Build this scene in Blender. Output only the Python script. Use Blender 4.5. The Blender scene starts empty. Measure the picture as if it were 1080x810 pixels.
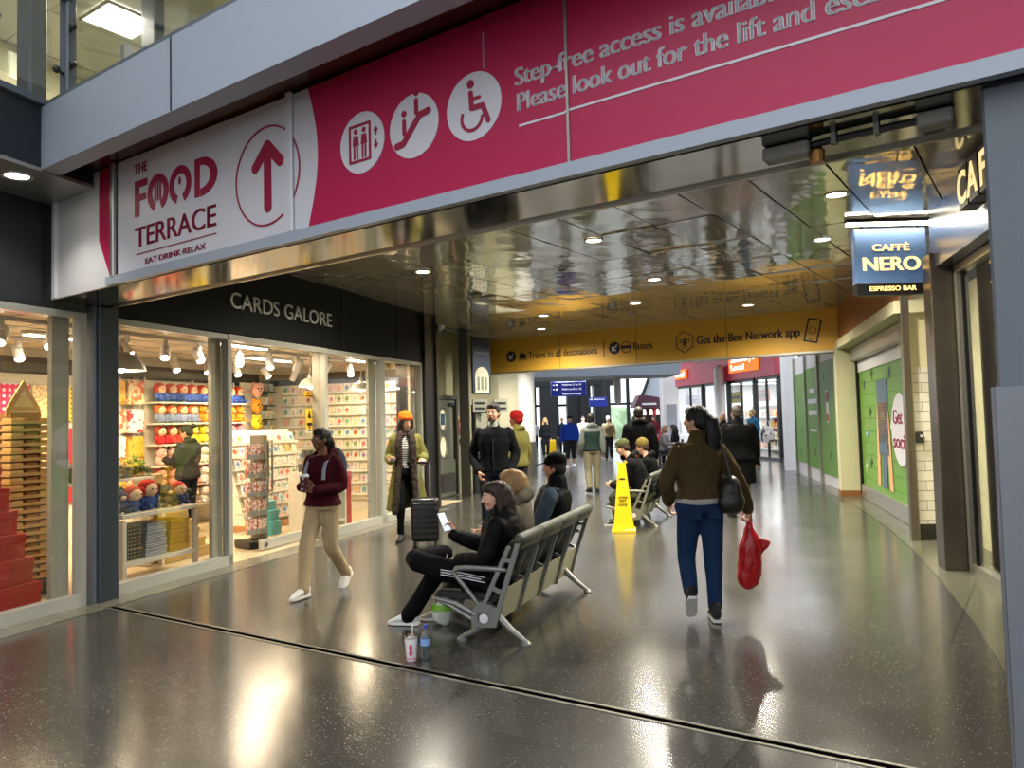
import bpy, bmesh, math, random
from mathutils import Vector, Matrix, noise
random.seed(7)
SC = bpy.context.scene
COL = SC.collection
WORK = bpy.data.scenes.new('workbench')          # scratch scene for meshing, removed at the end
def evaluated_mesh(o):
    WORK.collection.objects.link(o)
    with bpy.context.temp_override(scene=WORK, view_layer=WORK.view_layers[0]):
        dg = bpy.context.evaluated_depsgraph_get(); dg.update()
        return bpy.data.meshes.new_from_object(o.evaluated_get(dg))
PI = math.pi
V = Vector
rad = math.radians

# ---------------------------------------------------------------- camera
F_PX, CAM_H, ROLL = 811.0, 1.6, 0.026
PITCH = math.atan((444.5-405)/F_PX)
_F = V((0, math.cos(PITCH), math.sin(PITCH)))
_U0 = V((0, -math.sin(PITCH), math.cos(PITCH)))
_R0 = V((1, 0, 0))
_R = _R0*math.cos(ROLL) - _U0*math.sin(ROLL)
_U = _R0*math.sin(ROLL) + _U0*math.cos(ROLL)
CAM = V((0, 0, CAM_H))
def ray(px, py):
    return _F + _R*((px-540)/F_PX) - _U*((py-405)/F_PX)
def G(px, py, z=0.0):
    """point of the photo on the horizontal plane z"""
    d = ray(px, py); return CAM + d*((z-CAM_H)/d.z)
def D(px, py, y):
    """point of the photo at distance y from the camera"""
    d = ray(px, py); return CAM + d*(y/d.y)
cd = bpy.data.cameras.new('camera'); cam = bpy.data.objects.new('camera', cd); COL.objects.link(cam)
cd.sensor_fit = 'HORIZONTAL'; cd.sensor_width = 36; cd.lens = F_PX*36/1080; cd.clip_start = .05; cd.clip_end = 400
m = Matrix((_R, _U, -_F)).transposed().to_4x4(); m.translation = CAM
cam.matrix_world = m; SC.camera = cam

# ---------------------------------------------------------------- materials
def lin(h):
    h = h.lstrip('#'); h = ''.join(c*2 for c in h) if len(h) == 3 else h; o = []
    for i in (0, 2, 4):
        c = int(h[i:i+2], 16)/255
        o.append(c/12.92 if c <= .04045 else ((c+.055)/1.055)**2.4)
    return (*o, 1)
MATS = {}
def mat(name, col, rough=.55, metal=0., var=.06, scale=14., bump=0., emit=0., spec=.5, sheen=0.):
    """procedural principled material: colour broken by noise, optional bump"""
    if name in MATS: return MATS[name]
    m = bpy.data.materials.new(name); m.use_nodes = True
    nt = m.node_tree; N = nt.nodes; L = nt.links
    b = N['Principled BSDF']
    c = lin(col) if isinstance(col, str) else (*col[:3], 1)
    tc = N.new('ShaderNodeTexCoord'); nz = N.new('ShaderNodeTexNoise')
    nz.inputs['Scale'].default_value = scale; nz.inputs['Detail'].default_value = 4
    L.new(tc.outputs['Object'], nz.inputs['Vector'])
    mx = N.new('ShaderNodeMixRGB'); mx.blend_type = 'MIX'
    mx.inputs[1].default_value = (*[x*(1-var) for x in c[:3]], 1)
    mx.inputs[2].default_value = (*[min(1, x*(1+var)) for x in c[:3]], 1)
    L.new(nz.outputs['Fac'], mx.inputs[0]); L.new(mx.outputs[0], b.inputs['Base Color'])
    b.inputs['Roughness'].default_value = rough; b.inputs['Metallic'].default_value = metal
    b.inputs['Specular IOR Level'].default_value = spec
    if sheen: b.inputs['Sheen Weight'].default_value = sheen
    if bump:
        bp = N.new('ShaderNodeBump'); bp.inputs['Strength'].default_value = bump; bp.inputs['Distance'].default_value = .01
        L.new(nz.outputs['Fac'], bp.inputs['Height']); L.new(bp.outputs[0], b.inputs['Normal'])
    if emit:
        b.inputs['Emission Color'].default_value = c; b.inputs['Emission Strength'].default_value = emit
    MATS[name] = m; return m
def glass(name, tint=(1, 1, 1), refl=.08, rough=0.):
    if name in MATS: return MATS[name]
    m = bpy.data.materials.new(name); m.use_nodes = True
    nt = m.node_tree; N = nt.nodes; L = nt.links; N.remove(N['Principled BSDF'])
    t = N.new('ShaderNodeBsdfTransparent'); t.inputs[0].default_value = (*tint, 1)
    g = N.new('ShaderNodeBsdfGlossy'); g.inputs['Roughness'].default_value = rough
    lw = N.new('ShaderNodeLayerWeight'); lw.inputs[0].default_value = .35
    mr = N.new('ShaderNodeMapRange'); mr.inputs[3].default_value = refl*.5; mr.inputs[4].default_value = min(1, refl*6)
    L.new(lw.outputs['Facing'], mr.inputs[0])
    mx = N.new('ShaderNodeMixShader'); L.new(mr.outputs[0], mx.inputs[0]); L.new(t.outputs[0], mx.inputs[1]); L.new(g.outputs[0], mx.inputs[2])
    L.new(mx.outputs[0], N['Material Output'].inputs[0])
    MATS[name] = m; return m
def pattern_mat(name, kind, c1, c2, scale=20., rough=.5, size=.3, coord='Object'):
    """two-colour printed pattern: dots / stripes / blotch / checks"""
    if name in MATS: return MATS[name]
    m = bpy.data.materials.new(name); m.use_nodes = True
    nt = m.node_tree; N = nt.nodes; L = nt.links; b = N['Principled BSDF']; b.inputs['Roughness'].default_value = rough
    tc = N.new('ShaderNodeTexCoord'); mx = N.new('ShaderNodeMixRGB')
    mx.inputs[1].default_value = lin(c1); mx.inputs[2].default_value = lin(c2)
    if kind == 'dots':
        vo = N.new('ShaderNodeTexVoronoi'); vo.inputs['Scale'].default_value = scale; vo.inputs['Randomness'].default_value = 0
        L.new(tc.outputs[coord], vo.inputs['Vector'])
        mt = N.new('ShaderNodeMath'); mt.operation = 'LESS_THAN'; mt.inputs[1].default_value = size
        L.new(vo.outputs['Distance'], mt.inputs[0]); L.new(mt.outputs[0], mx.inputs[0])
    elif kind in ('stripesz', 'stripesx'):
        w = N.new('ShaderNodeTexWave'); w.bands_direction = 'Z' if kind == 'stripesz' else 'X'; w.inputs['Scale'].default_value = scale
        L.new(tc.outputs[coord], w.inputs['Vector'])
        mt = N.new('ShaderNodeMath'); mt.operation = 'GREATER_THAN'; mt.inputs[1].default_value = size
        L.new(w.outputs['Fac'], mt.inputs[0]); L.new(mt.outputs[0], mx.inputs[0])
    elif kind == 'blotch':
        nz = N.new('ShaderNodeTexNoise'); nz.inputs['Scale'].default_value = scale; nz.inputs['Detail'].default_value = 2
        L.new(tc.outputs[coord], nz.inputs['Vector'])
        mt = N.new('ShaderNodeMath'); mt.operation = 'GREATER_THAN'; mt.inputs[1].default_value = size
        L.new(nz.outputs['Fac'], mt.inputs[0]); L.new(mt.outputs[0], mx.inputs[0])
    L.new(mx.outputs[0], b.inputs['Base Color'])
    MATS[name] = m; return m

# ---------------------------------------------------------------- mesh builder
class MB:
    def __init__(s): s.bm = bmesh.new(); s.mi = 0
    def _tag(s, n0):
        s.bm.faces.ensure_lookup_table()
        for f in s.bm.faces[n0:]: f.material_index = s.mi
        return s
    def box(s, c, d, M=None, bevel=0., seg=1):
        n0 = len(s.bm.faces)
        T = Matrix.Translation(V(c)) @ Matrix.Diagonal((d[0], d[1], d[2], 1))
        if bevel:
            t = bmesh.new(); bmesh.ops.create_cube(t, size=1, matrix=T)
            bmesh.ops.bevel(t, geom=t.edges[:], offset=bevel, segments=seg, profile=.5, affect='EDGES')
            me = bpy.data.meshes.new('t'); t.to_mesh(me); t.free()
            if M: me.transform(M)
            s.bm.from_mesh(me); bpy.data.meshes.remove(me)
        else:
            bmesh.ops.create_cube(s.bm, size=1, matrix=(M @ T) if M else T)
        return s._tag(n0)
    def ring(s, pts): return [s.bm.verts.new(p) for p in pts]
    def loft(s, rings, cap=True, closed=True):
        n0 = len(s.bm.faces); R = [s.ring(r) for r in rings]; n = len(R[0])
        for a, b in zip(R, R[1:]):
            for i in range(n if closed else n-1):
                j = (i+1) % n; s.bm.faces.new((a[i], a[j], b[j], b[i]))
        if cap:
            s.bm.faces.new(R[0][::-1]); s.bm.faces.new(R[-1])
        return s._tag(n0)
    def tube(s, pts, radii, n=10, cap='round', M=None):
        pts = [V(p) for p in pts]
        if M: pts = [M @ p for p in pts]
        if not hasattr(radii, '__len__'): radii = [radii]*len(pts)
        tg = []
        for i in range(len(pts)):
            a = pts[max(0, i-1)]; b = pts[min(len(pts)-1, i+1)]; d = (b-a)
            tg.append(d.normalized() if d.length > 1e-9 else V((0, 0, 1)))
        up = V((0, 0, 1)) if abs(tg[0].z) < .9 else V((1, 0, 0))
        x = tg[0].cross(up).normalized(); rings = []
        for i, p in enumerate(pts):
            x = (x - tg[i]*x.dot(tg[i])).normalized(); y = tg[i].cross(x)
            r = radii[i]
            rr = [(0, 1)]
            if cap == 'round' and i == 0: rr = [(-.95, .3), (-.7, .72), (0, 1)]
            if cap == 'round' and i == len(pts)-1: rr = [(0, 1), (.7, .72), (.95, .3)]
            for o, k in rr:
                rings.append([p + tg[i]*(o*r) + (x*math.cos(2*PI*q/n) + y*math.sin(2*PI*q/n))*(r*k) for q in range(n)])
        return s.loft(rings)
    def ell(s, c, r, M=None, n=14, rot=None):
        n0 = len(s.bm.faces)
        if not hasattr(r, '__len__'): r = (r, r, r)
        T = Matrix.Translation(V(c))
        if rot: T = T @ rot.to_4x4()
        T = T @ Matrix.Diagonal((r[0], r[1], r[2], 1))
        bmesh.ops.create_uvsphere(s.bm, u_segments=n, v_segments=max(6, n*2//3), radius=1, matrix=(M @ T) if M else T)
        return s._tag(n0)
    def lathe(s, prof, n=20, M=None, c=(0, 0, 0)):
        rings = []
        for r, z in prof:
            ps = [V((c[0]+max(r, 1e-4)*math.cos(2*PI*q/n), c[1]+max(r, 1e-4)*math.sin(2*PI*q/n), c[2]+z)) for q in range(n)]
            rings.append([M @ p for p in ps] if M else ps)
        if prof[0][0] > 1e-3 and prof[-1][0] > 1e-3: return s.loft(rings + [rings[0]], cap=False)
        return s.loft(rings)
    def prism(s, poly, y0, y1, M=None):
        """polygon in X-Z extruded along Y"""
        a = [V((x, y0, z)) for x, z in poly]; b = [V((x, y1, z)) for x, z in poly]
        if M: a = [M @ p for p in a]; b = [M @ p for p in b]
        return s.loft([a, b])
    def prismz(s, poly, z0, z1, M=None):
        a = [V((x, y, z0)) for x, y in poly]; b = [V((x, y, z1)) for x, y in poly]
        if M: a = [M @ p for p in a]; b = [M @ p for p in b]
        return s.loft([a, b])
    def bar(s, a, b, w, h=None, up=V((0, 0, 1))):
        a = V(a); b = V(b); h = h or w; d = (b-a).normalized()
        if abs(d.dot(up)) > .98: up = V((1, 0, 0))
        x = d.cross(up).normalized()*(w/2); y = x.cross(d).normalized()*(h/2)
        return s.loft([[a-x-y, a+x-y, a+x+y, a-x+y], [b-x-y, b+x-y, b+x+y, b-x+y]])
    def mesh(s, name):
        bmesh.ops.recalc_face_normals(s.bm, faces=s.bm.faces[:])
        me = bpy.data.meshes.new(name); s.bm.to_mesh(me); s.bm.free(); return me
    def build(s, name, mats, parent=None, smooth=False, loc=None, rotz=0, M=None):
        me = s.mesh(name)
        if smooth: smooth_by_angle(me)
        return link(name, me, mats, parent, loc, rotz, M)
def smooth_by_angle(me, ang=40):
    me.polygons.foreach_set('use_smooth', [True]*len(me.polygons))
    try: me.set_sharp_from_angle(angle=rad(ang))
    except Exception: pass
def link(name, me, mats, parent=None, loc=None, rotz=0, M=None):
    o = bpy.data.objects.new(name, me); COL.objects.link(o)
    for m in (mats if isinstance(mats, (list, tuple)) else [mats]): me.materials.append(m)
    if parent: o.parent = parent
    if loc is not None: o.location = loc
    if rotz: o.rotation_euler.z = rotz
    if M is not None: o.matrix_local = M
    return o
def solid(mb, name, mats, parent=None, voxel=.01, smooth=3, wrinkle=0., wfreq=11., stretch=(1, 1, .6)):
    """union of overlapping closed pieces as ONE continuous surface"""
    me = mb.mesh('tmp'); o = bpy.data.objects.new('tmp', me)
    r = o.modifiers.new('r', 'REMESH'); r.mode = 'VOXEL'; r.voxel_size = voxel; r.use_smooth_shade = True
    if smooth:
        q = o.modifiers.new('s', 'SMOOTH'); q.iterations = smooth; q.factor = .5
    me2 = evaluated_mesh(o); me2.name = name
    bpy.data.objects.remove(o); bpy.data.meshes.remove(me)
    if wrinkle:
        n = len(me2.vertices); co = [0.]*(3*n); no = [0.]*(3*n)
        me2.vertices.foreach_get('co', co); me2.vertex_normals.foreach_get('vector', no)
        a, b, c = (wfreq*q for q in stretch); N1 = noise.noise
        for i in range(0, 3*n, 3):
            p = V((co[i]*a, co[i+1]*b, co[i+2]*c)); k = wrinkle*(N1(p) + .5*N1(p*2.3))
            co[i] += no[i]*k; co[i+1] += no[i+1]*k; co[i+2] += no[i+2]*k
        me2.vertices.foreach_set('co', co); me2.update()
    me2.materials.clear()
    me2.polygons.foreach_set('use_smooth', [True]*len(me2.polygons))
    me2.polygons.foreach_set('material_index', [0]*len(me2.polygons))
    return link(name, me2, mats, parent)
def tag(o, label, cat, group=None, kind=None):
    if label: o['label'] = label
    if cat: o['category'] = cat
    if group: o['group'] = group
    if kind: o['kind'] = kind
    return o
def thing(name, label, cat, loc=(0, 0, 0), rotz=0, group=None, M=None):
    o = bpy.data.objects.new(name, None); COL.objects.link(o); o.empty_display_size = .1
    if M is not None: o.matrix_world = M
    else: o.location = loc; o.rotation_euler = (0, 0, rotz)
    return tag(o, label, cat, group)
def struct(o):
    o['kind'] = 'structure'; return o
def dup(root, M=None, label=None, group=None, mats=None):
    r = root.copy(); COL.objects.link(r)
    if M is not None: r.matrix_world = M
    if label: r['label'] = label
    if group: r['group'] = group
    for ch in list(root.children):
        c = ch.copy(); COL.objects.link(c); c.parent = r
        for g in ch.children:
            d = g.copy(); COL.objects.link(d); d.parent = c
    return r
def setmat(o, m):
    """give a copy its own material without touching the shared mesh"""
    o.material_slots[0].link = 'OBJECT'; o.material_slots[0].material = m
def text(s, size, m, parent, loc, name='lettering', align='LEFT', bold=0., ext=.002, M=None, sx=1., shear=0., spacing=1.):
    cu = bpy.data.curves.new('t', 'FONT'); cu.body = s; cu.size = size; cu.align_x = align
    cu.extrude = ext; cu.offset = bold; cu.shear = shear; cu.space_character = spacing
    o = bpy.data.objects.new('t', cu)
    me = evaluated_mesh(o); me.materials.clear()
    bpy.data.objects.remove(o); bpy.data.curves.remove(cu)
    T = Matrix.Translation(V(loc)) @ Matrix.Rotation(PI/2, 4, 'X') @ Matrix.Diagonal((sx, 1, 1, 1))
    me.transform(M @ T if M else T); me.name = name
    return link(name, me, m, parent)
def frame(p0, ang, z=0): return Matrix.Translation(V((p0[0], p0[1], z))) @ Matrix.Rotation(ang, 4, 'Z')
def lamp(kind, name, loc, power, col=(1, 1, 1), size=.1, parent=None, spot=None, rot=None, blend=.6):
    l = bpy.data.lights.new(name, kind); l.energy = power; l.color = col
    if kind == 'AREA':
        l.shape = 'RECTANGLE'; l.size = size[0]; l.size_y = size[1]
    elif kind == 'SPOT':
        l.spot_size = rad(spot or 110); l.spot_blend = blend; l.shadow_soft_size = size
    else: l.shadow_soft_size = size
    o = bpy.data.objects.new(name, l); COL.objects.link(o); o.location = loc
    if rot: o.rotation_euler = rot
    if parent: o.parent = parent
    return o

# frames of the place (local X = along the wall seen from the hall, left to right; Y = into the wall)
SHOP = frame((-4.3, 6.47), math.atan2(.9461, .3240))
FAS = frame((-4.07, 6.86), math.atan2(-.5734, .8193))
HDR = frame((-.41, 19.3), math.atan2(-4.45, 6.79))
RW = frame((6.34, 14.93), math.atan2(-.963, -.270))
def S(t, d, z): return SHOP @ V((t, d, z))
def FA(t, d, z): return FAS @ V((t, d, z))
def RWp(w, d, z): return RW @ V((w, d, z))
CEIL = 3.65
# ================================================================= SETTING
M_dark = mat('dark_grey_panel', '#20242a', .35, var=.1)
M_black = mat('black_paint', '#0c0c0d', .4)
M_blue = mat('blue_grey_paint', '#60676f', .45, var=.04, scale=3)
M_slab = mat('pale_blue_cladding', '#a3acb9', .4, var=.03, scale=2)
M_white = mat('white_panel', '#d6d6d8', .45, var=.03)
M_cream = mat('cream_paint', '#cfc9a4', .6, var=.04, scale=3)
M_steel = mat('brushed_steel', '#9a9488', .32, 1, var=.12, scale=6)
M_alu = mat('satin_aluminium', '#b4b2aa', .38, .85, var=.05)
M_pink = mat('magenta_vinyl', '#b3184c', .42, var=.04, scale=2)
M_signwhite = mat('sign_white_vinyl', '#d4d3da', .4, var=.03, scale=2)
M_yellow = mat('yellow_ochre_sign', '#dba83c', .5, var=.05, scale=2)
M_ink = mat('dark_navy_ink', '#1d1a2a', .6)
M_maroon = mat('maroon_soffit', '#4a211b', .22, var=.1, scale=2, spec=.7)

# ---- floor: polished terrazzo tiles with flecks
def floor_mat(name, base, fleck, rough, tile=.6, ang=0, fl=.5, grout=.5):
    m = bpy.data.materials.new(name); m.use_nodes = True
    nt = m.node_tree; N = nt.nodes; L = nt.links; b = N['Principled BSDF']
    tc = N.new('ShaderNodeTexCoord'); mp = N.new('ShaderNodeMapping'); mp.inputs['Rotation'].default_value = (0, 0, ang)
    L.new(tc.outputs['Object'], mp.inputs[0])
    vo = N.new('ShaderNodeTexVoronoi'); vo.inputs['Scale'].default_value = 55; L.new(mp.outputs[0], vo.inputs['Vector'])
    cr = N.new('ShaderNodeValToRGB'); cr.color_ramp.elements[0].position = .0; cr.color_ramp.elements[1].position = .3
    cr.color_ramp.elements[0].color = (1, 1, 1, 1); cr.color_ramp.elements[1].color = (0, 0, 0, 1)
    L.new(vo.outputs['Distance'], cr.inputs[0])
    wn = N.new('ShaderNodeMath'); wn.operation = 'GREATER_THAN'; wn.inputs[1].default_value = .62
    sp = N.new('ShaderNodeSeparateColor'); L.new(vo.outputs['Color'], sp.inputs[0]); L.new(sp.outputs[0], wn.inputs[0])
    mu = N.new('ShaderNodeMath'); mu.operation = 'MULTIPLY'; L.new(cr.outputs[0], mu.inputs[0]); L.new(wn.outputs[0], mu.inputs[1])
    m2 = N.new('ShaderNodeMath'); m2.operation = 'MULTIPLY'; m2.inputs[1].default_value = fl; L.new(mu.outputs[0], m2.inputs[0])
    mx = N.new('ShaderNodeMixRGB'); mx.inputs[1].default_value = lin(base); mx.inputs[2].default_value = lin(fleck); L.new(m2.outputs[0], mx.inputs[0])
    br = N.new('ShaderNodeTexBrick'); br.offset = 0; br.inputs['Scale'].default_value = 1
    br.inputs['Brick Width'].default_value = tile; br.inputs['Row Height'].default_value = tile; br.inputs['Mortar Size'].default_value = .006
    br.inputs['Color1'].default_value = (.85, .85, .85, 1); br.inputs['Color2'].default_value = (1.1, 1.1, 1.1, 1); br.inputs['Mortar'].default_value = (grout, grout, grout, 1)
    L.new(mp.outputs[0], br.inputs['Vector'])
    mm = N.new('ShaderNodeMixRGB'); mm.blend_type = 'MULTIPLY'; mm.inputs[0].default_value = 1; L.new(mx.outputs[0], mm.inputs[1]); L.new(br.outputs['Color'], mm.inputs[2])
    L.new(mm.outputs[0], b.inputs['Base Color'])
    nz = N.new('ShaderNodeTexNoise'); nz.inputs['Scale'].default_value = 1.7; nz.inputs['Detail'].default_value = 5; L.new(tc.outputs['Object'], nz.inputs['Vector'])
    mr = N.new('ShaderNodeMapRange'); mr.inputs[3].default_value = rough*.75; mr.inputs[4].default_value = rough*1.35; L.new(nz.outputs['Fac'], mr.inputs[0])
    L.new(mr.outputs[0], b.inputs['Roughness']); b.inputs['Specular IOR Level'].default_value = .6
    return m
M_floor = floor_mat('terrazzo_floor', '#403e39', '#d0cdc6', .18, .65, rad(35), fl=.5, grout=.5)
M_border = floor_mat('pale_terrazzo_border', '#6e6a5b', '#a09a88', .24, .65, rad(35), .3)
M_shopfloor = floor_mat('shop_floor', '#c9b694', '#dccba9', .3, .6, rad(-19), .2, .8)
mb = MB(); mb.box((2, 24, -.05), (44, 70, .1)); struct(mb.build('floor', M_floor))
# pale border under the card shop and its floor inside
mb = MB(); mb.box((2.6, -.17, .002), (12, .34, .006), SHOP); struct(mb.build('trim_1', M_border))
mb = MB(); mb.box((3, 3.2, .003), (14, 6.35, .008), SHOP); struct(mb.build('floor', M_shopfloor))
# pale curved border along the right wall
bc = [(7.6, 21), (6.3, 15.6), (5.79, 13.09), (5.04, 10.41), (4.55, 8.9), (4.02, 7.42), (3.39, 5.78), (2.92, 4.69), (2.5, 3.9)]
ot = [(8.4, 21), (7.3, 15.6), (6.7, 13.0), (6.0, 10.4), (5.5, 8.9), (5.0, 7.4), (4.6, 5.8), (4.4, 4.6), (4.2, 3.9)]
mb = MB(); n0 = [mb.bm.verts.new((x, y, .004)) for x, y in bc]; n1 = [mb.bm.verts.new((x, y, .004)) for x, y in ot]
for i in range(len(bc)-1): mb.bm.faces.new((n0[i], n0[i+1], n1[i+1], n1[i]))
struct(mb.build('trim_2', floor_mat('olive_terrazzo_border', '#585749', '#8a8672', .22, .65, rad(35), .3)))
# movement joint across the floor
mb = MB()
for o in (-.042, .042): mb.bar((-3.78, 7.15+o, .001), (2.3, 3.12+o, .001), .02, .007)
struct(mb.build('trim_3', mat('worn_joint_metal', '#7a766c', .5, .7)))
mb = MB(); mb.bar((-3.78, 7.15, .0), (2.3, 3.12, .0), .045, .004); struct(mb.build('trim_4', mat('joint_black', '#060606', .95, spec=.0)))

# ---- mirror ceiling of the passage: loose panels, each a hair out of level
M_mirror = bpy.data.materials.new('polished_ceiling_panel'); M_mirror.use_nodes = True
nt = M_mirror.node_tree; _b = nt.nodes['Principled BSDF']
_b.inputs['Base Color'].default_value = (.70, .69, .635, 1); _b.inputs['Metallic'].default_value = 1; _b.inputs['Roughness'].default_value = .07
_d = nt.nodes.new('ShaderNodeBsdfDiffuse'); _d.inputs[0].default_value = (.50, .485, .42, 1)
_m = nt.nodes.new('ShaderNodeMixShader'); _m.inputs[0].default_value = .36
nt.links.new(_b.outputs[0], _m.inputs[1]); nt.links.new(_d.outputs[0], _m.inputs[2]); nt.links.new(_m.outputs[0], nt.nodes['Material Output'].inputs[0])
_n = nt.nodes.new('ShaderNodeTexNoise'); _n.inputs['Scale'].default_value = 2.2; _n.inputs['Detail'].default_value = 2
_t = nt.nodes.new('ShaderNodeTexCoord'); nt.links.new(_t.outputs['Object'], _n.inputs['Vector'])
_p = nt.nodes.new('ShaderNodeBump'); _p.inputs['Strength'].default_value = .15; _p.inputs['Distance'].default_value = .06
nt.links.new(_n.outputs['Fac'], _p.inputs['Height']); nt.links.new(_p.outputs[0], _b.inputs['Normal'])
SHOPI = SHOP.inverted(); RWI = RW.inverted(); HDRI = HDR.inverted()
mb = MB(); rr = random.Random(3)
for i in range(-10, 16):
    for j in range(0, 16):
        c = FA(.32+.65*i, .5+.62+1.25*j, CEIL)
        if (SHOPI @ c).y > .5 or (RWI @ c).y > .6 or (HDRI @ c).y > .5: continue
        T = Matrix.Translation(c) @ Matrix.Rotation(math.atan2(-.5734, .8193), 4, 'Z') @ Matrix.Rotation(rr.gauss(0, .009), 4, 'X') @ Matrix.Rotation(rr.gauss(0, .008), 4, 'Y')
        mb.box((0, 0, .01), (.634, 1.234, .02), T)
struct(mb.build('ceiling', M_mirror))
mb = MB(); mb.prismz([(-5.6, 8.6), (2.4, 3.0), (8.2, 12), (9, 17), (1.5, 22.5), (-3, 21)], CEIL+.05, CEIL+.1); struct(mb.build('ceiling', M_black))

# ---- the beam over the entrance, its mirror soffit and the banner on its front
M_soffit = mat('polished_soffit', '#98948a', .09, 1, var=.1, scale=3)
mb = MB(); mb.box((4.0, .27, 3.3), (9.6, .5, 1.0), FAS); struct(mb.build('trim_5', M_soffit))
mb = MB(); mb.box((4.0, .53, 2.82), (9.6, .03, .07), FAS); struct(mb.build('trim_6', M_steel))
ban = thing('banner_sign', 'long white and magenta sign across the entrance beam, with directions', 'sign', M=FAS.copy())
def curve_t(z): return 3.43+.1*math.sin(PI*(z-2.87)/.95)
zs = [2.87+.95*i/24 for i in range(25)]
mb = MB(); mb.prism([(1.1, 2.87), (1.1, 3.8)] + [(curve_t(z), z) for z in reversed(zs) if z <= 3.8], -.03, 0); mb.build('white_panel', M_signwhite, ban)
mb = MB(); mb.prism([(8.8, 2.87), (8.8, 3.8)] + [(curve_t(z), z) for z in reversed(zs) if z <= 3.8], -.032, 0); mb.build('magenta_panel', M_pink, ban)
mb = MB(); mb.prism([(-.18, 2.8), (-.18, 3.8), (.8, 3.8), (.8, 3.2), (.98, 2.87), (.98, 2.8)], -.025, 0); mb.build('end_panel', M_white, ban)
mb = MB(); mb.prism([(.8, 3.2), (.8, 3.8), (1.0, 3.8), (1.0, 2.87), (.98, 2.87)], -.028, 0); mb.build('magenta_strip', M_pink, ban)
mb = MB(); mb.box((.05, -.04, 3.3), (.04, .03, 1.0)); mb.build('edge_trim', M_white, ban)
mb = MB(); mb.box((1.06, -.045, 3.33), (.05, .04, .94), bevel=.008); mb.build('edge_trim', M_alu, ban)
mb = MB(); mb.box((3.27, -.045, 3.33), (.06, .025, .93), bevel=.008); mb.build('edge_trim', M_signwhite, ban)
mb = MB(); mb.box((4.9, -.03, 2.835), (7.9, .05, .07)); mb.build('bottom_strip', M_slab, ban)
mb = MB(); mb.box((5.375, -.036, 3.33), (.014, .012, .93)); mb.build('panel_seam', M_alu, ban)
mb = MB(); mb.box((4.86, -.034, 3.6), (.004, .006, .2)); mb.build('panel_seam', M_slab, ban)
Yf = -.034
def fit_text(s, x0, x1, z0, cap, m, parent, bold=.0, name='lettering', y=Yf, shear=0, ext=.002):
    """text whose capitals are cap high and whose line runs from x0 to x1"""
    o = text(s, cap/.73, m, parent, (0, 0, 0), name, ext=ext, shear=shear)
    if bold:                      # heavier strokes: the outline set three times, a hair apart
        bm = bmesh.new()
        for k in (-1, 0, 1):
            c = o.data.copy(); c.transform(Matrix.Translation((k*bold, 0, 0))); bm.from_mesh(c); bpy.data.meshes.remove(c)
        bm.to_mesh(o.data); bm.free()
    xs = [v.co.x for v in o.data.vertices]; a, b = min(xs), max(xs); k = (x1-x0)/(b-a)
    for v in o.data.vertices: v.co = V((x0+(v.co.x-a)*k, v.co.y+y, v.co.z+z0))
    return o
def split_words(o, gap):
    """each word of a fitted line becomes a part of its own"""
    me = o.data; n = len(me.vertices); par = list(range(n))
    def f(i):
        while par[i] != i: par[i] = par[par[i]]; i = par[i]
        return i
    for e in me.edges: par[f(e.vertices[0])] = f(e.vertices[1])
    isl = {}
    for v in me.vertices: isl.setdefault(f(v.index), []).append(v.co.x)
    rng = sorted((min(x), max(x), k) for k, x in isl.items()); words = []; end = -1e9
    for a, b, k in rng:
        if a-end > gap: words.append(set())
        words[-1].add(k); end = max(end, b)
    for w in words:
        bm = bmesh.new(); bm.from_mesh(me); bm.verts.ensure_lookup_table()
        bmesh.ops.delete(bm, geom=[v for v in bm.verts if f(v.index) not in w], context='VERTS')
        m2 = bpy.data.meshes.new('word'); bm.to_mesh(m2); bm.free(); link('word', m2, me.materials[0], o.parent)
    bpy.data.objects.remove(o)
split_words(fit_text('Step-free access is available.', 5.06, 6.48, 3.345, .098, M_signwhite, ban, .004), .016)
split_words(fit_text('Please look out for the lift and escalator.', 5.07, 7.06, 3.21, .098, M_signwhite, ban, .004), .016)
mb = MB(); mb.box((5.22, Yf, 3.13), (.28, .004, .012)); mb.box((6.2, Yf, 3.137), (1.68, .004, .012)); mb.build('rule', M_signwhite, ban)
M_pinkd = mat('magenta_print', '#9c1a40', .45)
fit_text('THE', 1.36, 1.55, 3.645, .08, M_pinkd, ban, .001)
fit_text('TERRACE', 1.37, 2.45, 3.055, .165, M_pinkd, ban, .003)
fit_text('EAT·DRINK·RELAX', 1.52, 2.32, 2.905, .046, M_pinkd, ban, .001)
mb = MB(); mb.box((1.92, Yf, 2.998), (1.06, .004, .007)); mb.build('rule', M_pinkd, ban)
def arcstrip(mb, c, r, a0, a1, w, n=24, y=Yf, sx=1.):
    ps = []
    for i in range(n+1):
        a = a0+(a1-a0)*i/n; ps.append((math.cos(a)*sx, math.sin(a)))
    po = [(c[0]+(r+w/2)*x, c[1]+(r+w/2)*z) for x, z in ps]; pi_ = [(c[0]+(r-w/2)*x, c[1]+(r-w/2)*z) for x, z in ps]
    for i in range(n):
        mb.prism([po[i], po[i+1], pi_[i+1], pi_[i]], y-.002, y+.002)
def disc(mb, c, r, n=32, y=Yf, t=.002, sx=1.):
    mb.prism([(c[0]+r*sx*math.cos(2*PI*i/n), c[1]+r*math.sin(2*PI*i/n)) for i in range(n)], y-t, y+t)
def poly(mb, pts, y=Yf, t=.002): mb.prism(pts, y-t, y+t)
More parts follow.
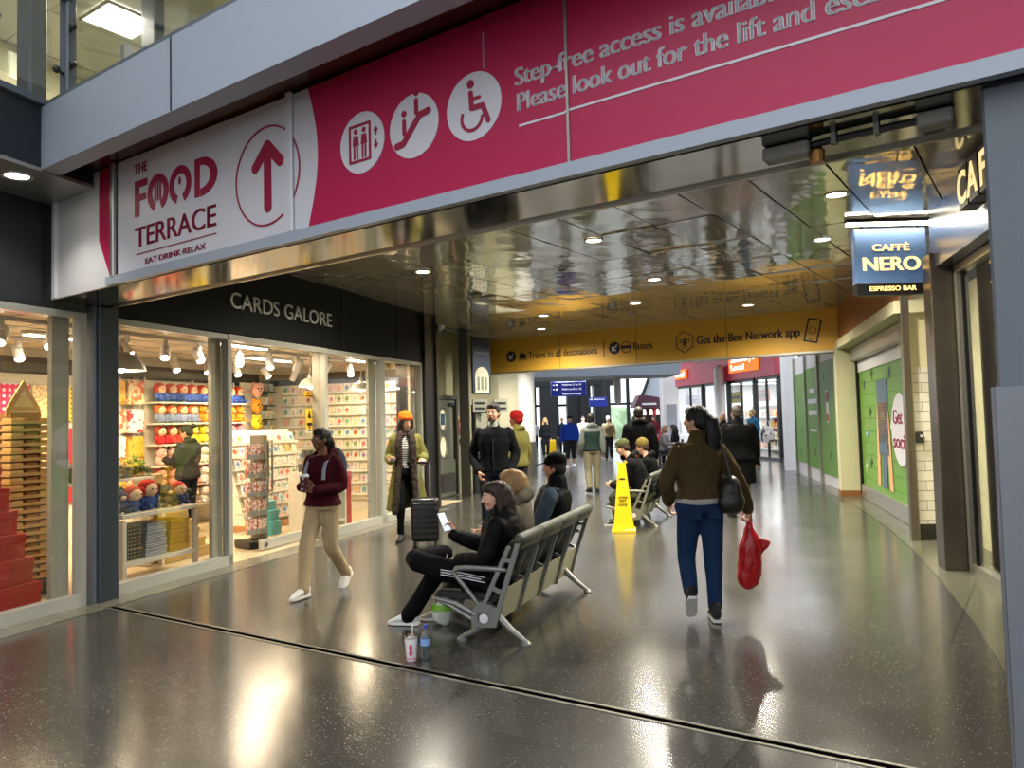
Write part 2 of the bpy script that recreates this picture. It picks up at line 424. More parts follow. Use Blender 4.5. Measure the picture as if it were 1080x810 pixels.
def stroke(mb, pts, w, y=Yf, t=.002):
    for a, b in zip(pts, pts[1:]):
        y -= .00035
        d = V((b[0]-a[0], b[1]-a[1])); d.normalize(); q = V((-d.y, d.x))*w/2
        poly(mb, [(a[0]-q.x, a[1]-q.y), (b[0]-q.x, b[1]-q.y), (b[0]+q.x, b[1]+q.y), (a[0]+q.x, a[1]+q.y)], y, t)
    for p in pts: y -= .00025; disc(mb, p, w/2, 12, y, t)
# the word FOOD: F, O with a fork, O with a spoon, D
def letter(): return mb.build('letter', M_pinkd, ban)
mb = MB(); poly(mb, [(1.37, 3.3), (1.43, 3.3), (1.43, 3.42), (1.53, 3.42), (1.53, 3.47), (1.43, 3.47), (1.43, 3.53), (1.55, 3.53), (1.55, 3.585), (1.37, 3.585)]); letter()
mb = MB(); arcstrip(mb, (1.70, 3.44), .115, rad(-68), rad(248), .06)
for q in (-.035, 0, .035): stroke(mb, [(1.70+q, 3.38), (1.70+q, 3.53)], .018)
letter()
mb = MB(); arcstrip(mb, (2.0, 3.44), .115, rad(-68), rad(248), .06); disc(mb, (1.995, 3.47), .03, 16, sx=.5); letter()
mb = MB(); poly(mb, [(2.19, 3.3), (2.25, 3.3), (2.25, 3.585), (2.19, 3.585)]); arcstrip(mb, (2.26, 3.4425), .115, rad(-90), rad(90), .056, sx=1.45); letter()
mb = MB()
arcstrip(mb, (3.02, 3.295), .335, rad(-38), rad(300), .012, 48); mb.build('arrow_ring', M_pinkd, ban)
mb = MB(); stroke(mb, [(3.03, 3.08), (3.03, 3.5)], .075); stroke(mb, [(2.9, 3.37), (3.03, 3.5), (3.16, 3.37)], .075); mb.build('up_arrow', M_pinkd, ban)
def icon_disc(x):
    mb = MB(); disc(mb, (x, 3.31), .187, 40); return mb.build('icon_disc', M_signwhite, ban)
Yi = Yf-.004
d1 = icon_disc(3.93); mb = MB()
for a, b in (((3.83, 3.2), (3.83, 3.42)), ((3.83, 3.42), (4.0, 3.42)), ((4.0, 3.42), (4.0, 3.2)), ((4.0, 3.2), (3.83, 3.2))): stroke(mb, [a, b], .016, Yi)
for q in (3.88, 3.95):
    disc(mb, (q, 3.385), .016, 14, Yi); poly(mb, [(q-.026, 3.3), (q+.026, 3.3), (q+.018, 3.36), (q-.018, 3.36)], Yi); stroke(mb, [(q-.012, 3.22), (q-.012, 3.31)], .013, Yi); stroke(mb, [(q+.012, 3.22), (q+.012, 3.31)], .013, Yi)
for z, s in ((3.355, 1), (3.275, -1)):
    poly(mb, [(4.03, z), (4.07, z), (4.05, z+.03*s)] if s > 0 else [(4.03, z), (4.05, z+.03*s), (4.07, z)], Yi); stroke(mb, [(4.05, z), (4.05, z-.02*s)], .014, Yi)
mb.build('lift_symbol', M_pinkd, d1)
d2 = icon_disc(4.35); mb = MB(); stroke(mb, [(4.22, 3.215), (4.27, 3.22), (4.4, 3.36), (4.465, 3.37)], .04, Yi)
for x, z in ((4.28, 3.28), (4.375, 3.38)): stroke(mb, [(x, z), (x, z+.07)], .028, Yi); disc(mb, (x, z+.115), .019, 14, Yi)
mb.build('escalator_symbol', M_pinkd, d2)
d3 = icon_disc(4.785); mb = MB(); disc(mb, (4.77, 3.435), .024, 16, Yi); stroke(mb, [(4.77, 3.385), (4.775, 3.3), (4.85, 3.3), (4.885, 3.21)], .03, Yi); stroke(mb, [(4.775, 3.35), (4.83, 3.35)], .018, Yi)
arcstrip(mb, (4.775, 3.25), .07, rad(150), rad(360), .018, y=Yi); mb.build('wheelchair_symbol', M_pinkd, d3)

# wiring left on the soffit
M_greyplastic = mat('grey_plastic', '#8f8d86', .5)
cn = thing('conduit', 'black cable conduit between two grey junction boxes under the beam', 'conduit', M=FAS.copy())
pts = [FAS.inverted() @ G(*p, 2.77) for p in ((850, 156), (880, 148), (925, 138), (972, 128))]
mb = MB(); mb.tube([(p.x, p.y, 2.775) for p in pts], .017, 8); mb.build('cable', M_black, cn)
for p in (pts[1], pts[2]): mb = MB(); mb.box((p.x, p.y, 2.78), (.02, .05, .05)); mb.build('cable_clip', M_greyplastic, cn)
for p, w in ((pts[0], .2), (pts[3], .13)): mb = MB(); mb.box((p.x+(-.08 if w > .15 else .05), p.y, 2.765), (w, .09, .06), bevel=.008); mb.build('junction_box', M_greyplastic, cn)
mb = MB(); mb.lathe([(0, 0), (.03, 0), (.035, .05), (.02, .07), (0, .07)], 12, c=(pts[0].x+.04, pts[0].y+.02, 2.7)); mb.build('gland', mat('brass', '#9b7040', .4, .8), cn)

# ---- balcony above: cladding, soffit, railings
mb = MB(); mb.box((4.8, -.42, 3.93), (8.0, .16, .5), FAS); struct(mb.build('trim_7', M_slab))
mb = MB(); mb.box((4.8, -.2, 3.84), (8.0, .44, .06), FAS); struct(mb.build('trim_8', M_maroon))
mb = MB()
for t in (2.66, 5.2): mb.box((t, -.502, 3.93), (.008, .01, .5), FAS)
struct(mb.build('trim_9', M_dark))
mb = MB(); mb.box((4.8, -.47, 4.2), (8.0, .02, .05), FAS); struct(mb.build('trim_10', M_blue))
# left gallery over the shop: dark fascia, downlit soffit
mb = MB(); mb.box((-3.55, -.4, 3.94), (8.85, .72, .5), SHOP); struct(mb.build('wall_left', M_dark))
mb = MB(); mb.box((-3.55, -.4, 3.675), (8.85, .74, .03), SHOP); struct(mb.build('trim_11', M_alu))
mb = MB(); mb.box((-3.55, -.77, 4.22), (8.85, .06, .05), SHOP); struct(mb.build('trim_12', M_blue))
# upper storey behind: floor, back walls, ceiling with lit panel
mb = MB(); mb.box((4.8, 3.0, 4.12), (14, 6.6, .08), FAS); struct(mb.build('floor', M_cream))
M_upwall = mat('upper_wall_cream', '#c4c0a2', .6, var=.04, scale=2)
mb = MB(); mb.box((3.2, 4.6, 5.6), (15, .12, 3.0), FAS); struct(mb.build('wall_back', M_upwall))
mb = MB(); mb.box((-3.0, 3.2, 5.6), (17, .12, 3.0), SHOP); struct(mb.build('wall_left', M_upwall))
M_upceil = mat('upper_ceiling_tile', '#b9b8a8', .6, var=.04)
mb = MB(); mb.box((3.2, 2.2, 6.75), (15, 5.2, .1), FAS); mb.box((-5.5, 1.5, 6.74), (12, 4.2, .08), SHOP); struct(mb.build('ceiling', M_upceil))
mb = MB()
for q in range(-4, 8): mb.box((q*1.2, 2.2, 6.695), (.02, 5.0, .012), FAS)
for q in range(0, 5): mb.box((3.2, q*1.2-.2, 6.695), (14, .02, .012), FAS)
struct(mb.build('trim_13', M_alu))
M_led = mat('led_diffuser', '#fff9ea', .5, emit=9, var=0)
lp = thing('ceiling_light', 'square lit ceiling panel above the upper gallery', 'light', G(127, 21, 6.68), math.atan2(-.5734, .8193))
mb = MB(); mb.box((0, 0, -.01), (.62, .62, .02)); mb.build('diffuser', M_led, lp)
mb = MB()
for a in (-1, 1): mb.box((a*.32, 0, -.012), (.03, .67, .03)); mb.box((0, a*.32, -.012), (.67, .03, .03))
mb.build('frame', M_alu, lp)
lamp('AREA', 'gallery_lamp', (0, 0, -.04), 90, (1, .93, .78), (.6, .6), lp)
# columns on the upper storey
for t, d, w, mm in ((-1.09, 1.6, .3, M_blue), (-.6, 1.7, .46, M_upwall)):
    mb = MB(); mb.box((t, d, 5.45), (w, w*.8, 2.6), FAS, bevel=.02); struct(mb.build('trim_14', mm))
mb = MB(); mb.box((1.03, .95, 5.45), (.2, .2, 2.6), SHOP, bevel=.02); struct(mb.build('trim_15', M_blue))
mb = MB()
for q in (0, 1, 2): mb.box((2.52+q*.19, 3.12, 6.43), (.12, .05, .34), SHOP)
struct(mb.build('window_9', mat('lit_window', '#f0ecd0', .5, emit=.35)))
# railings
M_rail = mat('rail_grey_metal', '#4c545e', .4, .5)
M_glass = glass('clear_glass', (.97, .99, .98), .06)
corner = FA(1.06, -.40, 4.2)
rl = thing('balustrade', 'glass balustrade with grey handrail on the upper gallery at far left', 'railing', M=frame((0, 0), 0))
cs = SHOPI @ corner
mb = MB(); mb.box((cs.x, cs.y, 4.95), (.09, .09, 1.5), SHOP, bevel=.01); mb.build('post', M_blue, rl)
mb = MB(); mb.box((cs.x-2.2, cs.y, 4.72), (4.1, .014, 1.0), SHOP); mb.build('glass_panel', M_glass, rl)
mb = MB(); mb.tube([S(cs.x, cs.y-.02, 5.0), S(cs.x-4.2, cs.y-.02, 5.0)], .03, 10); mb.build('handrail', M_rail, rl)
mb = MB(); mb.tube([S(cs.x-.2, cs.y+.5, 4.9), S(cs.x-4.2, cs.y+.5, 4.9)], .025, 10); mb.build('handrail', M_rail, rl)
for z in (4.4, 5.0):
    mb = MB(); mb.tube([S(cs.x-.03, cs.y, z), S(cs.x-.13, cs.y-.03, z)], [.012, .012], 8); mb.ell(S(cs.x-.13, cs.y-.03, z), .03, n=10); mb.build('glass_clamp', M_black, rl)
r2 = thing('balustrade', 'glass balustrade on the pale balcony edge above the banner', 'railing', M=frame((0, 0), 0))
mb = MB(); mb.box((3.2, -.40, 4.75), (4.1, .014, 1.0), FAS); mb.build('glass_panel', M_glass, r2)
for z in (4.45, 4.75):
    mb = MB(); mb.tube([FA(1.1, -.40, z), FA(1.2, -.43, z)], .012, 8); mb.ell(FA(1.2, -.43, z), .03, n=10); mb.build('glass_clamp', M_black, r2)
mb = MB(); mb.box((2.0, -.44, 4.26), (.05, .06, .16), FAS); mb.build('glass_clamp', M_alu, r2)
mb = MB(); mb.tube([FA(1.1, -.4, 5.28), FA(5.3, -.4, 5.28)], .03, 10); mb.build('handrail', M_rail, r2)

# ---- downlights
M_dl = mat('downlight_lens', '#fff6e0', .4, emit=14, var=0)
M_trimwhite = mat('downlight_trim', '#c9c5b8', .3, .6)
def downlight(loc, label, power=560, r=.085, first=[None]):
    t = thing('ceiling_light', label, 'light', loc, 0, 'downlights in the passage ceiling')
    if first[0] is None:
        mb = MB(); mb.lathe([(r, .0), (r+.025, -.008), (r+.03, .012), (r, .012)], 24); a = mb.build('rim', M_trimwhite, t, True)
        mb = MB(); mb.lathe([(0, .002), (r, .002), (r, .01), (0, .01)], 24); b = mb.build('lens', M_dl, t); first[0] = (a, b)
    else:
        for q in first[0]: c = q.copy(); COL.objects.link(c); c.parent = t
    lamp('SPOT', 'downlight_lamp', (0, 0, -.03), power, (1, .92, .76), .07, t, 162, blend=1.0)
DL = [((882, 206), 'round downlight nearest the blue café sign, left of its lamp bar'), ((867, 253), 'round downlight just left of the hanging café sign'), ((789, 322), 'small downlight above the word App on the yellow header'),
      ((690, 295), 'round downlight in the ceiling above the middle of the hall'), ((670, 320), 'small downlight in front of the middle of the yellow header'), ((626, 254), 'bright round downlight in mid ceiling under the magenta banner'),
      ((573, 333), 'nearer of two small downlights above the word Trams'), ((571, 347), 'farther of two small downlights above the word Trams'), ((446, 287), 'round downlight nearest the black card shop sign')]
for p, l in DL: downlight(G(*p, CEIL-.012), l)
t = thing('ceiling_light', 'round downlight in the soffit at far left above the shop window', 'light', G(18, 186, 3.655))
for q in ('rim', 'lens'):
    c = bpy.data.objects[q].copy(); COL.objects.link(c); c.parent = t
lamp('SPOT', 'downlight_lamp', (0, 0, -.03), 25, (1, .95, .85), .07, t, 120)
for p_, l_ in (((.0, 20.9, 3.4), 'added unseen downlight behind the left end of the yellow header'), ((1.6, 20.2, 3.4), 'added unseen downlight behind the word Buses of the yellow header')):  # extra lamps out of view, added to brighten the left pier and column
    t = thing('ceiling_light', l_, 'light', p_)
    for q in ('rim', 'lens'):
        c = bpy.data.objects[q].copy(); COL.objects.link(c); c.parent = t
    mb = MB(); mb.tube([(0, 0, .01), (0, 0, .4)], .02, 8); mb.build('stem', M_trimwhite, t)
    lamp('SPOT', 'downlight_lamp', (0, 0, -.03), 420, (1, .92, .76), .07, t, 165, blend=1.0)
# smoke detector
sd = thing('smoke_detector', 'round grey sensor dome in the ceiling near the card shop', 'detector', G(502, 311, CEIL-.01))
mb = MB(); mb.lathe([(0, -.05), (.05, -.05), (.075, -.02), (.085, 0), (0, 0)], 20); mb.build('dome', M_greyplastic, sd, True)
mb = MB(); mb.lathe([(.09, -.006), (.1, -.006), (.1, .004), (.09, .004)], 20); mb.build('ring', M_dark, sd)

# ---- yellow header across the end of the passage
hd = thing('header_sign', 'yellow header sign spanning the far end of the passage', 'sign', M=HDR.copy())
mb = MB(); mb.box((4.03, .02, 3.24), (8.3, .04, .82)); mb.build('panel', M_yellow, hd)
mb = MB(); mb.box((4.03, .17, 3.24), (8.4, .25, .84)); mb.build('backing_box', M_yellow, hd)
mb = MB(); mb.box((4.03, .15, 2.81), (8.4, .34, .04)); mb.build('bottom_trim', M_alu, hd)
Yh = -.004
for q in (1.87, 3.85, 5.9): mb = MB(); mb.box((q, -.001, 3.24), (.012, .006, .8)); mb.build('panel_seam', mat('seam_brown', '#7d5a14', .6), hd)
fit_text('Trams to all destinations', 1.0, 2.87, 3.12, .17, M_ink, hd, .004, y=Yh)
fit_text('Buses', 3.78, 4.24, 3.14, .17, M_ink, hd, .004, y=Yh)
fit_text('Get the Bee Network app', 5.25, 7.38, 3.15, .19, M_ink, hd, .009, y=Yh)
for x in (.49, 3.31):
    mb = MB(); disc(mb, (x, 3.21), .14, 28, Yh); r_ = mb.build('arrow_disc', M_ink, hd)
    mb = MB(); stroke(mb, [(x+.06, 3.27), (x-.05, 3.16)], .03, Yh-.004); stroke(mb, [(x-.05, 3.24), (x-.05, 3.16), (x+.03, 3.16)], .03, Yh-.004); mb.build('arrow', M_signwhite, r_)
mb = MB(); poly(mb, [(.72, 3.13), (.94, 3.13), (.94, 3.2), (.86, 3.27), (.74, 3.27)], Yh); stroke(mb, [(.72, 3.1), (.94, 3.1)], .015, Yh); mb.build('tram_symbol', M_ink, hd)
mb = MB(); arcstrip(mb, (3.6, 3.21), .12, 0, 2*PI, .02, 24, Yh); poly(mb, [(3.49, 3.18), (3.71, 3.18), (3.71, 3.25), (3.49, 3.25)], Yh); mb.build('bus_symbol', M_ink, hd)
mb = MB(); poly(mb, [(3.03, 3.02), (3.05, 3.02), (3.05, 3.4), (3.03, 3.4)], Yh); mb.build('divider', M_ink, hd)
mb = MB(); hx = [(4.98+.21*math.cos(rad(90+60*i)), 3.22+.23*math.sin(rad(90+60*i))) for i in range(7)]; stroke(mb, hx, .018, Yh)
disc(mb, (4.98, 3.19), .05, 14, Yh, sx=.7); disc(mb, (4.98, 3.27), .028, 12, Yh)
for s in (-1, 1): stroke(mb, [(4.98, 3.22), (4.98+s*.11, 3.28), (4.98+s*.1, 3.22), (4.98, 3.2)], .012, Yh); stroke(mb, [(4.98, 3.15), (4.98+s*.05, 3.08)], .01, Yh)
mb.build('bee_symbol', M_ink, hd)
mb = MB(); R_ = Matrix.Translation((7.62, 0, 3.24)) @ Matrix.Rotation(rad(14), 4, 'Y')
def rp(x, z): q = R_ @ V((x, 0, z)); return (q.x, q.z)
stroke(mb, [rp(-.12, -.22), rp(.12, -.22), rp(.12, .22), rp(-.12, .22), rp(-.12, -.22)], .03, Yh); stroke(mb, [rp(-.03, -.18), rp(.03, -.18)], .016, Yh)
stroke(mb, [rp(.07*math.cos(rad(90+60*i)), .08*math.sin(rad(90+60*i))) for i in range(7)], .01, Yh)
mb.build('phone_symbol', M_ink, hd)

# ---- right wall: pillar, lintel, shutter recess, tiles, café
mb = MB(); mb.box((-.02, .2, 1.45), (.36, .5, 2.9), RW); struct(mb.build('wall_right', M_cream))
mb = MB(); mb.box((-.24, .05, 1.45), (.09, .18, 2.9), RW); struct(mb.build('trim_16', M_steel))
mb = MB(); mb.box((-.02, .2, .06), (.38, .53, .12), RW); struct(mb.build('baseboard_right', mat('timber_skirting', '#8a5a2b', .5)))
mb = MB(); mb.box((2.7, .22, 2.91), (5.7, .5, .16), RW); struct(mb.build('wall_right', M_cream))
mb = MB(); mb.box((2.6, .1, 3.33), (5.9, .14, .68), RW); struct(mb.build('wall_right', mat('brown_panel', '#8f5a36', .4, var=.06, scale=2)))
mb = MB(); mb.box((2.9, .6, 1.5), (6.2, .1, 3.0), RW); struct(mb.build('wall_right', M_cream))
# reveal side of the pillar, shutter
M_green = mat('lime_green_print', '#66903a', .45, var=.04, scale=2)
sh = thing('roller_shutter', 'green printed roller shutter with a speech bubble, closed over the kiosk hatch', 'shutter', M=RW @ Matrix.Translation((0, .35, 0)))
mb = MB(); mb.box((2.75, 0, 1.47), (5.2, .02, 2.5)); mb.build('slat_curtain', M_green, sh)
mb = MB()
for k in range(11): mb.box((2.75, -.012, .42+k*.215), (5.2, .012, .018))
mb.build('slat_ribs', mat('green_rib', '#578f22', .5), sh)
mb = MB(); mb.box((2.75, -.03, .13), (5.2, .05, .24)); mb.build('bottom_rail', M_alu, sh)
mb = MB(); mb.box((2.75, -.06, 2.7), (5.2, .16, .26), bevel=.02); mb.build('shutter_box', M_alu, sh)
mb = MB(); mb.box((.2, -.03, 1.4), (.06, .07, 2.7)); mb.build('guide_rail', M_black, sh)
mb = MB(); mb.box((2.75, -.02, 2.46), (5.2, .012, .2)); mb.build('header_slat', M_white, sh)
ya = -.022
def artp(mb, pts): poly(mb, pts, ya, .003)
mb = MB(); artp(mb, [(1.78, .36), (2.02, .36), (2.1, 1.1), (2.72, 1.1), (2.8, .36), (3.05, .36), (2.95, 1.3), (2.85, 1.75), (2.0, 1.75), (1.9, 1.3)]); mb.build('printed_hands', mat('skin_print', '#d9a877', .5), sh)
mb = MB(); artp(mb, [(2.02, .9), (2.86, .9), (2.86, 2.12), (2.02, 2.12)]); artp(mb, [(2.25, .36), (2.6, .36), (2.6, .92), (2.25, .92)]); mb.build('printed_phone', mat('slate_print', '#4d6273', .5), sh)
mb = MB(); disc(mb, (3.75, 1.33), .53, 40, ya-.004, sx=1.15); artp(mb, [(3.3, 1.6), (3.0, 1.35), (3.3, 1.3)]); mb.build('printed_bubble', M_signwhite, sh)
fit_text('Get', 3.3, 3.95, 1.42, .22, M_pinkd, sh, .006, 'printed_words', ya-.01)
fit_text('social', 3.25, 4.35, 1.06, .22, M_pinkd, sh, .006, 'printed_words', ya-.01)
for k, (x, z, c) in enumerate(((.8, 2.1, '#3f5f8c'), (1.3, 1.6, '#2f4d20'), (.9, 1.2, '#8ec7d8'), (1.2, .7, '#2f4d20'), (3.1, 2.2, '#3f5f8c'), (1.6, 2.25, '#2f4d20'), (.7, .6, '#dfe8d0'))):
    mb = MB(); stroke(mb, [(x-.08, z), (x+.08, z+.03)], .05, ya); stroke(mb, [(x, z-.07), (x, z+.08)], .035, ya); mb.build('printed_motif', mat('motif'+c, c, .5), sh)
# jamb, tiles, card reader, metal column
mb = MB(); mb.box((5.50, .09, 1.55), (.12, .1, 3.1), RW, bevel=.01); struct(mb.build('trim_17', M_steel))
def tile_mat():
    m = bpy.data.materials.new('white_metro_tile'); m.use_nodes = True; nt = m.node_tree; N = nt.nodes; L = nt.links; b = N['Principled BSDF']
    tc = N.new('ShaderNodeTexCoord'); mp = N.new('ShaderNodeMapping'); mp.inputs['Rotation'].default_value = (rad(90), 0, 0); L.new(tc.outputs['Object'], mp.inputs[0])
    br = N.new('ShaderNodeTexBrick'); br.inputs['Scale'].default_value = 1; br.inputs['Brick Width'].default_value = .25; br.inputs['Row Height'].default_value = .122
    br.inputs['Mortar Size'].default_value = .005; br.inputs['Color1'].default_value = lin('#dbd8ca'); br.inputs['Color2'].default_value = lin('#d4d1c3'); br.inputs['Mortar'].default_value = lin('#969180')
    L.new(mp.outputs[0], br.inputs['Vector']); L.new(br.outputs['Color'], b.inputs['Base Color']); b.inputs['Roughness'].default_value = .15
    bp = N.new('ShaderNodeBump'); bp.invert = True; bp.inputs['Distance'].default_value = .01; L.new(br.outputs['Fac'], bp.inputs['Height']); L.new(bp.outputs[0], b.inputs['Normal'])
    return m
tl0 = RWp(5.62, .1, 0)
TL = frame((4.98, 9.62), rad(0))
mb = MB(); mb.box((.32, 0, 1.17), (.72, .05, 1.95)); struct(mb.build('wall_right', tile_mat(), M=TL))
mb = MB(); mb.box((.32, -.01, .1), (.72, .07, .2)); struct(mb.build('baseboard_right', M_black, M=TL))
mb = MB(); mb.box((.32, .04, 2.6), (.72, .1, .94)); struct(mb.build('wall_right', M_cream, M=TL))
mb = MB(); mb.box((6.6, .75, 1.55), (2.1, .1, 3.1), RW); struct(mb.build('wall_right', M_cream))
cr = thing('card_reader', 'small black card reader on the white tiles beside the metal column', 'card reader', (5.01, 9.57, 1.27))
mb = MB(); mb.box((0, 0, 0), (.15, .05, .14), bevel=.012); mb.build('housing', M_black, cr)
mb = MB(); mb.box((.04, -.027, .02), (.03, .006, .03)); mb.build('indicator', M_white, cr)
mb = MB(); mb.box((7.33, .11, 1.6), (.3, .33, 3.2), RW, bevel=.008); struct(mb.build('trim_18', mat('worn_steel_cladding', '#6e665c', .35, .9, var=.2, scale=5)))
# café front: band, door
mb = MB(); mb.box((8.9, .1, 3.37), (3.2, .2, .64), RW); struct(mb.build('wall_right', mat('blue_grey_metal_band', '#828897', .25, .8, var=.05)))
dr = mb = None
M_door = mat('anodised_frame', '#a9a699', .35, .8)
mb = MB()
for w in (7.56, 8.98): mb.box((w, .2, 1.52), (.1, .1, 3.04), RW)
mb.box((8.3, .2, 3.0), (1.4, .1, .08), RW); mb.box((8.3, .2, .05), (1.4, .1, .1), RW); struct(mb.build('door_1', M_door))
mb = MB(); mb.box((8.3, .22, 1.52), (1.3, .012, 2.9), RW); struct(mb.build('window_1', M_glass))
mb = MB(); mb.box((7.7, .18, 1.5), (.03, .03, 2.9), RW); struct(mb.build('trim_19', M_black))
M_cafe = mat('dark_cafe_interior', '#4a3d2e', .6, var=.2, scale=4)
mb = MB(); mb.box((9.6, 1.6, 1.55), (4.2, .1, 3.1), RW); mb.box((11.6, .9, 1.55), (.1, 1.5, 3.1), RW); mb.box((7.55, 1.0, 1.55), (.06, 1.3, 3.1), RW); mb.box((9.6, .95, 3.12), (4.2, 1.4, .06), RW); struct(mb.build('wall_right', M_cafe))
mb = MB(); mb.box((10.2, .2, 1.6), (2.3, .2, 3.2), RW); struct(mb.build('wall_right', M_cafe))
# café letters on the band
M_gold = mat('cream_lit_letter', '#f6dfa0', .5, emit=.75, var=0)
cs_ = thing('letter_sign', 'black illuminated café letter sign on the metal band at far right', 'sign', M=RW @ Matrix.Translation((8.93, -.02, 3.3)))
for k, ch in enumerate('CAFFÈ'):
    mb = MB(); mb.box((.15+k*.27, -.07, .13), (.25, .13, .36), bevel=.01); b_ = mb.build('letter_box', M_black, cs_)
    o = text(ch, .36, M_gold, b_, (.15+k*.27, -.145, .0), 'letter', 'CENTER', .008)
# hanging café sign
hs = thing('hanging_sign', 'blue hanging café sign with cream letters on the right wall', 'sign', (4.09, 8.2, 0), 0)
mb = MB(); mb.box((0, 0, 3.21), (.77, .09, .72), bevel=.01); mb.build('board', mat('steel_blue_sign', '#4f6a92', .45, emit=.22, var=.05), hs)
mb = MB(); mb.box((0, -.002, 2.91), (.775, .096, .13), bevel=.008); mb.build('black_band', M_black, hs)
fit_text('CAFFÈ', -.2, .2, 3.32, .075, M_gold, hs, .003, y=-.05)
fit_text('NERO', -.31, .31, 3.11, .15, M_gold, hs, .008, y=-.05)
fit_text('ESPRESSO BAR', -.25, .25, 2.89, .05, M_gold, hs, .001, y=-.054)
mb = MB(); mb.box((-.02, -.1, 3.63), (.95, .07, .035)); mb.bar((-.3, -.02, 3.56), (-.3, -.1, 3.62), .02); mb.bar((.3, -.02, 3.56), (.3, -.1, 3.62), .02); lb = mb.build('lamp_bar', M_black, hs)
mb = MB(); mb.box((-.02, -.1, 3.6), (.93, .05, .03)); mb.build('lamp_tube', mat('warm_tube', '#fff0cf', .5, emit=14, var=0), lb)
lamp('AREA', 'sign_lamp', (-.02, -.12, 3.57), 3.5, (1, .9, .7), (.9, .04), hs)
mb = MB(); mb.tube([(.4, 0, 3.58), (.52, 0, 3.58), (.52, 0, 3.2), (.4, 0, 3.2)], .012, 8); mb.build('bracket', M_black, hs)

# ---- blue column in the right foreground
cl = FAS.inverted() @ G(1034, 93, 2.8)
mb = MB(); mb.box((cl.x+.35, cl.y+.3, 1.4), (.7, .6, 2.8), FAS, bevel=.01); struct(mb.build('trim_20', M_blue))
mb = MB(); mb.box((cl.x+.055, cl.y-.012, .84), (.13, .02, 1.68), FAS, bevel=.004); mb.box((cl.x-.012, cl.y+.05, .84), (.02, .12, 1.68), FAS, bevel=.004); struct(mb.build('trim_21', mat('steel_guard', '#7c7f86', .45, .6)))
# ================================================================= CARD SHOP
M_frame = mat('shopfront_aluminium', '#b7b6ac', .4, .25)
M_jamb = mat('pale_jamb', '#b1ae9f', .45, .2)
M_glassS = glass('shop_glass', (.98, .98, .96), .05)
def win(n, t0, t1, z1=2.72, z0=.0):
    mb = MB(); w = .07
    mb.box(((t0+t1)/2, 0, z0+.06), (t1-t0, .1, .12), SHOP); mb.box(((t0+t1)/2, 0, z1-.03), (t1-t0, .1, .06), SHOP)
    for t in (t0+w/2, t1-w/2): mb.box((t, 0, (z0+z1)/2), (w, .1, z1-z0), SHOP)
    f = struct(mb.build('window_%d' % n, M_frame))
    mb = MB(); mb.box(((t0+t1)/2, .01, (z0+z1)/2), (t1-t0-.1, .008, z1-z0-.16), SHOP); g = mb.build('pane', M_glassS, f)
    return f
win(2, -3.0, .8); win(3, 1.1, 2.84); win(4, 4.84, 6.56); win(5, 6.56, 8.06)
# broad inner jambs of the first two panes and the open doorway
mb = MB(); mb.box((.6, .07, 1.36), (.18, .05, 2.7), SHOP); struct(mb.build('trim_22', M_jamb))
mb = MB(); mb.box((2.68, .07, 1.36), (.16, .05, 2.7), SHOP); struct(mb.build('trim_22', M_jamb))
mb = MB(); mb.box((6.36, .07, 1.36), (.22, .05, 2.7), SHOP); struct(mb.build('trim_22', M_jamb))
mb = MB(); mb.box((7.85, .07, 1.36), (.22, .05, 2.7), SHOP); struct(mb.build('trim_22', M_jamb))
mb = MB(); mb.box((3.84, 0, 2.69), (2.1, .12, .07), SHOP); struct(mb.build('door_2', M_frame))
mb = MB(); mb.box((4.86, .1, 1.36), (.05, .12, 2.7), SHOP); struct(mb.build('trim_22', M_jamb))
mb = MB(); mb.box((2.6, .28, 3.2), (11.0, .5, .94), SHOP); struct(mb.build('wall_left', M_black))
mb = MB(); mb.box((4.6, -.01, 3.2), (7.1, .06, .92), SHOP); struct(mb.build('wall_left', mat('sign_black', '#0b0c0e', .6, spec=.2)))
mb = MB(); mb.box((-1.2, -.01, 3.2), (4.0, .06, .95), SHOP); struct(mb.build('wall_left', M_dark))
mb = MB()
for t in (5.35, 7.1): mb.box((t, -.045, 3.2), (.008, .01, .9), SHOP)
struct(mb.build('trim_23', M_dark))
sg = thing('shop_sign', 'silver capital letters of the card shop name on its black fascia', 'sign', M=SHOP @ Matrix.Translation((0, -.05, 0)))
split_words(fit_text('CARDS GALORE', 2.82, 5.03, 3.05, .2, mat('silver_letter', '#c9c9c4', .35, .3), sg, .0, y=0, ext=.01), .07)
# front column of the shop
mb = MB(); mb.box((.99, -.04, 1.4), (.23, .16, 2.8), SHOP, bevel=.008); struct(mb.build('trim_24', mat('column_slate', '#3a434c', .35, .3)))
mb = MB(); mb.box((.865, -.03, 1.4), (.03, .13, 2.8), SHOP, bevel=.006); struct(mb.build('trim_25', M_blue))  # paler side strip: bluish light on this face, put in as paint
mb = MB(); mb.box((8.33, .2, 1.83), (.5, .6, 3.66), SHOP); struct(mb.build('trim_26', M_black))
mb = MB(); mb.box((8.55, -.1, 1.83), (.09, .08, 3.66), SHOP); struct(mb.build('trim_26', mat('bronze_post', '#4a443a', .35, .6)))
cc = thing('security_camera', 'white dome security camera high on the black shop corner post', 'camera', M=SHOP @ Matrix.Translation((8.62, -.2, 3.4)))
mb = MB(); mb.lathe([(0, .06), (.06, .06), (.07, 0), (.06, -.04), (0, -.05)], 18); mb.build('housing', M_white, cc, True)
mb = MB(); mb.ell((.0, -.03, -.03), .045); mb.build('lens_dome', M_black, cc, True)
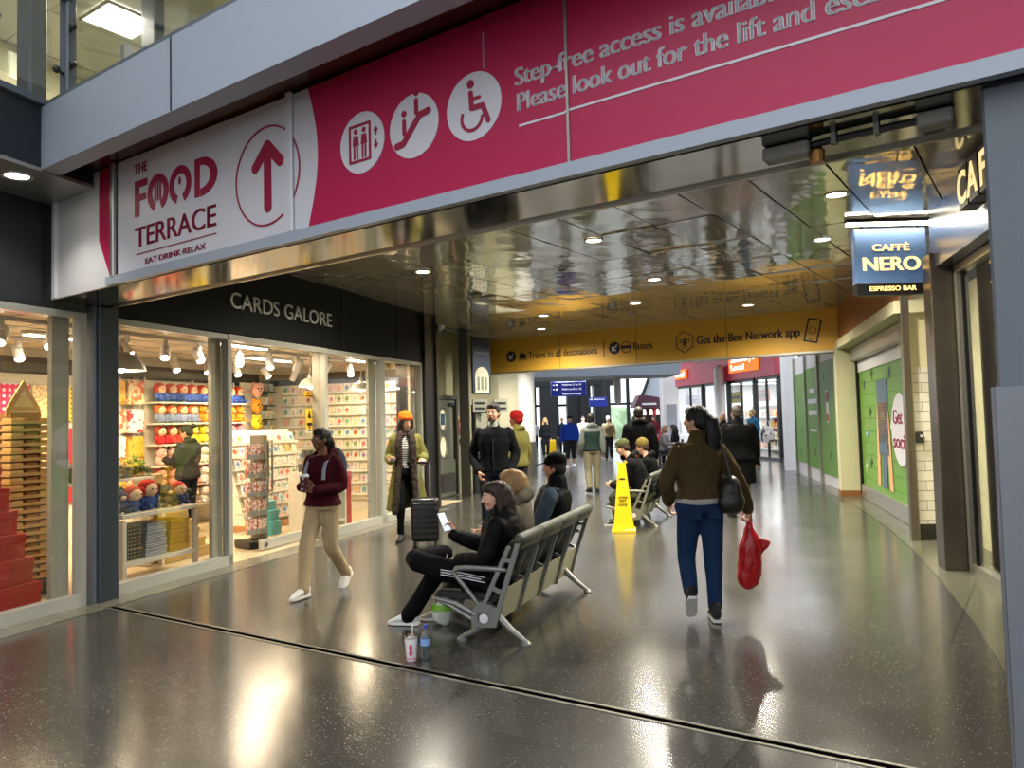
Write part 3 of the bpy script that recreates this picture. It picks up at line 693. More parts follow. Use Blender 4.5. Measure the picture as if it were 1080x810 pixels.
# shell
M_shopwall = mat('shop_warm_white', '#e2d9c4', .6, var=.03, scale=2)
M_band = mat('shop_dark_band', '#3a3733', .6)
mb = MB(); mb.box((2.6, 3.45, 1.5), (11.6, .1, 3.0), SHOP); struct(mb.build('wall_back', M_shopwall))
mb = MB(); mb.box((8.28, 1.9, 1.5), (.1, 3.2, 3.0), SHOP); struct(mb.build('wall_right', M_shopwall))
mb = MB(); mb.box((-3.0, 1.8, 1.5), (.1, 3.4, 3.0), SHOP); struct(mb.build('wall_left', M_shopwall))
mb = MB(); mb.box((2.6, 3.37, 2.53), (11.4, .05, .22), SHOP); mb.box((8.2, 1.9, 2.53), (.05, 2.9, .22), SHOP); struct(mb.build('trim_27', M_band))
mb = MB(); mb.box((2.6, 1.85, 2.8), (11.6, 3.3, .06), SHOP); struct(mb.build('ceiling', mat('shop_ceiling_tile', '#d8d0bf', .7, var=.04)))
mb = MB()
for k in range(20): mb.box((-2.8+.6*k, 1.85, 2.765), (.025, 3.2, .012), SHOP)
for k in range(6): mb.box((2.6, .45+.55*k, 2.765), (11.2, .025, .012), SHOP)
struct(mb.build('trim_28', M_white))
# lights: LED strips, track with heads, dome pendants
M_tube = mat('shop_led', '#fff0cf', .5, emit=8, var=0)
for k, (t, d) in enumerate(((.2, 1.5), (2.2, 1.8), (4.0, .75), (6.0, 1.75), (7.3, .7))):
    l = thing('strip_light', ['LED strip light on the shop ceiling behind the left window', 'LED strip light on the shop ceiling above the plush toys', 'LED strip light on the shop ceiling just inside the open doorway', 'LED strip light on the shop ceiling above the stepped card rack', 'LED strip light on the shop ceiling at the far right window'][k], 'light', M=SHOP @ Matrix.Translation((t, d, 2.727)))
    mb = MB(); mb.box((0, 0, .02), (1.1, .16, .04), bevel=.01); mb.build('body', M_white, l)
    mb = MB(); mb.box((0, 0, -.006), (1.06, .12, .014)); mb.build('diffuser', M_tube, l)
    lamp('AREA', 'shop_strip_lamp', (0, 0, -.03), 40, (1, .80, .54), (1.06, .3), l)
M_spotlens = mat('spot_lens', '#fff4da', .4, emit=30, var=0)
tracks = [(1.0, 'front'), (2.4, 'rear')]
for d, nm in tracks:
    tr = thing('lighting_track', 'white lighting track on the shop ceiling, %s one of two' % ('nearer the glass' if nm == 'front' else 'nearer the back wall'), 'track', M=SHOP @ Matrix.Translation((2.6, d, 2.74)))
    mb = MB(); mb.box((0, 0, 0), (10.4, .04, .03)); mb.build('rail', M_white, tr)
    mb = MB(); mb.box((-5.15, 0, 0), (.12, .06, .05)); mb.build('end_cap', M_white, tr)
def spot_head(first=[None]):
    t = thing('track_spotlight', 'white cylindrical track spotlight inside the card shop', 'spotlight', group='track spotlights in the card shop')
    mb = MB(); mb.box((0, 0, -.04), (.06, .05, .1), bevel=.01); mb.build('bracket', M_white, t)
    T = Matrix.Translation((0, .02, -.15)) @ Matrix.Rotation(rad(-38), 4, 'X')
    mb = MB(); mb.lathe([(.0, .1), (.055, .1), (.06, .08), (.06, -.1), (.05, -.1), (.05, -.085), (0, -.085)], 16, M=T); mb.build('barrel', M_white, t, True)
    mb = MB(); mb.lathe([(0, -.088), (.048, -.088), (.048, -.094), (0, -.094)], 16, M=T); mb.build('lens', M_spotlens, t)
    return t
sp0 = spot_head(); k = 0
for d in (1.0, 2.4):
    for t in (-1.7, -.7, .1, .75, 1.3, 1.75, 2.3, 2.9, 3.5, 4.3, 5.0, 5.7, 6.5, 7.3):
        M_ = SHOP @ Matrix.Translation((t+(.3 if d > 2 else 0), d, 2.725)) @ Matrix.Rotation(rad(random.choice((-50, -20, 20, 160))), 4, 'Z')
        o = sp0 if k == 0 else dup(sp0)
        o.matrix_world = M_
        if k % 2 == 0: lamp('SPOT', 'track_lamp', (0, .1, -.28), 26, (1, .80, .52), .05, o, 85, (rad(38), 0, 0))
        k += 1
M_dome = mat('cream_enamel', '#d8cfb8', .35, var=.02)
def pendant(p, r, label, first=[None]):
    t = thing('pendant_lamp', label, 'lamp', p, 0, 'dome pendants in the shop window')
    mb = MB(); mb.lathe([(.02, .8*r+.06), (.035, .8*r), (.3*r, .78*r), (.72*r, .55*r), (.95*r, .18*r), (r, 0), (.97*r, 0), (.9*r, .18*r), (.68*r, .5*r), (.0, .7*r)], 26); mb.build('shade', M_dome, t, True)
    mb = MB(); mb.tube([(0, 0, .8*r), (0, 0, 2.76-p.z)], .006, 6); mb.build('cord', M_white, t)
    mb = MB(); mb.ell((0, 0, .12*r), .05, n=12); mb.build('bulb', M_spotlens, t, True)
    lamp('POINT', 'pendant_bulb', (0, 0, -.05), 12, (1, .82, .55), .05, t)
pendant(D(127, 391, 8.35), .26, 'cream dome pendant partly behind the slate shop column')
pendant(D(327, 408, 11.6), .17, 'cream dome pendant at the right of the open doorway')
pendant(D(381, 411, 13.0), .18, 'cream dome pendant in the window right of the doorway')

# ---- merchandise
def obj_in(root_M, name, label, cat, group=None): return thing(name, label, cat, M=root_M, group=group)
SH_ = lambda t, d, z, rz=0: SHOP @ Matrix.Translation((t, d, z)) @ Matrix.Rotation(rz, 4, 'Z')
M_wshelf = mat('white_shelf', '#ddd6c6', .5, var=.03)
M_red = mat('gift_red', '#b5161c', .45); M_kraft = mat('kraft_box', '#a98a4e', .6, var=.1)
def gift_box(name, w, d, h, m, label, cat, group, M, lid=None):
    t = thing(name, label, cat, M=M, group=group)
    mb = MB(); mb.box((0, 0, h*.42), (w, d, h*.84), bevel=.004); mb.build('base', m, t)
    mb = MB(); mb.box((0, 0, h*.82), (w+.012, d+.012, h*.36), bevel=.005); mb.build('lid', lid or m, t)
    return t
# red nested boxes in the left window
z = 0.02
for k in range(6):
    w = .9-.1*k; h = .235-.008*k
    gift_box('gift_box', w, w*.75, h, M_red, ['red gift box at the bottom of the red pile in the left window', 'second red gift box from the bottom of the pile', 'third red gift box from the bottom of the pile', 'fourth red gift box from the bottom of the pile', 'fifth red gift box from the bottom, just under the top one', 'small red gift box on top of the pile in the left window'][k], 'box', 'red gift boxes', SH_(.16, .62, z)); z += h
# white table at the left edge
def leg_table(name, label, t0, t1, d0, d1, tops, M_=M_wshelf):
    r = thing(name, label, 'table', M=SH_((t0+t1)/2, (d0+d1)/2, .012)); w = t1-t0; dd = d1-d0
    for nm, z in tops:
        mb = MB(); mb.box((0, 0, z), (w, dd, .045), bevel=.004); mb.build(nm, M_, r)
    zt = max(z for _, z in tops)
    for sx in (-1, 1):
        for sy in (-1, 1):
            mb = MB(); mb.box((sx*(w/2-.03), sy*(dd/2-.03), zt/2-.02), (.055, .055, zt-.03), bevel=.004); mb.build('leg', M_, r)
    return r
leg_table('display_table', 'white display table at the very left edge of the left window', -.95, .02, .12, .24+.03, [('tabletop', .62), ('shelf', .2)])
mg = thing('gift_mug', 'white mug on the table at the left edge of the window', 'mug', M=SH_(-.06, .19, .655))
mb = MB(); mb.lathe([(0, 0), (.045, 0), (.05, .01), (.05, .11), (.046, .11), (.045, .015), (0, .012)], 20); mb.build('cup', M_white, mg, True)
mb = MB(); mb.tube([(.048, 0, .09), (.08, 0, .085), (.085, 0, .05), (.048, 0, .03)], .008, 8); mb.build('handle', M_white, mg, True)
gift_box('photo_box', .1, .09, .12, M_white, 'small white carton beside the mug in the left window', 'box', None, SH_(-.2, .19, .655))
gift_box('photo_box', .2, .12, .3, M_red, 'red box under the white table at the left edge', 'box', None, SH_(-.25, .2, .24))
# tall cardboard display tower
tw = thing('cardboard_display', 'tall cardboard display tower of snack bars with a pointed header', 'display stand', M=SH_(.98, 1.0, .012, rad(-8)))
M_card = mat('display_cardboard', '#c59b5a', .6, var=.08)
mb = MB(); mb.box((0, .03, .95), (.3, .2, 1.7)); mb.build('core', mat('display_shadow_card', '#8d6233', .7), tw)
for k in range(22):
    z = .16+k*.073; mb = MB(); w = .46-.003*k
    mb.box((0, 0, z), (w, .36, .012)); mb.box((0, -.18, z+.012), (w, .008, .03)); mb.box((-w/2, 0, z+.012), (.008, .36, .03)); mb.box((w/2, 0, z+.012), (.008, .36, .03)); mb.build('tray', M_card, tw)
for k in range(22):
    z = .172+k*.073
    for q in range(3):
        if True:
            b = MB(); b.box((-.14+.14*q, -.09, z+.024), (.115, .16, .036), bevel=.004); b.build('snack_bar', mat('wrapper%d' % q, ('#d9b06a', '#8c5a2c', '#c98f45')[q], .4), tw)
mb = MB(); mb.prism([(-.17, 0), (.17, 0), (.17, .07), (0, .36), (-.17, .07)], -.012, .012, M=Matrix.Translation((0, -.02, 1.77))); hdr_ = mb.build('header_card', M_card, tw)
mb = MB(); mb.prism([(-.1, .09), (.1, .09), (0, .27)], -.018, -.012, M=Matrix.Translation((0, -.02, 1.77))); mb.box((0, -.036, 1.81), (.26, .006, .03)); mb.build('header_print', mat('header_print', '#e0c18c', .6), hdr_)
mb = MB(); mb.box((0, 0, .07), (.5, .46, .13), bevel=.01); mb.build('base', M_black, tw)
# wrapping paper and gift bags on the back wall
WR = [(2.55, 2.98, pattern_mat('pink_dots', 'dots', '#e02a68', '#ffe6ee', 12, size=.3), 'pink polka-dot'), (3.0, 3.36, pattern_mat('cream_print', 'blotch', '#f2e2a8', '#c98', 30, size=.55), 'cream floral'), (3.38, 3.85, pattern_mat('yellow_dots', 'dots', '#f0d24a', '#7a5c2c', 14, size=.26), 'yellow spotted')]
for r, z in enumerate((2.02, 1.42, .86)):
    for a, b, m, nm in WR:
        mm = m if r == 0 else (pattern_mat('pink_dots2', 'dots', '#d81f5c', '#ffffff', 12, size=.3) if a < 2.6 else (M_red if b > 3.5 else m))
        t = thing('wrapping_paper', ('%s wrapping paper sheet on the %s row of the wall in the left window' % (nm if r == 0 else {2.55: 'pink spotted', 3.0: 'cream', 3.38: 'plain red'}[a], ('top', 'middle', 'lower')[r])), 'wrapping paper', M=SH_((a+b)/2, 3.36, z))
        mb = MB(); mb.box((0, 0, 0), (b-a-.02, .02, .5), bevel=.004); mb.build('sheet', mm, t)
        mb = MB(); mb.tube([(-(b-a)/2+.02, -.02, .26), ((b-a)/2-.02, -.02, .26)], .014, 8); mb.build('hanging_rail', M_white, t)
def gift_bag(t_, z, m, label, group, w=.3, h=.36):
    r = thing('gift_bag', label, 'gift bag', M=SH_(t_, 3.3, z), group=group)
    mb = MB(); mb.loft([[V((-w/2, -.05, 0)), V((w/2, -.05, 0)), V((w/2, .05, 0)), V((-w/2, .05, 0))], [V((-w/2, -.04, h)), V((w/2, -.04, h)), V((w/2, .0, h)), V((-w/2, .0, h))]]); mb.build('bag', m, r)
    mb = MB(); mb.tube([(-.06, -.04, h-.02), (-.05, -.045, h+.05), (.05, -.045, h+.05), (.06, -.04, h-.02)], .005, 6); mb.build('handle', M_white, r)
bagm = [pattern_mat('bagA', 'blotch', '#f5efe2', '#c8372f', 12, size=.58), pattern_mat('bagB', 'blotch', '#e7b23c', '#8a5a1f', 9, size=.62), pattern_mat('bagC', 'blotch', '#d86a3c', '#f0e0b0', 14, size=.5)]
for r, z in enumerate((2.02, 1.58, 1.16, .74)):
    for c in range(3):
        gift_bag(3.98+.36*c, z, bagm[(c+r) % 3], 'printed gift bag on the %s row left of the plush shelves' % ('top', 'second', 'third', 'bottom')[r], 'gift bags %s row' % ('top', 'second', 'third', 'bottom')[r])
# shelves with plush toys on the back wall
shf = thing('shelving_unit', 'pale wall shelving full of plush toys behind the second window', 'shelving', M=SH_(6.0, 3.2, 0))
mb = MB(); mb.box((0, .17, 1.25), (2.1, .03, 2.3)); mb.build('back_panel', M_shopwall, shf)
rows = [2.06, 1.72, 1.38, 1.04, .70, .36]
for z in rows: mb = MB(); mb.box((0, 0, z-.015), (2.1, .34, .03), bevel=.004); mb.build('shelf', M_wshelf, shf)
for sx in (-1.06, 0, 1.06): mb = MB(); mb.box((sx, .14, 1.25), (.03, .05, 2.4)); mb.build('upright', M_wshelf, shf)
def plush_mats(h, b, e): return mat('plush'+h, h, .9, var=.1, scale=30, sheen=.4), mat('plush'+b, b, .9, var=.1, scale=30, sheen=.4), mat('plush'+e, e, .9, var=.1, scale=30, sheen=.4)
M_face = mat('plush_face', '#f0c9a0', .9)
def plush_doll(first=[None]):
    r = thing('plush_doll', 'x', 'plush toy')
    mb = MB(); mb.ell((0, 0, .07), (.085, .065, .08)); mb.ell((-.06, -.06, .03), (.03, .05, .028)); mb.ell((.06, -.06, .03), (.03, .05, .028)); mb.ell((-.1, -.01, .09), (.03, .03, .05)); mb.ell((.1, -.01, .09), (.03, .03, .05)); mb.build('body', mat('plush#2f4fa0', '#2f4fa0', .9), r, True)
    mb = MB(); mb.ell((0, -.01, .19), (.085, .075, .075)); hd_ = mb.build('head', M_face, r, True)
    mb = MB(); mb.ell((0, .015, .215), (.105, .08, .075)); mb.ell((-.08, 0, .18), (.035, .04, .05)); mb.ell((.08, 0, .18), (.035, .04, .05)); mb.build('hair', mat('plush#c43a14', '#c43a14', .95), r, True)
    mb = MB(); mb.ell((-.03, -.083, .195), .009, n=8); mb.ell((.03, -.083, .195), .009, n=8); mb.build('eyes', M_black, hd_, True)
    return r
def plush_animal():
    r = thing('plush_animal', 'x', 'plush toy')
    mb = MB(); mb.ell((0, 0, .08), (.095, .08, .085)); mb.ell((-.06, -.07, .03), (.032, .045, .03)); mb.ell((.06, -.07, .03), (.032, .045, .03)); mb.ell((0, -.02, .19), (.085, .075, .075)); mb.build('body', mat('plush#e08a1c', '#e08a1c', .9), r, True)
    mb = MB(); mb.ell((-.06, 0, .262), (.03, .018, .032), n=10); mb.ell((.06, 0, .262), (.03, .018, .032), n=10); mb.build('ears', mat('plush#e08a1c', '#e08a1c', .9), r, True)
    mb = MB(); mb.ell((0, -.088, .175), (.034, .022, .026), n=10); mb.build('muzzle', M_face, r, True)
    mb = MB(); mb.ell((-.03, -.09, .21), .009, n=8); mb.ell((.03, -.09, .21), .009, n=8); mb.build('eyes', M_black, r, True)
    return r
pd0, pa0 = plush_doll(), plush_animal(); used = {'d': False, 'a': False}
def put_plush(kind, M_, label, group, c1=None, c2=None):
    p0 = pd0 if kind == 'd' else pa0
    o = dup(p0) if used[kind] else p0; 
    used[kind] = True
    o.matrix_world = M_; o['label'] = label; o['group'] = group
    for ch in o.children:
        nm = ch.name.split('.')[0]
        if c1 and nm == 'body': setmat(ch, mat('plush'+c1, c1, .9, var=.1, scale=30))
        if c2 and nm in ('hair', 'ears'): setmat(ch, mat('plush'+c2, c2, .9, var=.1, scale=30))
    return o
plan = [[('d', '#2f4fa0', '#c43a14', 'red-haired plush doll in blue', 9)],
        [('d', '#7d86a8', '#c8542a', 'ginger plush doll in grey', 4), ('a', '#dd8418', '#dd8418', 'orange plush animal', 5)],
        [('d', '#b8282a', '#8c1a1a', 'red plush doll', 3), ('a', '#d9c52e', '#d9c52e', 'yellow plush animal', 2), ('a', '#d67f8f', '#d67f8f', 'pink plush animal', 4)],
        [('a', '#c9a79a', '#8c2a2a', 'dusty pink plush animal', 4), ('a', '#dfe0c4', '#7f9a4a', 'cream plush animal with green ears', 5)],
        [('a', '#c98f7c', '#a33', 'salmon plush animal', 4), ('a', '#e2d9cf', '#b03030', 'white plush animal with red ears', 5)],
        [('a', '#b59a80', '#b59a80', 'tan plush animal', 4), ('a', '#e6e0d6', '#dc7a2a', 'white plush animal with orange ears', 5)]]
ordn = ('top', 'second', 'third', 'fourth', 'fifth', 'lowest')
for r, row in enumerate(plan):
    k = 0; tot = sum(x[4] for x in row)
    for kind, c1, c2, nm, cnt in row:
        for q in range(cnt):
            x = -.95+1.9*k/(tot-1); k += 1
            put_plush(kind, SH_(6.0+x, 3.12, rows[r]) @ Matrix.Diagonal((1.0, 1.1, 1.05, 1)), '%s on the %s plush shelf in the card shop' % (nm, ordn[r]), '%ss on the %s plush shelf' % (nm, ordn[r]), c1, c2)
# column of round plush faces beside the doorway
pc = thing('hanging_rack', 'narrow rack of round plush faces just left inside the doorway', 'rack', M=SH_(7.25, 3.1, 0))
mb = MB(); mb.box((0, .1, 1.3), (.34, .03, 2.3)); mb.build('back_panel', M_wshelf, pc)
for k in range(7): mb = MB(); mb.tube([(0, .1, .5+.3*k), (0, -.1, .52+.3*k)], .008, 6); mb.build('hook', M_alu, pc)
cf = [('#e8c94a', 'yellow'), ('#d8622a', 'orange'), ('#e6dccb', 'white'), ('#3a3838', 'black and white'), ('#e9cf2e', 'bright yellow'), ('#e09a2c', 'amber'), ('#e3a48c', 'peach')]
for k in range(7):
    r = thing('plush_cushion', '%s round plush face, number %s up on the narrow rack' % (cf[k][1], ('one', 'two', 'three', 'four', 'five', 'six', 'seven')[k]), 'plush toy', M=SH_(7.25, 2.96, .5+.3*k), group='round plush faces on the narrow rack')
    mb = MB(); mb.ell((0, 0, 0), (.145, .075, .135)); b_ = mb.build('body', mat('plush'+cf[k][0], cf[k][0], .9), r, True)
    mb = MB(); mb.ell((-.045, -.07, .03), (.016, .014, .02), n=8); mb.ell((.045, -.07, .03), (.016, .014, .02), n=8); mb.ell((0, -.078, -.02), (.02, .012, .012), n=8); mb.build('face', M_black if k != 3 else M_white, b_, True)
    mb = MB(); mb.ell((-.09, 0, .12), (.04, .025, .035), n=10); mb.ell((.09, 0, .12), (.04, .025, .035), n=10); mb.build('ears', mat('plush'+cf[k][0], cf[k][0], .9), r, True)
# ---- table in the second window with dolls, trays, box stacks
tb = leg_table('display_table', 'white two-tier display table in the second window', 1.52, 2.62, .26, .8, [('tabletop', .70), ('shelf', .2)])
ri = thing('display_riser', 'slim white riser shelf behind the dolls in the second window', 'shelf', M=SH_(1.75, .98, .012))
mb = MB(); mb.box((.15, 0, 1.04), (1.3, .3, .03), bevel=.004); mb.build('shelf', M_wshelf, ri)
for sx in (-.47, .77):
    mb = MB(); mb.box((sx, .0, .52), (.04, .26, 1.03)); mb.build('leg', M_wshelf, ri)
for k in range(5):
    nm = ['dark blue-coated plush bear', 'red-hatted plush doll', 'large red-hatted plush doll in the middle', 'plush doll with a navy coat', 'plush doll at the right end']
    kd = 'a' if k in (0, 3) else 'd'
    put_plush(kd, SH_(1.62+.22*k, .45, .735) @ Matrix.Diagonal((1.1, 1.1, .95 if k != 2 else 1.15, 1)), nm[k]+' on the white table in the second window', 'plush dolls on the window table', ('#26304a', '#223a7a', '#33508a', '#2b2f4a', '#27365e')[k], ('#26304a', '#b22418', '#b22418', '#7c3a22', '#b22418')[k])
M_uj = pattern_mat('union_print', 'blotch', '#b02030', '#e8e6e6', 40, size=.5)
for k in range(2): gift_box('biscuit_tin', .14, .1, .12, M_uj, 'red and white patterned tin at the left end of the window table, %s' % ('nearer the glass' if k == 0 else 'behind the other'), 'tin', 'patterned tins', SH_(1.46+.02*k, .36+.22*k, .735))
for k in range(4):
    tr_ = thing('display_tray', ['acrylic tray of green soft toys, leftmost on the riser', 'acrylic tray of dark green soft toys, second on the riser', 'acrylic tray of mixed soft toys, third on the riser', 'acrylic tray of yellow-green toys, right end of the riser'][k], 'tray', M=SH_(1.42+.315*k, .98, 1.07))
    mb = MB()
    for sx in (-1, 1): mb.box((sx*.15, 0, .06), (.006, .24, .12)); mb.box((0, sx*.12, .06), (.3, .006, .12))
    mb.box((0, 0, .004), (.3, .24, .008)); mb.build('tray', glass('acrylic', (.92, .94, .93), .12), tr_)
    for q in range(6):
        c = (('#5b7a4a', '#6d8a5c', '#8c6a5a'), ('#2f4a32', '#3f5e3a', '#55604a'), ('#8a6e60', '#6a7a50', '#b08a60'), ('#c0a820', '#a8a02c', '#7f8c28'))[k][q % 3]
        put_plush('a', SH_(1.33+.315*k+.09*(q % 3), .94+.09*(q//3), 1.08+.02*q) @ Matrix.Diagonal((.5, .5, .5, 1)), '%s on the window riser' % ('small soft toy in the leftmost tray', 'small soft toy in the second tray', 'small soft toy in the third tray', 'small soft toy in the right-end tray')[k], 'soft toys in tray %s' % ('a', 'b', 'c', 'd')[k], c, c)
hm = thing('plush_animal', 'large grey-green plush sitting above the trays in the second window', 'plush toy', M=SH_(1.75, 1.1, 1.1))
for ch in pa0.children:
    c = ch.copy(); COL.objects.link(c); c.parent = hm
    if ch.name.split('.')[0] in ('body', 'ears'): setmat(c, mat('plush#4f6a55', '#4f6a55', .9))
# boxes on its lower shelf
bx = [(1.72, pattern_mat('black_gold', 'dots', '#17161a', '#a08a3c', 26, size=.25), 'black patterned', 3), (2.07, pattern_mat('grey_stripe', 'stripesz', '#b9bcc2', '#59606c', 16, size=.5), 'grey striped', 4), (2.42, mat('mustard_box', '#c79a20', .55), 'mustard yellow', 3)]
for t_, m, nm, n_ in bx:
    for k in range(n_):
        h = .36/n_; gift_box('gift_box', .31-.015*k, .3, h, m, '%s gift box, %s in its stack under the window table' % (nm, ('lowest', 'second up', 'third up', 'topmost')[k] if n_ == 4 else ('lowest', 'middle', 'topmost')[k]), 'box', '%s boxes' % nm, SH_(t_, .5, .235+h*k))
z = .012
for k in range(9):
    w = .78-.075*k; gift_box('gift_box', w, w*.7, .118, M_kraft, ('kraft gift box, %s of the stepped kraft tower' % ('bottom', 'second from the bottom', 'third from the bottom', 'fourth from the bottom', 'middle', 'fourth from the top', 'third from the top', 'second from the top', 'top')[k]), 'box', 'kraft boxes', SH_(2.66+w/2, 1.05, z)); z += .118
# ---- greeting cards
def card(first=[None]):
    mb = MB(); mb.box((0, 0, .085), (.125, .006, .17)); mb.mi = 1; mb.prism([(-.035, .05), (.035, .05), (.045, .1), (0, .14), (-.045, .1)], -.0055, -.003); mb.mi = 2
    mb.box((0, -.004, .032), (.08, .002, .012))
    return mb
cd0 = tag(card().build('greeting_card', [mat('card_white', '#efe8d8', .6), mat('motif_red', '#c4524a', .6), mat('motif_grey', '#6a6460', .6)]), 'x', 'card')
card_used = [False]; cr_ = random.Random(5)
motifs = ['#c4524a', '#d9a23c', '#6f9a86', '#8c6fa0', '#c98aa0', '#5b7fa8', '#7c8a4a', '#b8b0a0', '#cfc7b5', '#a0522d', '#d8c9b0', '#e0b0a8']
bases = ['#efe8d8', '#efe8d8', '#efe8d8', '#efe8d8', '#e8d8b8', '#f3efe6', '#e8cfc8', '#d8e0d4', '#dfc08a', '#c9d6dc']
def put_card(M_, label, group):
    o = cd0 if not card_used[0] else cd0.copy()
    if card_used[0]: COL.objects.link(o)
    card_used[0] = True
    o.matrix_world = M_; o['label'] = label; o['group'] = group
    for s_, pal in ((0, bases), (1, motifs)):
        c = cr_.choice(pal); o.material_slots[s_].link = 'OBJECT'; o.material_slots[s_].material = mat('print'+c, c, .6)
    return o
rk = thing('card_rack', 'white stepped greeting card rack facing the open shop doorway', 'rack', M=SH_(5.95, 1.55, .012))
NR = 7
mb = MB(); mb.loft([[V((-.85, .0, .1)), V((.85, .0, .1)), V((.85, .5, .1)), V((-.85, .5, .1))], [V((-.85, .42, 1.56)), V((.85, .42, 1.56)), V((.85, .5, 1.56)), V((-.85, .5, 1.56))]]); mb.build('backboard', M_wshelf, rk)
mb = MB(); mb.box((0, .2, .05), (1.74, .6, .1), bevel=.01); mb.build('plinth', mat('oak_plinth', '#a87a48', .5), rk)
for r in range(NR):
    z = .16+r*.195; y = -.06+.058*r; mb = MB(); mb.box((0, y, z), (1.74, .1, .012)); mb.box((0, y-.05, z+.018), (1.74, .006, .045)); mb.build('shelf', M_wshelf, rk)
    for c in range(10):
        put_card(SH_(5.95-.77+.171*c, 1.55+y+.0, z+.02) @ Matrix.Rotation(rad(-14), 4, 'X') @ Matrix.Diagonal((1.1, 1, .98, 1)), 'greeting card on row %s, counted from the floor, of the stepped rack' % ('one', 'two', 'three', 'four', 'five', 'six', 'seven')[r], 'cards on rack row %s' % ('one', 'two', 'three', 'four', 'five', 'six', 'seven')[r])
# spinner rack just inside the doorway
sn = thing('card_spinner', 'narrow card spinner with five tiers just inside the open doorway', 'rack', M=SH_(3.9, .5, .012, rad(-22)))
mb = MB(); mb.box((.14, .06, .78), (.05, .34, 1.42)); mb.build('spine_panel', mat('spinner_grey', '#77726a', .5), sn)
mb = MB(); mb.box((.05, .06, .05), (.34, .4, .1), bevel=.01); mb.build('base', M_black, sn)
mb = MB(); mb.tube([(.24, .0, .5), (.24, .0, 1.3)], .01, 8); mb.build('pole', M_alu, sn)
M_tier = pattern_mat('tier_cards', 'blotch', '#e3c9b4', '#b5615a', 38, size=.52)
for k in range(5):
    z = .2+.245*k; mb = MB(); mb.box((0, 0, z), (.3, .3, .012)); mb.box((0, -.14, z+.03), (.3, .006, .05)); t_ = mb.build('tier', M_alu, sn)
    for q in range(2): mb = MB(); mb.box((-.075+.15*q, -.1, z+.1), (.135, .05, .185)); mb.build('card_pack', M_tier, t_)
# open glass door leaf with D handle
gl = thing('glass_door_leaf', 'open glass shop door leaf with a steel D handle and bottom rail', 'door', M=SH_(4.3, .22, .012, rad(0)))
mb = MB(); mb.box((0, 0, 1.22), (1.2, .012, 2.3)); mb.build('pane', M_glassS, gl)
mb = MB(); mb.box((0, 0, .07), (1.22, .05, .13), bevel=.005); mb.build('bottom_rail', M_frame, gl)
mb = MB(); mb.tube([(-.42, -.0, .75), (-.42, -.06, .77), (-.42, -.06, 1.4), (-.42, 0, 1.42)], .016, 8); mb.tube([(-.34, -.0, .75), (-.34, .06, .77), (-.34, .06, 1.4), (-.34, 0, 1.42)], .016, 8); mb.build('handle', M_steel, gl, True)
mb = MB(); mb.lathe([(0, 0), (.03, 0), (.03, .01), (0, .01)], 14, M=Matrix.Translation((-.52, -.03, .07)) @ Matrix.Rotation(PI/2, 4, 'X')); mb.build('lock', M_steel, gl)
# upper wall display, cards on the side wall behind the right windows
SW = lambda d, z: SHOP @ Matrix.Translation((8.16, d, z)) @ Matrix.Rotation(-PI/2, 4, 'Z')
wr = thing('card_rack', 'wall rack of greeting cards behind the two right-hand windows', 'rack', M=SW(1.6, 0))
mb = MB(); mb.box((0, .04, 1.35), (2.9, .03, 2.3)); mb.build('backboard', M_wshelf, wr)
for r in range(10):
    z = .3+.215*r; mb = MB(); mb.box((0, -.01, z), (2.9, .07, .01)); mb.box((0, -.045, z+.015), (2.9, .006, .035)); mb.build('shelf', M_wshelf, wr)
    for c in range(17):
        put_card(SW(.22+.172*c, z+.012) @ Matrix.Translation((0, -.01, 0)) @ Matrix.Rotation(rad(-8), 4, 'X') @ Matrix.Diagonal((1, 1, 1.0, 1)), 'greeting card on the side-wall rack, %s shelf from the floor' % ('first', 'second', 'third', 'fourth', 'fifth', 'sixth', 'seventh', 'eighth', 'ninth', 'top')[r], 'cards on side-wall shelf %s' % ('first', 'second', 'third', 'fourth', 'fifth', 'sixth', 'seventh', 'eighth', 'ninth', 'top')[r])
bw = thing('shelving_unit', 'dark wall shelves with boxed stationery behind the stepped card rack', 'shelving', M=SH_(7.8, 3.28, 0))
mb = MB(); mb.box((0, .08, 1.6), (.6, .02, 1.7)); mb.build('back_panel', mat('shelf_taupe', '#8a8378', .6), bw)
for k in range(6):
    z = .95+.27*k; mb = MB(); mb.box((0, -.02, z), (.6, .2, .02)); mb.build('shelf', M_dark, bw)
for k in range(6):
    for q in range(4):
        gift_box('stationery_box', .11, .08, .15, mat('stat%d' % ((k+q) % 4), ('#9fb5b0', '#c9b79a', '#d8cfc0', '#b08c86')[(k+q) % 4], .5), 'small stationery box on shelf %s of the dark wall shelves' % ('one', 'two', 'three', 'four', 'five', 'six')[k], 'box', 'stationery on dark shelf %s' % ('one', 'two', 'three', 'four', 'five', 'six')[k], SH_(7.59+.14*q, 3.24, .96+.27*k))
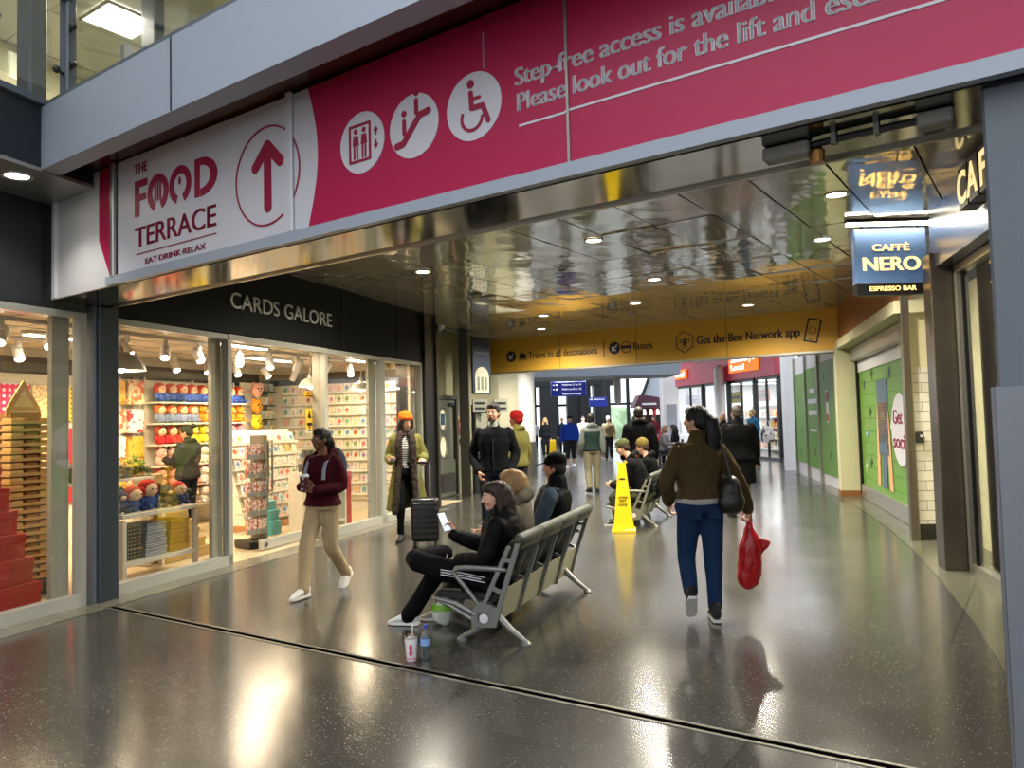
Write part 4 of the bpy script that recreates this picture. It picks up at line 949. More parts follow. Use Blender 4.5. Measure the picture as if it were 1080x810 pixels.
# warning posters on the glass by the doorway
for (px, py), nm, c, w, h in (((325, 416), 'yellow warning sticker high behind the doorway', '#d9a514', .2, .09), ((326, 442), 'tall yellow warning notice behind the doorway', '#e0b83a', .16, .3), ((326, 452), 'small black and white notice below the yellow warning notice', '#d8d4cc', .1, .12)):
    p = D(px, py, 11.05); t = thing('notice', nm, 'notice', M=Matrix.Translation(p) @ Matrix.Rotation(math.atan2(.9461, .324), 4, 'Z'))
    mb = MB(); mb.box((0, 0, 0), (w, .01, h)); mb.build('sheet', mat('notice'+c, c, .5), t)
    mb = MB(); mb.prism([(-w*.25, h*.05), (w*.25, h*.05), (0, h*.38)], -.009, -.006); mb.box((0, -.007, -h*.25), (w*.7, .003, h*.14)); mb.build('print', M_black, t)
ph_ = thing('notice_board', 'freestanding clear panel carrying the notices behind the doorway', 'panel', M=Matrix.Translation(D(326, 500, 11.08)) @ Matrix.Rotation(math.atan2(.9461, .324), 4, 'Z'))
mb = MB(); mb.box((0, 0, 0), (.34, .01, 2.0)); mb.build('panel', M_glassS, ph_)
mb = MB(); mb.box((0, 0, -.92), (.4, .3, .05)); mb.build('foot', M_alu, ph_)
# window unit with tins and a framed print, far window
un = thing('display_unit', 'white display unit with red back in the window right of the doorway', 'unit', M=SH_(5.55, .55, .012))
mb = MB(); mb.box((0, 0, .9), (.95, .4, .03)); mb.box((0, 0, .12), (.95, .4, .03)); mb.box((-.46, 0, .45), (.04, .4, .9)); mb.box((.46, 0, .45), (.04, .4, .9)); mb.build('carcass', M_wshelf, un)
mb = MB(); mb.box((0, .19, .5), (.9, .015, .76)); mb.build('back_panel', mat('unit_red', '#c0392b', .5), un)
pr = thing('picture_frame', 'dark framed picture standing inside the white display unit', 'picture', M=SH_(5.58, .5, .15))
mb = MB(); mb.box((0, 0, .27), (.6, .03, .52), bevel=.006); mb.build('frame', M_black, pr)
mb = MB(); mb.box((0, -.018, .27), (.5, .006, .42)); mb.build('print', pattern_mat('dark_print', 'blotch', '#3b3a3c', '#71685c', 9, size=.55), pr)
rb = thing('gift_bag', 'tall red paper bag standing right of the white display unit', 'gift bag', M=SH_(6.28, .6, .012))
mb = MB(); mb.box((0, 0, .42), (.3, .2, .84)); mb.build('bag', mat('bag_red', '#b0261e', .5), rb); mb = MB(); mb.tube([(-.06, 0, .83), (-.05, 0, .95), (.05, 0, .95), (.06, 0, .83)], .006, 6); mb.build('handle', M_red, rb)
for r in range(2):
    for c in range(5-r*2):
        for q in range(2):
            t = thing('candle_tin', 'small grey candle tin in the %s row on the white display unit' % ('lower' if r == 0 else 'upper'), 'tin', M=SH_(5.2+.17*c+.1*r, .5+.1*q, .93+.2*r), group='candle tins %s row' % ('lower' if r == 0 else 'upper'))
            mb = MB(); mb.lathe([(0, 0), (.06, 0), (.06, .12), (0, .12)], 16); mb.build('tin', mat('tin_dark', '#3c3b3a', .45), t, True)
            mb = MB(); mb.lathe([(0, .12), (.062, .12), (.062, .18), (0, .18)], 16); mb.build('lid', mat('tin_lid', '#b9b1a0', .4), t, True)
rs = thing('display_riser', 'clear riser under the upper candle tins', 'riser', M=SH_(5.45, .55, .93))
mb = MB(); mb.box((.0, .0, .19), (.62, .24, .012)); mb.box((-.3, 0, .09), (.01, .24, .19)); mb.box((.3, 0, .09), (.01, .24, .19)); mb.build('riser', glass('acrylic'), rs)
bb = thing('gift_box_stack', 'stepped turquoise display box at the foot of the card rack', 'box', M=SH_(5.02, 1.1, .012))
M_tq = mat('turquoise_card', '#4fb0b8', .5)
for k, (w, h) in enumerate(((.34, .2), (.28, .16), (.22, .14))): mb = MB(); mb.box((0, 0, sum((.2, .16, .14)[:k])+h/2), (w, w*.8, h), bevel=.005); mb.build('box_tier', M_tq, bb)

# ---- recess beyond the shop: service door, posters, pillars
M_olive = mat('olive_cream_wall', '#a09d7c', .55, var=.05, scale=2)
P8 = lambda t, d, z, rz=0: SH_(t, d, z, rz)
mb = MB(); mb.box((11.2, .75, 1.83), (6, .1, 3.66), SHOP); struct(mb.build('wall_left', M_olive))
ti = [(SHOPI @ G(*p)) for p in ((460, 527), (483, 521.7))]
t0, t1 = ti[0].x, ti[1].x; dd = .9
dr = thing('service_door', 'grey-green service door with two round portholes', 'door', M=P8(10.66, .68, .012))
M_doorg = mat('door_grey_green', '#6d7263', .45, var=.05)
def holed(mb, w, h, holes, th):
    """a flat leaf of width w, height h with round openings (hx, hz, rx, rz)"""
    n = 24; prev = 0
    xs = w/2
    zb = [0]
    for hx, hz, rx, rz in holes:
        z0 = hz-rz-.06; z1 = hz+rz+.06
        mb.prism([(-xs, prev), (xs, prev), (xs, z0), (-xs, z0)], -th/2, th/2)
        for i in range(n):
            a, b = 2*PI*i/n, 2*PI*(i+1)/n
            def outer(t_):
                c, s = math.cos(t_), math.sin(t_); k = min((xs/abs(c)) if abs(c) > 1e-6 else 9, ((z1-z0)/2/abs(s)) if abs(s) > 1e-6 else 9); return (hx+c*k, hz+s*k)
            mb.prism([(hx+rx*math.cos(a), hz+rz*math.sin(a)), (hx+rx*math.cos(b), hz+rz*math.sin(b)), outer(b), outer(a)], -th/2, th/2)
        prev = z1
    mb.prism([(-xs, prev), (xs, prev), (xs, h), (-xs, h)], -th/2, th/2)
mb = MB(); holed(mb, 1.0, 2.1, [(-.12, 1.08, .2, .24), (-.12, 1.67, .2, .24)], .05); mb.build('leaf', M_doorg, dr)
for z in (1.08, 1.67):
    mb = MB(); mb.lathe([(.2, -.04), (.23, -.035), (.23, .03), (.2, .03)], 26, M=Matrix.Translation((-.12, 0, z)) @ Matrix.Diagonal((1, 1, 1.2, 1)) @ Matrix.Rotation(PI/2, 4, 'X')); r_ = mb.build('porthole_ring', M_steel, dr, True)
    mb = MB(); mb.lathe([(0, -.004), (.2, -.004), (.2, .004), (0, .004)], 26, M=Matrix.Translation((-.12, 0.02, z)) @ Matrix.Diagonal((1, 1, 1.2, 1)) @ Matrix.Rotation(PI/2, 4, 'X')); mb.build('porthole_glass', mat('lit_porthole', '#d7d3b4', .3, emit=.5, var=.02), r_)
mb = MB(); mb.box((-.12, -.01, 1.67), (.2, .012, .24)); mb.build('blue_notice', mat('notice_blue', '#3f6072', .5), dr)
mb = MB(); mb.box((0, -.03, .3), (.9, .008, .4)); mb.build('kick_plate', M_steel, dr)
mb = MB(); mb.box((.25, -.05, 2.0), (.3, .06, .06), bevel=.01); mb.bar((.1, -.08, 2.02), (.4, -.08, 2.05), .02); mb.build('door_closer', M_dark, dr)
mb = MB()
for sx in (-.55, .55): mb.box((sx, .0, 1.07), (.08, .14, 2.14))
mb.box((0, 0, 2.15), (1.18, .14, .08)); mb.build('door_frame', mat('door_frame_dark', '#3f4037', .5), dr)
nb = thing('notice', 'small orange notice on the olive wall right of the service door', 'notice', M=P8(11.55, .68, 1.5))
mb = MB(); mb.box((0, 0, 0), (.24, .02, .34)); mb.build('sheet', mat('notice_orange', '#b04a24', .5), nb); mb = MB(); mb.box((0, -.012, .05), (.18, .004, .1)); mb.build('print', M_white, nb)
kp = thing('door_release', 'small black door release box below the orange notice', 'switch', M=P8(11.55, .67, 1.18)); mb = MB(); mb.box((0, 0, 0), (.09, .05, .12), bevel=.008); mb.build('housing', M_black, kp); mb = MB(); mb.ell((0, -.027, 0), (.02, .008, .02), n=10); mb.build('button', M_white, kp)
ln_ = thing('alarm_box', 'small dark box on the wall above the service door', 'box', M=P8(9.95, .64, 2.35)); mb = MB(); mb.box((0, 0, 0), (.16, .1, .3), bevel=.01); mb.build('housing', M_dark, ln_); mb = MB(); mb.box((0, -.052, .06), (.1, .006, .1)); mb.build('grille', M_black, ln_)
pp = G(492, 524); mb = MB(); mb.box((pp.x, pp.y+.1, 1.83), (.2, .3, 3.66)); struct(mb.build('trim_29', mat('dark_bronze_post', '#35322a', .4, .4)))
# poster board hanging near the header
pb = thing('poster_board', 'dark blue poster board with a white arched panel, left of the yellow header', 'poster', M=Matrix.Translation(D(507, 388, 17.5)) @ Matrix.Rotation(rad(52), 4, 'Z'))
mb = MB(); mb.box((0, 0, 0.05), (.62, .06, 1.3), bevel=.01); mb.build('board', mat('poster_navy', '#2c3a50', .5), pb)
mb = MB(); arch = [(-.24, -.58), (.24, -.58), (.24, -.2)] + [(.24*math.cos(a*PI/12), -.2+.22*math.sin(a*PI/12)) for a in range(1, 12)] + [(-.24, -.2)]
mb.prism(arch, -.036, -.03); mb.build('white_arch', mat('poster_white', '#b9b8a6', .5), pb)
mb = MB()
for k in range(3): mb.box((-.13+.13*k, -.039, -.36), (.07, .004, .3))
mb.build('bottle_print', mat('poster_grey', '#6b7068', .5), pb)
fit_text('Welcome to a city', -.24, .26, .32, .05, M_signwhite, pb, .001, y=-.034)
for (a, b, nm, c) in ((500, 428, 'left of two small white wall notices below the blue poster', '#85867a'), (522, 428, 'right of two small white wall notices below the blue poster', '#85867a')):
    t = thing('notice', nm, 'notice', M=Matrix.Translation(D(a+6, b, 17.4)) @ Matrix.Rotation(rad(35), 4, 'Z')); mb = MB(); mb.box((0, 0, 0), (.38, .03, .3)); mb.build('sheet', mat('notice'+c, c, .5), t); mb = MB(); mb.box((0, -.017, .06), (.28, .004, .05)); mb.box((0, -.017, -.06), (.28, .004, .05)); mb.build('print', M_dark, t)
pst = thing('sign_post', 'dark post carrying the small white notices left of the header', 'post', G(517, 506))
mb = MB(); mb.box((0, .06, 1.6), (.06, .06, 3.2)); mb.build('pole', M_dark, pst); mb = MB(); mb.box((0, .06, .02), (.3, .3, .04)); mb.build('base', M_dark, pst)
lft = thing('information_panel', 'dark floor-standing information panel left of the header opening', 'panel', G(508, 519.5), rad(52))
mb = MB(); mb.box((0, .0, 1.0), (.5, .1, 2.0), bevel=.01); mb.build('cabinet', M_dark, lft); mb = MB(); mb.box((0, -.054, 1.35), (.42, .01, .9)); mb.build('screen', mat('panel_grey', '#8c8d80', .4), lft)
# end wall pier under the header at left, round column with steel skirt
a = G(528, 502); b = G(547, 500)
mb = MB(); mb.box(((a.x+b.x)/2, 22.7, 1.6), (.6, .5, 3.2)); struct(mb.build('wall_left', mat('pier_cream', '#b9b7a3', .5)))
mb = MB(); mb.box((-.95, 21.0, 1.8), (.1, 4.4, 3.6)); struct(mb.build('wall_left', M_olive))
mb = MB(); mb.box((-3.5, 23.2, 3), (6.5, .2, 6)); struct(mb.build('wall_left', M_olive))
cw = G(557, 503)
mb = MB(); mb.lathe([(0, 0), (.25, 0), (.25, 5.5), (0, 5.5)], 28, c=(cw.x, cw.y+.2, 0)); struct(mb.build('trim_30', M_white, smooth=True))
mb = MB(); mb.lathe([(0, 0), (.27, 0), (.27, 1.0), (0, 1.0)], 28, c=(cw.x, cw.y+.2, 0)); struct(mb.build('trim_31', mat('ribbed_steel', '#7c7a74', .35, .8), smooth=True))
# ================================================================= FAR HALL
M_bulk = mat('bulkhead_blue_grey', '#7d8794', .5, var=.04)
M_darkfar = mat('far_dark', '#15191c', .5)
mb = MB(); mb.box((2.2, 25.2, 3.3), (6.2, 2.2, .7)); struct(mb.build('trim_32', M_bulk))
mb = MB(); mb.box((3.5, 29.2, 4.5), (15, 6, .2)); struct(mb.build('ceiling', mat('far_ceiling', '#565c60', .5)))
mb = MB(); mb.tube([(3.55, 25.9, 2.96), (3.55, 25.9, 2.2)], .12, 12); struct(mb.build('trim_33', M_white, smooth=True))
for k, x in enumerate((.6, 1.6, 2.6, 3.6)):
    t = thing('ceiling_light', 'round downlight in the far hall ceiling, %s from the left' % ('first', 'second', 'third', 'fourth')[k], 'light', (x*1.15+.3, 30.5, 4.385), 0)
    for q in ('rim', 'lens'):
        c = bpy.data.objects[q].copy(); COL.objects.link(c); c.parent = t; c.scale = (2, 2, 1)
    lamp('SPOT', 'far_lamp', (0, 0, -.05), 1000, (.9, .95, 1), .1, t, 130)
# green hoarding
hd0 = V((7.7, 20.9)); hd1 = V((6.74, 16.05)); dv = (hd1-hd0); Lh = dv.length; HO = frame(hd0, math.atan2(dv.y, dv.x))
hr = thing('hoarding', 'green printed hoarding panels right of the passage, beyond the yellow header', 'hoarding', M=HO)
for k in range(3):
    x0 = Lh*k/3; x1 = Lh*(k+1)/3
    mb = MB(); mb.box(((x0+x1)/2, .03, 1.55), (x1-x0-.02, .04, 3.1)); pn = mb.build('panel', M_white, hr)
    mb = MB(); mb.box(((x0+x1)/2, .0, 1.5), (x1-x0-.02, .03, 2.5-.1*(2-k))); mb.build('green_print', M_green, pn)
    mb = MB(); mb.box((x0+.02, -.03, 1.55), (.06, .06, 3.1)); mb.build('cover_strip', M_alu, hr)
mb = MB()
for z, w in ((2.15, .7), (1.9, 1.1), (1.62, 1.0), (1.2, .9)): mb.box((Lh*.5, -.02, z), (w, .006, .11 if z > 1.3 else .06))
mb.build('white_print', M_signwhite, hr)
mb = MB(); mb.box((Lh*.85, -.02, 1.75), (.22, .01, .7)); pz = mb.build('poster', M_signwhite, hr); mb = MB(); mb.box((Lh*.85, -.028, 1.95), (.18, .006, .22)); mb.box((Lh*.85, -.028, 1.5), (.18, .006, .14)); mb.build('poster_print', mat('poster_red', '#a8323c', .5), pz)
for k, (x, z) in enumerate(((.5, 1.9), (.9, 1.2), (.6, .6), (3.9, 2.4), (4.3, .7), (2.6, .7))):
    mb = MB(); mb.box((x, -.019, z), (.07, .005, .16)); mb.build('motif', mat('hoard_motif', '#3b6a4a', .5), hr)
q = G(836, 496); mb = MB(); mb.box((q.x, q.y, 1.7), (.35, .3, 3.4)); struct(mb.build('trim_34', M_white))
# curved supermarket front
FP = [V((8.35, 23.4)), V((8.95, 24.8)), V((9.1, 26.2)), V((8.85, 28.0)), V((8.45, 30.0)), V((7.95, 32.0)), V((7.4, 34.2))]
M_fred = mat('supermarket_fascia', '#a52340', .4, var=.08, emit=.12); M_or = mat('orange_sign', '#f07a16', .5, emit=.7, var=0)
fs = thing('shop_fascia', 'deep red curved supermarket fascia with orange name blocks', 'sign', M=frame((0, 0), 0))
for i in range(len(FP)-1):
    a, b = FP[i], FP[i+1]; mb = MB(); mb.bar((a.x, a.y, 3.45), (b.x, b.y, 3.45), .3, 1.0); mb.build('fascia_panel', M_fred, fs)
def on_front(i, f): a, b = FP[i], FP[i+1]; return a+(b-a)*f
def FRM(i, f, z=0):
    a, b = FP[i], FP[i+1]; d = a-b; p = on_front(i, f); return frame(p, math.atan2(d.y, d.x), z)
T1 = FRM(3, .2, 3.45)
mb = MB(); mb.box((0, -.2, .08), (2.2, .08, .62), T1); o1 = mb.build('name_block', M_or, fs)
fit_text("Sainsbury's", -.9, .9, .16, .26, mat('lit_white', '#ffffff', .5, emit=.8, var=0), fs, .01, y=-.25).data.transform(T1)
fit_text("Local", -.9, .1, -.14, .22, MATS['lit_white'], fs, .01, y=-.25).data.transform(T1)
T2 = FRM(5, .7, 3.45); mb = MB(); mb.box((0, -.2, 0), (1.0, .08, .4), T2); mb.build('name_block', M_or, fs)
fit_text("Local", -.4, .4, -.1, .22, MATS['lit_white'], fs, .01, y=-.25).data.transform(T2)
mb = MB()
for i in range(2, 6):
    for f in (.2, .7): mb.box((0, -.4, 4.05), (.5, .25, .14), FRM(i, f))
mb.build('fascia_lights', M_white, fs)
M_mull = mat('black_mullion', '#141516', .4)
n = 8
for i in range(len(FP)-1):
    n += 1; a, b = FP[i], FP[i+1]
    mb = MB(); mb.bar((a.x, a.y, 0), (a.x, a.y, 2.95), .16); mb.bar((a.x, a.y, .06), (b.x, b.y, .06), .08, .12); mb.bar((a.x, a.y, 2.9), (b.x, b.y, 2.9), .1, .1)
    m_ = (a+b)/2; mb.bar((m_.x, m_.y, 0), (m_.x, m_.y, 2.95), .08); f_ = struct(mb.build('window_%d' % (n+10), M_mull))
    if i != 0:
        mb = MB(); mb.bar((a.x, a.y, 1.5), (b.x, b.y, 1.5), .02, 2.8); mb.build('pane', M_glass, f_)
w = on_front(4, .0); mb = MB(); mb.tube([(w.x-.35, w.y, 0), (w.x-.35, w.y, 3.4)], .2, 16); struct(mb.build('trim_35', M_white, smooth=True))
mb = MB(); mb.bar((13.5, 22, 1.7), (13.5, 43, 1.7), .1, 3.4); mb.box((11.2, 22.6, 1.7), (5.5, .1, 3.4)); struct(mb.build('wall_right', mat('supermarket_wall', '#77736f', .6)))
mb = MB(); mb.box((12.2, 32, 3.1), (3.4, 21, .1)); struct(mb.build('ceiling', M_white))
for k in range(5):
    t = thing('strip_light', 'bright strip light inside the supermarket, %s from the entrance' % ('first', 'second', 'third', 'fourth', 'fifth')[k], 'light', (10.9, 24.5+3.2*k, 3.0))
    mb = MB(); mb.box((0, 0, .02), (2.6, .14, .05), bevel=.01); mb.build('body', M_white, t); mb = MB(); mb.box((0, 0, -.012), (2.5, .1, .02)); mb.build('diffuser', mat('cool_led', '#f4f8ff', .5, emit=10, var=0), t)
    lamp('AREA', 'supermarket_lamp', (0, 0, -.05), 190, (.95, .98, 1), (2.5, .3), t)
gr = random.Random(9)
for k in range(7):
    s_ = thing('grocery_shelf', 'stocked grocery shelf inside the supermarket, %s bay from the doorway' % ('first', 'second', 'third', 'fourth', 'fifth', 'sixth', 'seventh')[k], 'shelving', (11.0, 24.6+1.75*k, 0), rad(-90))
    mb = MB(); mb.box((0, .2, 1.0), (1.7, .05, 2.0)); mb.build('back_panel', M_dark, s_)
    for z in (.15, .6, 1.05, 1.5):
        mb = MB(); mb.box((0, 0, z), (1.7, .45, .03)); mb.build('shelf', M_white, s_)
        mb = MB(); x = -.8
        pk = MB()
        while x < .72:
            w_ = gr.uniform(.08, .18); h = gr.uniform(.16, .34); pk.mi = gr.randrange(5); pk.box((x+w_/2, -.05, z+.015+h/2), (w_*.94, .25, h)); x += w_
        g = pk.build('stock', [mat('stk%s' % c, c, .5) for c in ('#c8503c', '#d8b23c', '#e8e4d8', '#5a8a4a', '#c77a2c')], s_); g['kind'] = 'stuff'; mb.bm.free()
for k, (x, y, c, nm) in enumerate(((9.9, 27.2, '#d8d6d0', 'white hanging price sign nearest the supermarket doorway'), (9.6, 29.4, '#e0852c', 'orange hanging price sign inside the supermarket'), (9.2, 31.6, '#c9d23a', 'yellow-green hanging sign deep inside the supermarket'))):
    t = thing('hanging_sign', nm, 'sign', (x, y, 2.35), rad(-75)); mb = MB(); mb.box((0, 0, 0), (.9, .03, .45)); mb.build('board', mat('price'+c, c, .5), t); mb = MB(); mb.box((0, -.018, 0), (.6, .004, .12)); mb.build('print', M_dark, t)
    for sx in (-.3, .3): mb = MB(); mb.tube([(sx, 0, .22), (sx, 0, .7)], .008, 6); mb.build('cord', M_dark, t)
# white service wall, kiosk, escalator, far glass
mb = MB(); mb.box((10.25, 36.2, 1.8), (6.6, .15, 3.6)); mb.box((7.25, 35.4, 2.4), (.7, .3, 4.8)); struct(mb.build('wall_back', M_white))
mb = MB(); mb.box((7.3, 35.22, 1.1), (.4, .06, 2.2)); struct(mb.build('door_3', mat('far_door_grey', '#8a8f98', .5)))
kk = thing('kiosk', 'red coffee kiosk with a rounded plum awning in the far hall', 'kiosk', (7.05, 38.2, 0))
M_kred = mat('kiosk_red', '#a81f2e', .4, emit=.1); M_plum = mat('plum_awning', '#4a2236', .5)
mb = MB(); mb.box((0, 0, .5), (1.5, .8, 1.0), bevel=.03); mb.build('counter', M_kred, kk)
for sx in (-.68, 0, .68): mb = MB(); mb.box((sx, .2, 1.6), (.1, .3, 1.3)); mb.build('post', M_kred, kk)
mb = MB(); mb.box((0, .38, 1.5), (1.4, .06, 1.3)); mb.build('back_panel', M_darkfar, kk)
for k in range(4): mb = MB(); mb.lathe([(0, 0), (.09, 0), (.07, .25), (.03, .3), (0, .3)], 12, c=(-.5+.33*k, .1, 1.75)); mb.build('lantern', mat('kiosk_lamp', '#ffe0d8', .5, emit=1.2, var=0), kk)
mb = MB(); rg = [[V((-1.1+x_, 0, 2.2)) for x_ in (0,)]]
ap = [(-1.15, 2.12), (.75, 2.12)] + [(.75-1.9*(1-math.cos(a*PI/20)), 2.12+.62*math.sin(a*PI/20)) for a in range(1, 10)]
mb = MB(); mb.prism(ap, -.75, .55); mb.build('awning', M_plum, kk)
mb = MB(); mb.box((-.4, -.77, 2.28), (.7, .02, .1)); arcstrip(mb, (.35, 2.42), .1, 0, 2*PI, .03, 16, -.77); mb.build('awning_print', M_signwhite, kk)
es = thing('escalator', 'escalator with pale side panels rising beside the bright far window', 'escalator', M=frame((0, 0), 0))
mb = MB(); mb.prism([(6.6, .0), (9.6, 0), (9.6, 4.4), (8.05, 4.4), (6.6, .9)], 43.6, 44.4); mb.build('side_panel', M_slab, es)
mb = MB(); mb.tube([(6.3, 43.5, .95), (6.6, 43.5, 1.05), (8.1, 43.5, 4.7)], .09, 8); mb.build('handrail', M_black, es)
mb = MB(); mb.prism([(6.5, .95), (8.0, 4.45), (8.0, 4.7), (6.5, 1.15)], 43.55, 43.6); mb.build('glass_side', M_glass, es)
mb = MB()
for x in (-1.5, .2, 1.5, 2.9, 4.3, 5.5, 6.3, 7.8, 9.6): mb.bar((x, 52, 0), (x, 52, 9), .22)
for z in (2.6, 4.6, 6.6): mb.bar((-2, 52, z), (11, 52, z), .16)
struct(mb.build('window_30', M_darkfar))
mb = MB(); mb.box((4.5, 52, 4.5), (13, .03, 9)); struct(mb.build('window_31', M_glass))
mb = MB()
for x, w_ in ((0.1, 2.2), (2.4, 1.2), (4.3, 1.5), (5.75, .8)): mb.box((x, 50.5, 2.3), (w_, 1.5, 4.6))
mb.box((2.5, 50.5, 4.6), (9, 1.6, 1.6)); struct(mb.build('wall_back', M_darkfar))
mb = MB(); mb.box((4.6, 49.6, 2.2), (.5, .6, 4.6)); mb.box((5.6, 46, 2.2), (.45, .6, 4.6)); struct(mb.build('trim_36', M_darkfar))
# departure signs
M_dep = mat('departure_blue', '#1c2c86', .4, emit=.35)
def dep(px0, px1, py0, py1, y, lines, label):
    a = D(px0, (py0+py1)/2, y); b = D(px1, (py0+py1)/2, y); w = b.x-a.x; h = (py1-py0)/F_PX*y; c = (a+b)/2
    t = thing('direction_sign', label, 'sign', c)
    mb = MB(); mb.box((0, 0, 0), (w, .14, h), bevel=.02); mb.build('board', M_dep, t)
    for k, s in enumerate(lines):
        z = h*(.28-.3*k); fit_text(s, -w*.18, w*.36, z-.05*h, .13*h, MATS['lit_white'], t, .0, y=-.075)
        if k < 2:
            mb = MB(); mb.box((-w*.34, -.076, z), (.1*h, .006, .12*h)); stroke(mb, [(-w*.44, z), (-w*.4, z)], .05*h, -.076); mb.build('arrow', MATS['lit_white'], t)
    for sx in (-1, 1): mb = MB(); mb.tube([(sx*w*.4, 0, h/2), (sx*w*.4, 0, 4.4-c.z)], .02, 6); mb.build('hanger', M_dark, t)
dep(581, 618, 402.5, 418, 30, ['Platforms 11 to 14', 'Platforms 8 to 10', 'Departures lounge'], 'blue hanging direction sign with three white lines in the far hall')
dep(621, 640, 419, 429, 37, ['Platforms'], 'smaller blue hanging sign farther off, right of the white-lettered one')
# greenery and street beyond the far glass
M_leaf = mat('haze_paled_foliage', '#a9c09a', .8, var=.3, scale=2)  # leaf green paled, so the bright daylight haze is in the colour
for k, (x, z, r) in enumerate(((6.6, .6, 1.6), (9.9, 1.0, 1.8), (13.3, .6, 1.6))):
    t = thing('tree', 'hazy green tree outside the far window, %s' % ('left', 'middle', 'right')[k], 'tree', (x*1.45, 75, 0))
    mb = MB(); rr2 = random.Random(k)
    for q in range(9): mb.ell((rr2.uniform(-r, r)*.7, rr2.uniform(-1, 1), z+rr2.uniform(-1, 1.4)), rr2.uniform(.8, 1.3), n=12)
    solid(mb, 'crown', M_leaf, t, .2, 1, .25, 1.5); mb = MB(); mb.tube([(0, 0, 0), (0, 0, z)], .2, 8); mb.build('trunk', mat('bark', '#4a3d30', .8), t)

# ================================================================= BENCHES AND PROPS
M_bmet = mat('bench_cast_aluminium', '#82837d', .48, .6, var=.08, scale=8)
M_bpad = mat('bench_olive_vinyl', '#3a3e32', .5, var=.08, bump=.05, scale=40)
M_bseat = mat('bench_black_vinyl', '#161717', .7, bump=.05, scale=40)
M_bsheet = mat('bench_reflection_sheet', '#a9a888', .35)  # pale olive paints in the light that the steel sheet reflects
def bench(M_, n, legs, label, group):
    r = thing('airport_bench', label, 'bench', M=M_, group=group); p = .5; L_ = n*p
    mb = MB(); mb.bar((-.02, .34, .19), (L_+.02, .34, .19), .09, .06); mb.build('beam', M_bmet, r)
    for x in legs:
        for a, b in (((x, .3, .16), (x, .53, .02)), ((x, .25, .2), (x, .03, .02))):
            mb = MB(); mb.tube([a, ((a[0]+b[0])/2, (a[1]+b[1])/2, (a[2]+b[2])/2-.01), b], [.032, .024, .02], 8); mb.lathe([(0, 0), (.04, 0), (.04, .012), (.02, .03), (0, .03)], 14, c=(b[0], b[1], 0)); mb.build('leg', M_bmet, r, True)
    for k in range(n+1):
        x = k*p
        mb = MB()
        mb.bar((x, .25, .16), (x, .055, .74), .028, .034); mb.bar((x, .36, .22), (x, .13, .7), .028, .03); mb.bar((x, .12, .6), (x, .175, .6), .026, .026); mb.bar((x, .2, .37), (x, .28, .4), .026, .026)
        mb.prism([(.24, .12), (.43, .11), (.43, .23), (.36, .3), (.2, .25)], -.02, .02, M=Matrix.Translation((x, 0, 0)) @ Matrix.Rotation(PI/2, 4, 'Z'))
        mb.tube([(x, .4, .2), (x, .56, .27), (x, .73, .3)], [.024, .02, .018], 8)
        mb.tube([(x, .42, .16), (x, .6, .25), (x, .73, .3)], [.02, .016, .016], 8)
        fr = mb.build('side_frame', M_bmet, r, True)
        if k in (0, n):
            mb = MB(); mb.tube([(x, .17, .53), (x, .3, .535), (x, .48, .535), (x, .55, .525), (x, .575, .5), (x, .55, .465), (x, .45, .36), (x, .38, .27)], [.018, .02, .021, .02, .018, .017, .017, .018], 10); mb.build('armrest', M_bmet, r, True)
            mb = MB(); s_ = -1 if k == 0 else 1; mb.lathe([(0, 0), (.034, 0), (.034, .008), (0, .01)], 20, M=Matrix.Translation((x+s_*.02, .33, .18)) @ Matrix.Rotation(s_*PI/2, 4, 'Y')); mb.box((x+s_*.031, .33, .18), (.003, .03, .01)); mb.build('emblem', M_white, fr, True)
    for k in range(n):
        x = (k+.5)*p
        mb = MB(); mb.loft([[V((x-.22, .325, .37)), V((x+.22, .325, .37)), V((x+.22, .31, .37)), V((x-.22, .31, .37))], [V((x-.22, .135, .73)), V((x+.22, .135, .73)), V((x+.22, .12, .73)), V((x-.22, .12, .73))]]); bk = mb.build('backrest', M_bseat, r, True)
        mb = MB(); mb.tube([(x-.225, .06, .745), (x+.225, .06, .745)], .046, 12); mb.tube([(x-.225, .07, .7), (x+.225, .07, .7)], .036, 12); mb.build('headrest_roll', M_bpad, bk, True)
        mb = MB(); mb.tube([(x-.215, .72, .325), (x+.215, .72, .325)], .026, 10); mb.loft([[V((x-.22, .25, .29)), V((x+.22, .25, .29)), V((x+.22, .25, .34)), V((x-.22, .25, .34))], [V((x-.22, .72, .302)), V((x+.22, .72, .302)), V((x+.22, .72, .35)), V((x-.22, .72, .35))]]); mb.build('seat', M_bseat, r, True)
        mb = MB(); mb.loft([[V((x-.23, .27, .14)), V((x+.23, .27, .14)), V((x+.23, .255, .14)), V((x-.23, .255, .14))], [V((x-.23, .2, .38)), V((x+.23, .2, .38)), V((x+.23, .185, .38)), V((x-.23, .185, .38))]]); mb.build('lower_back_sheet', M_bsheet, r)
    return r
B1 = frame((.07, 5.55), math.atan2(.938, .345)); B2 = frame((2.05, 11.25), math.atan2(.938, .345))
bench(B1, 4, (.03, 1.76), 'grey four-seat metal bench in the foreground with three people on it', 'waiting benches')
bench(B2, 3, (.1, 1.35), 'metal bench farther back, just right of the yellow wet-floor cone', 'waiting benches')
def b1(s, f, z=0): return B1 @ V((s, f, z))
def b2(s, f, z=0): return B2 @ V((s, f, z))
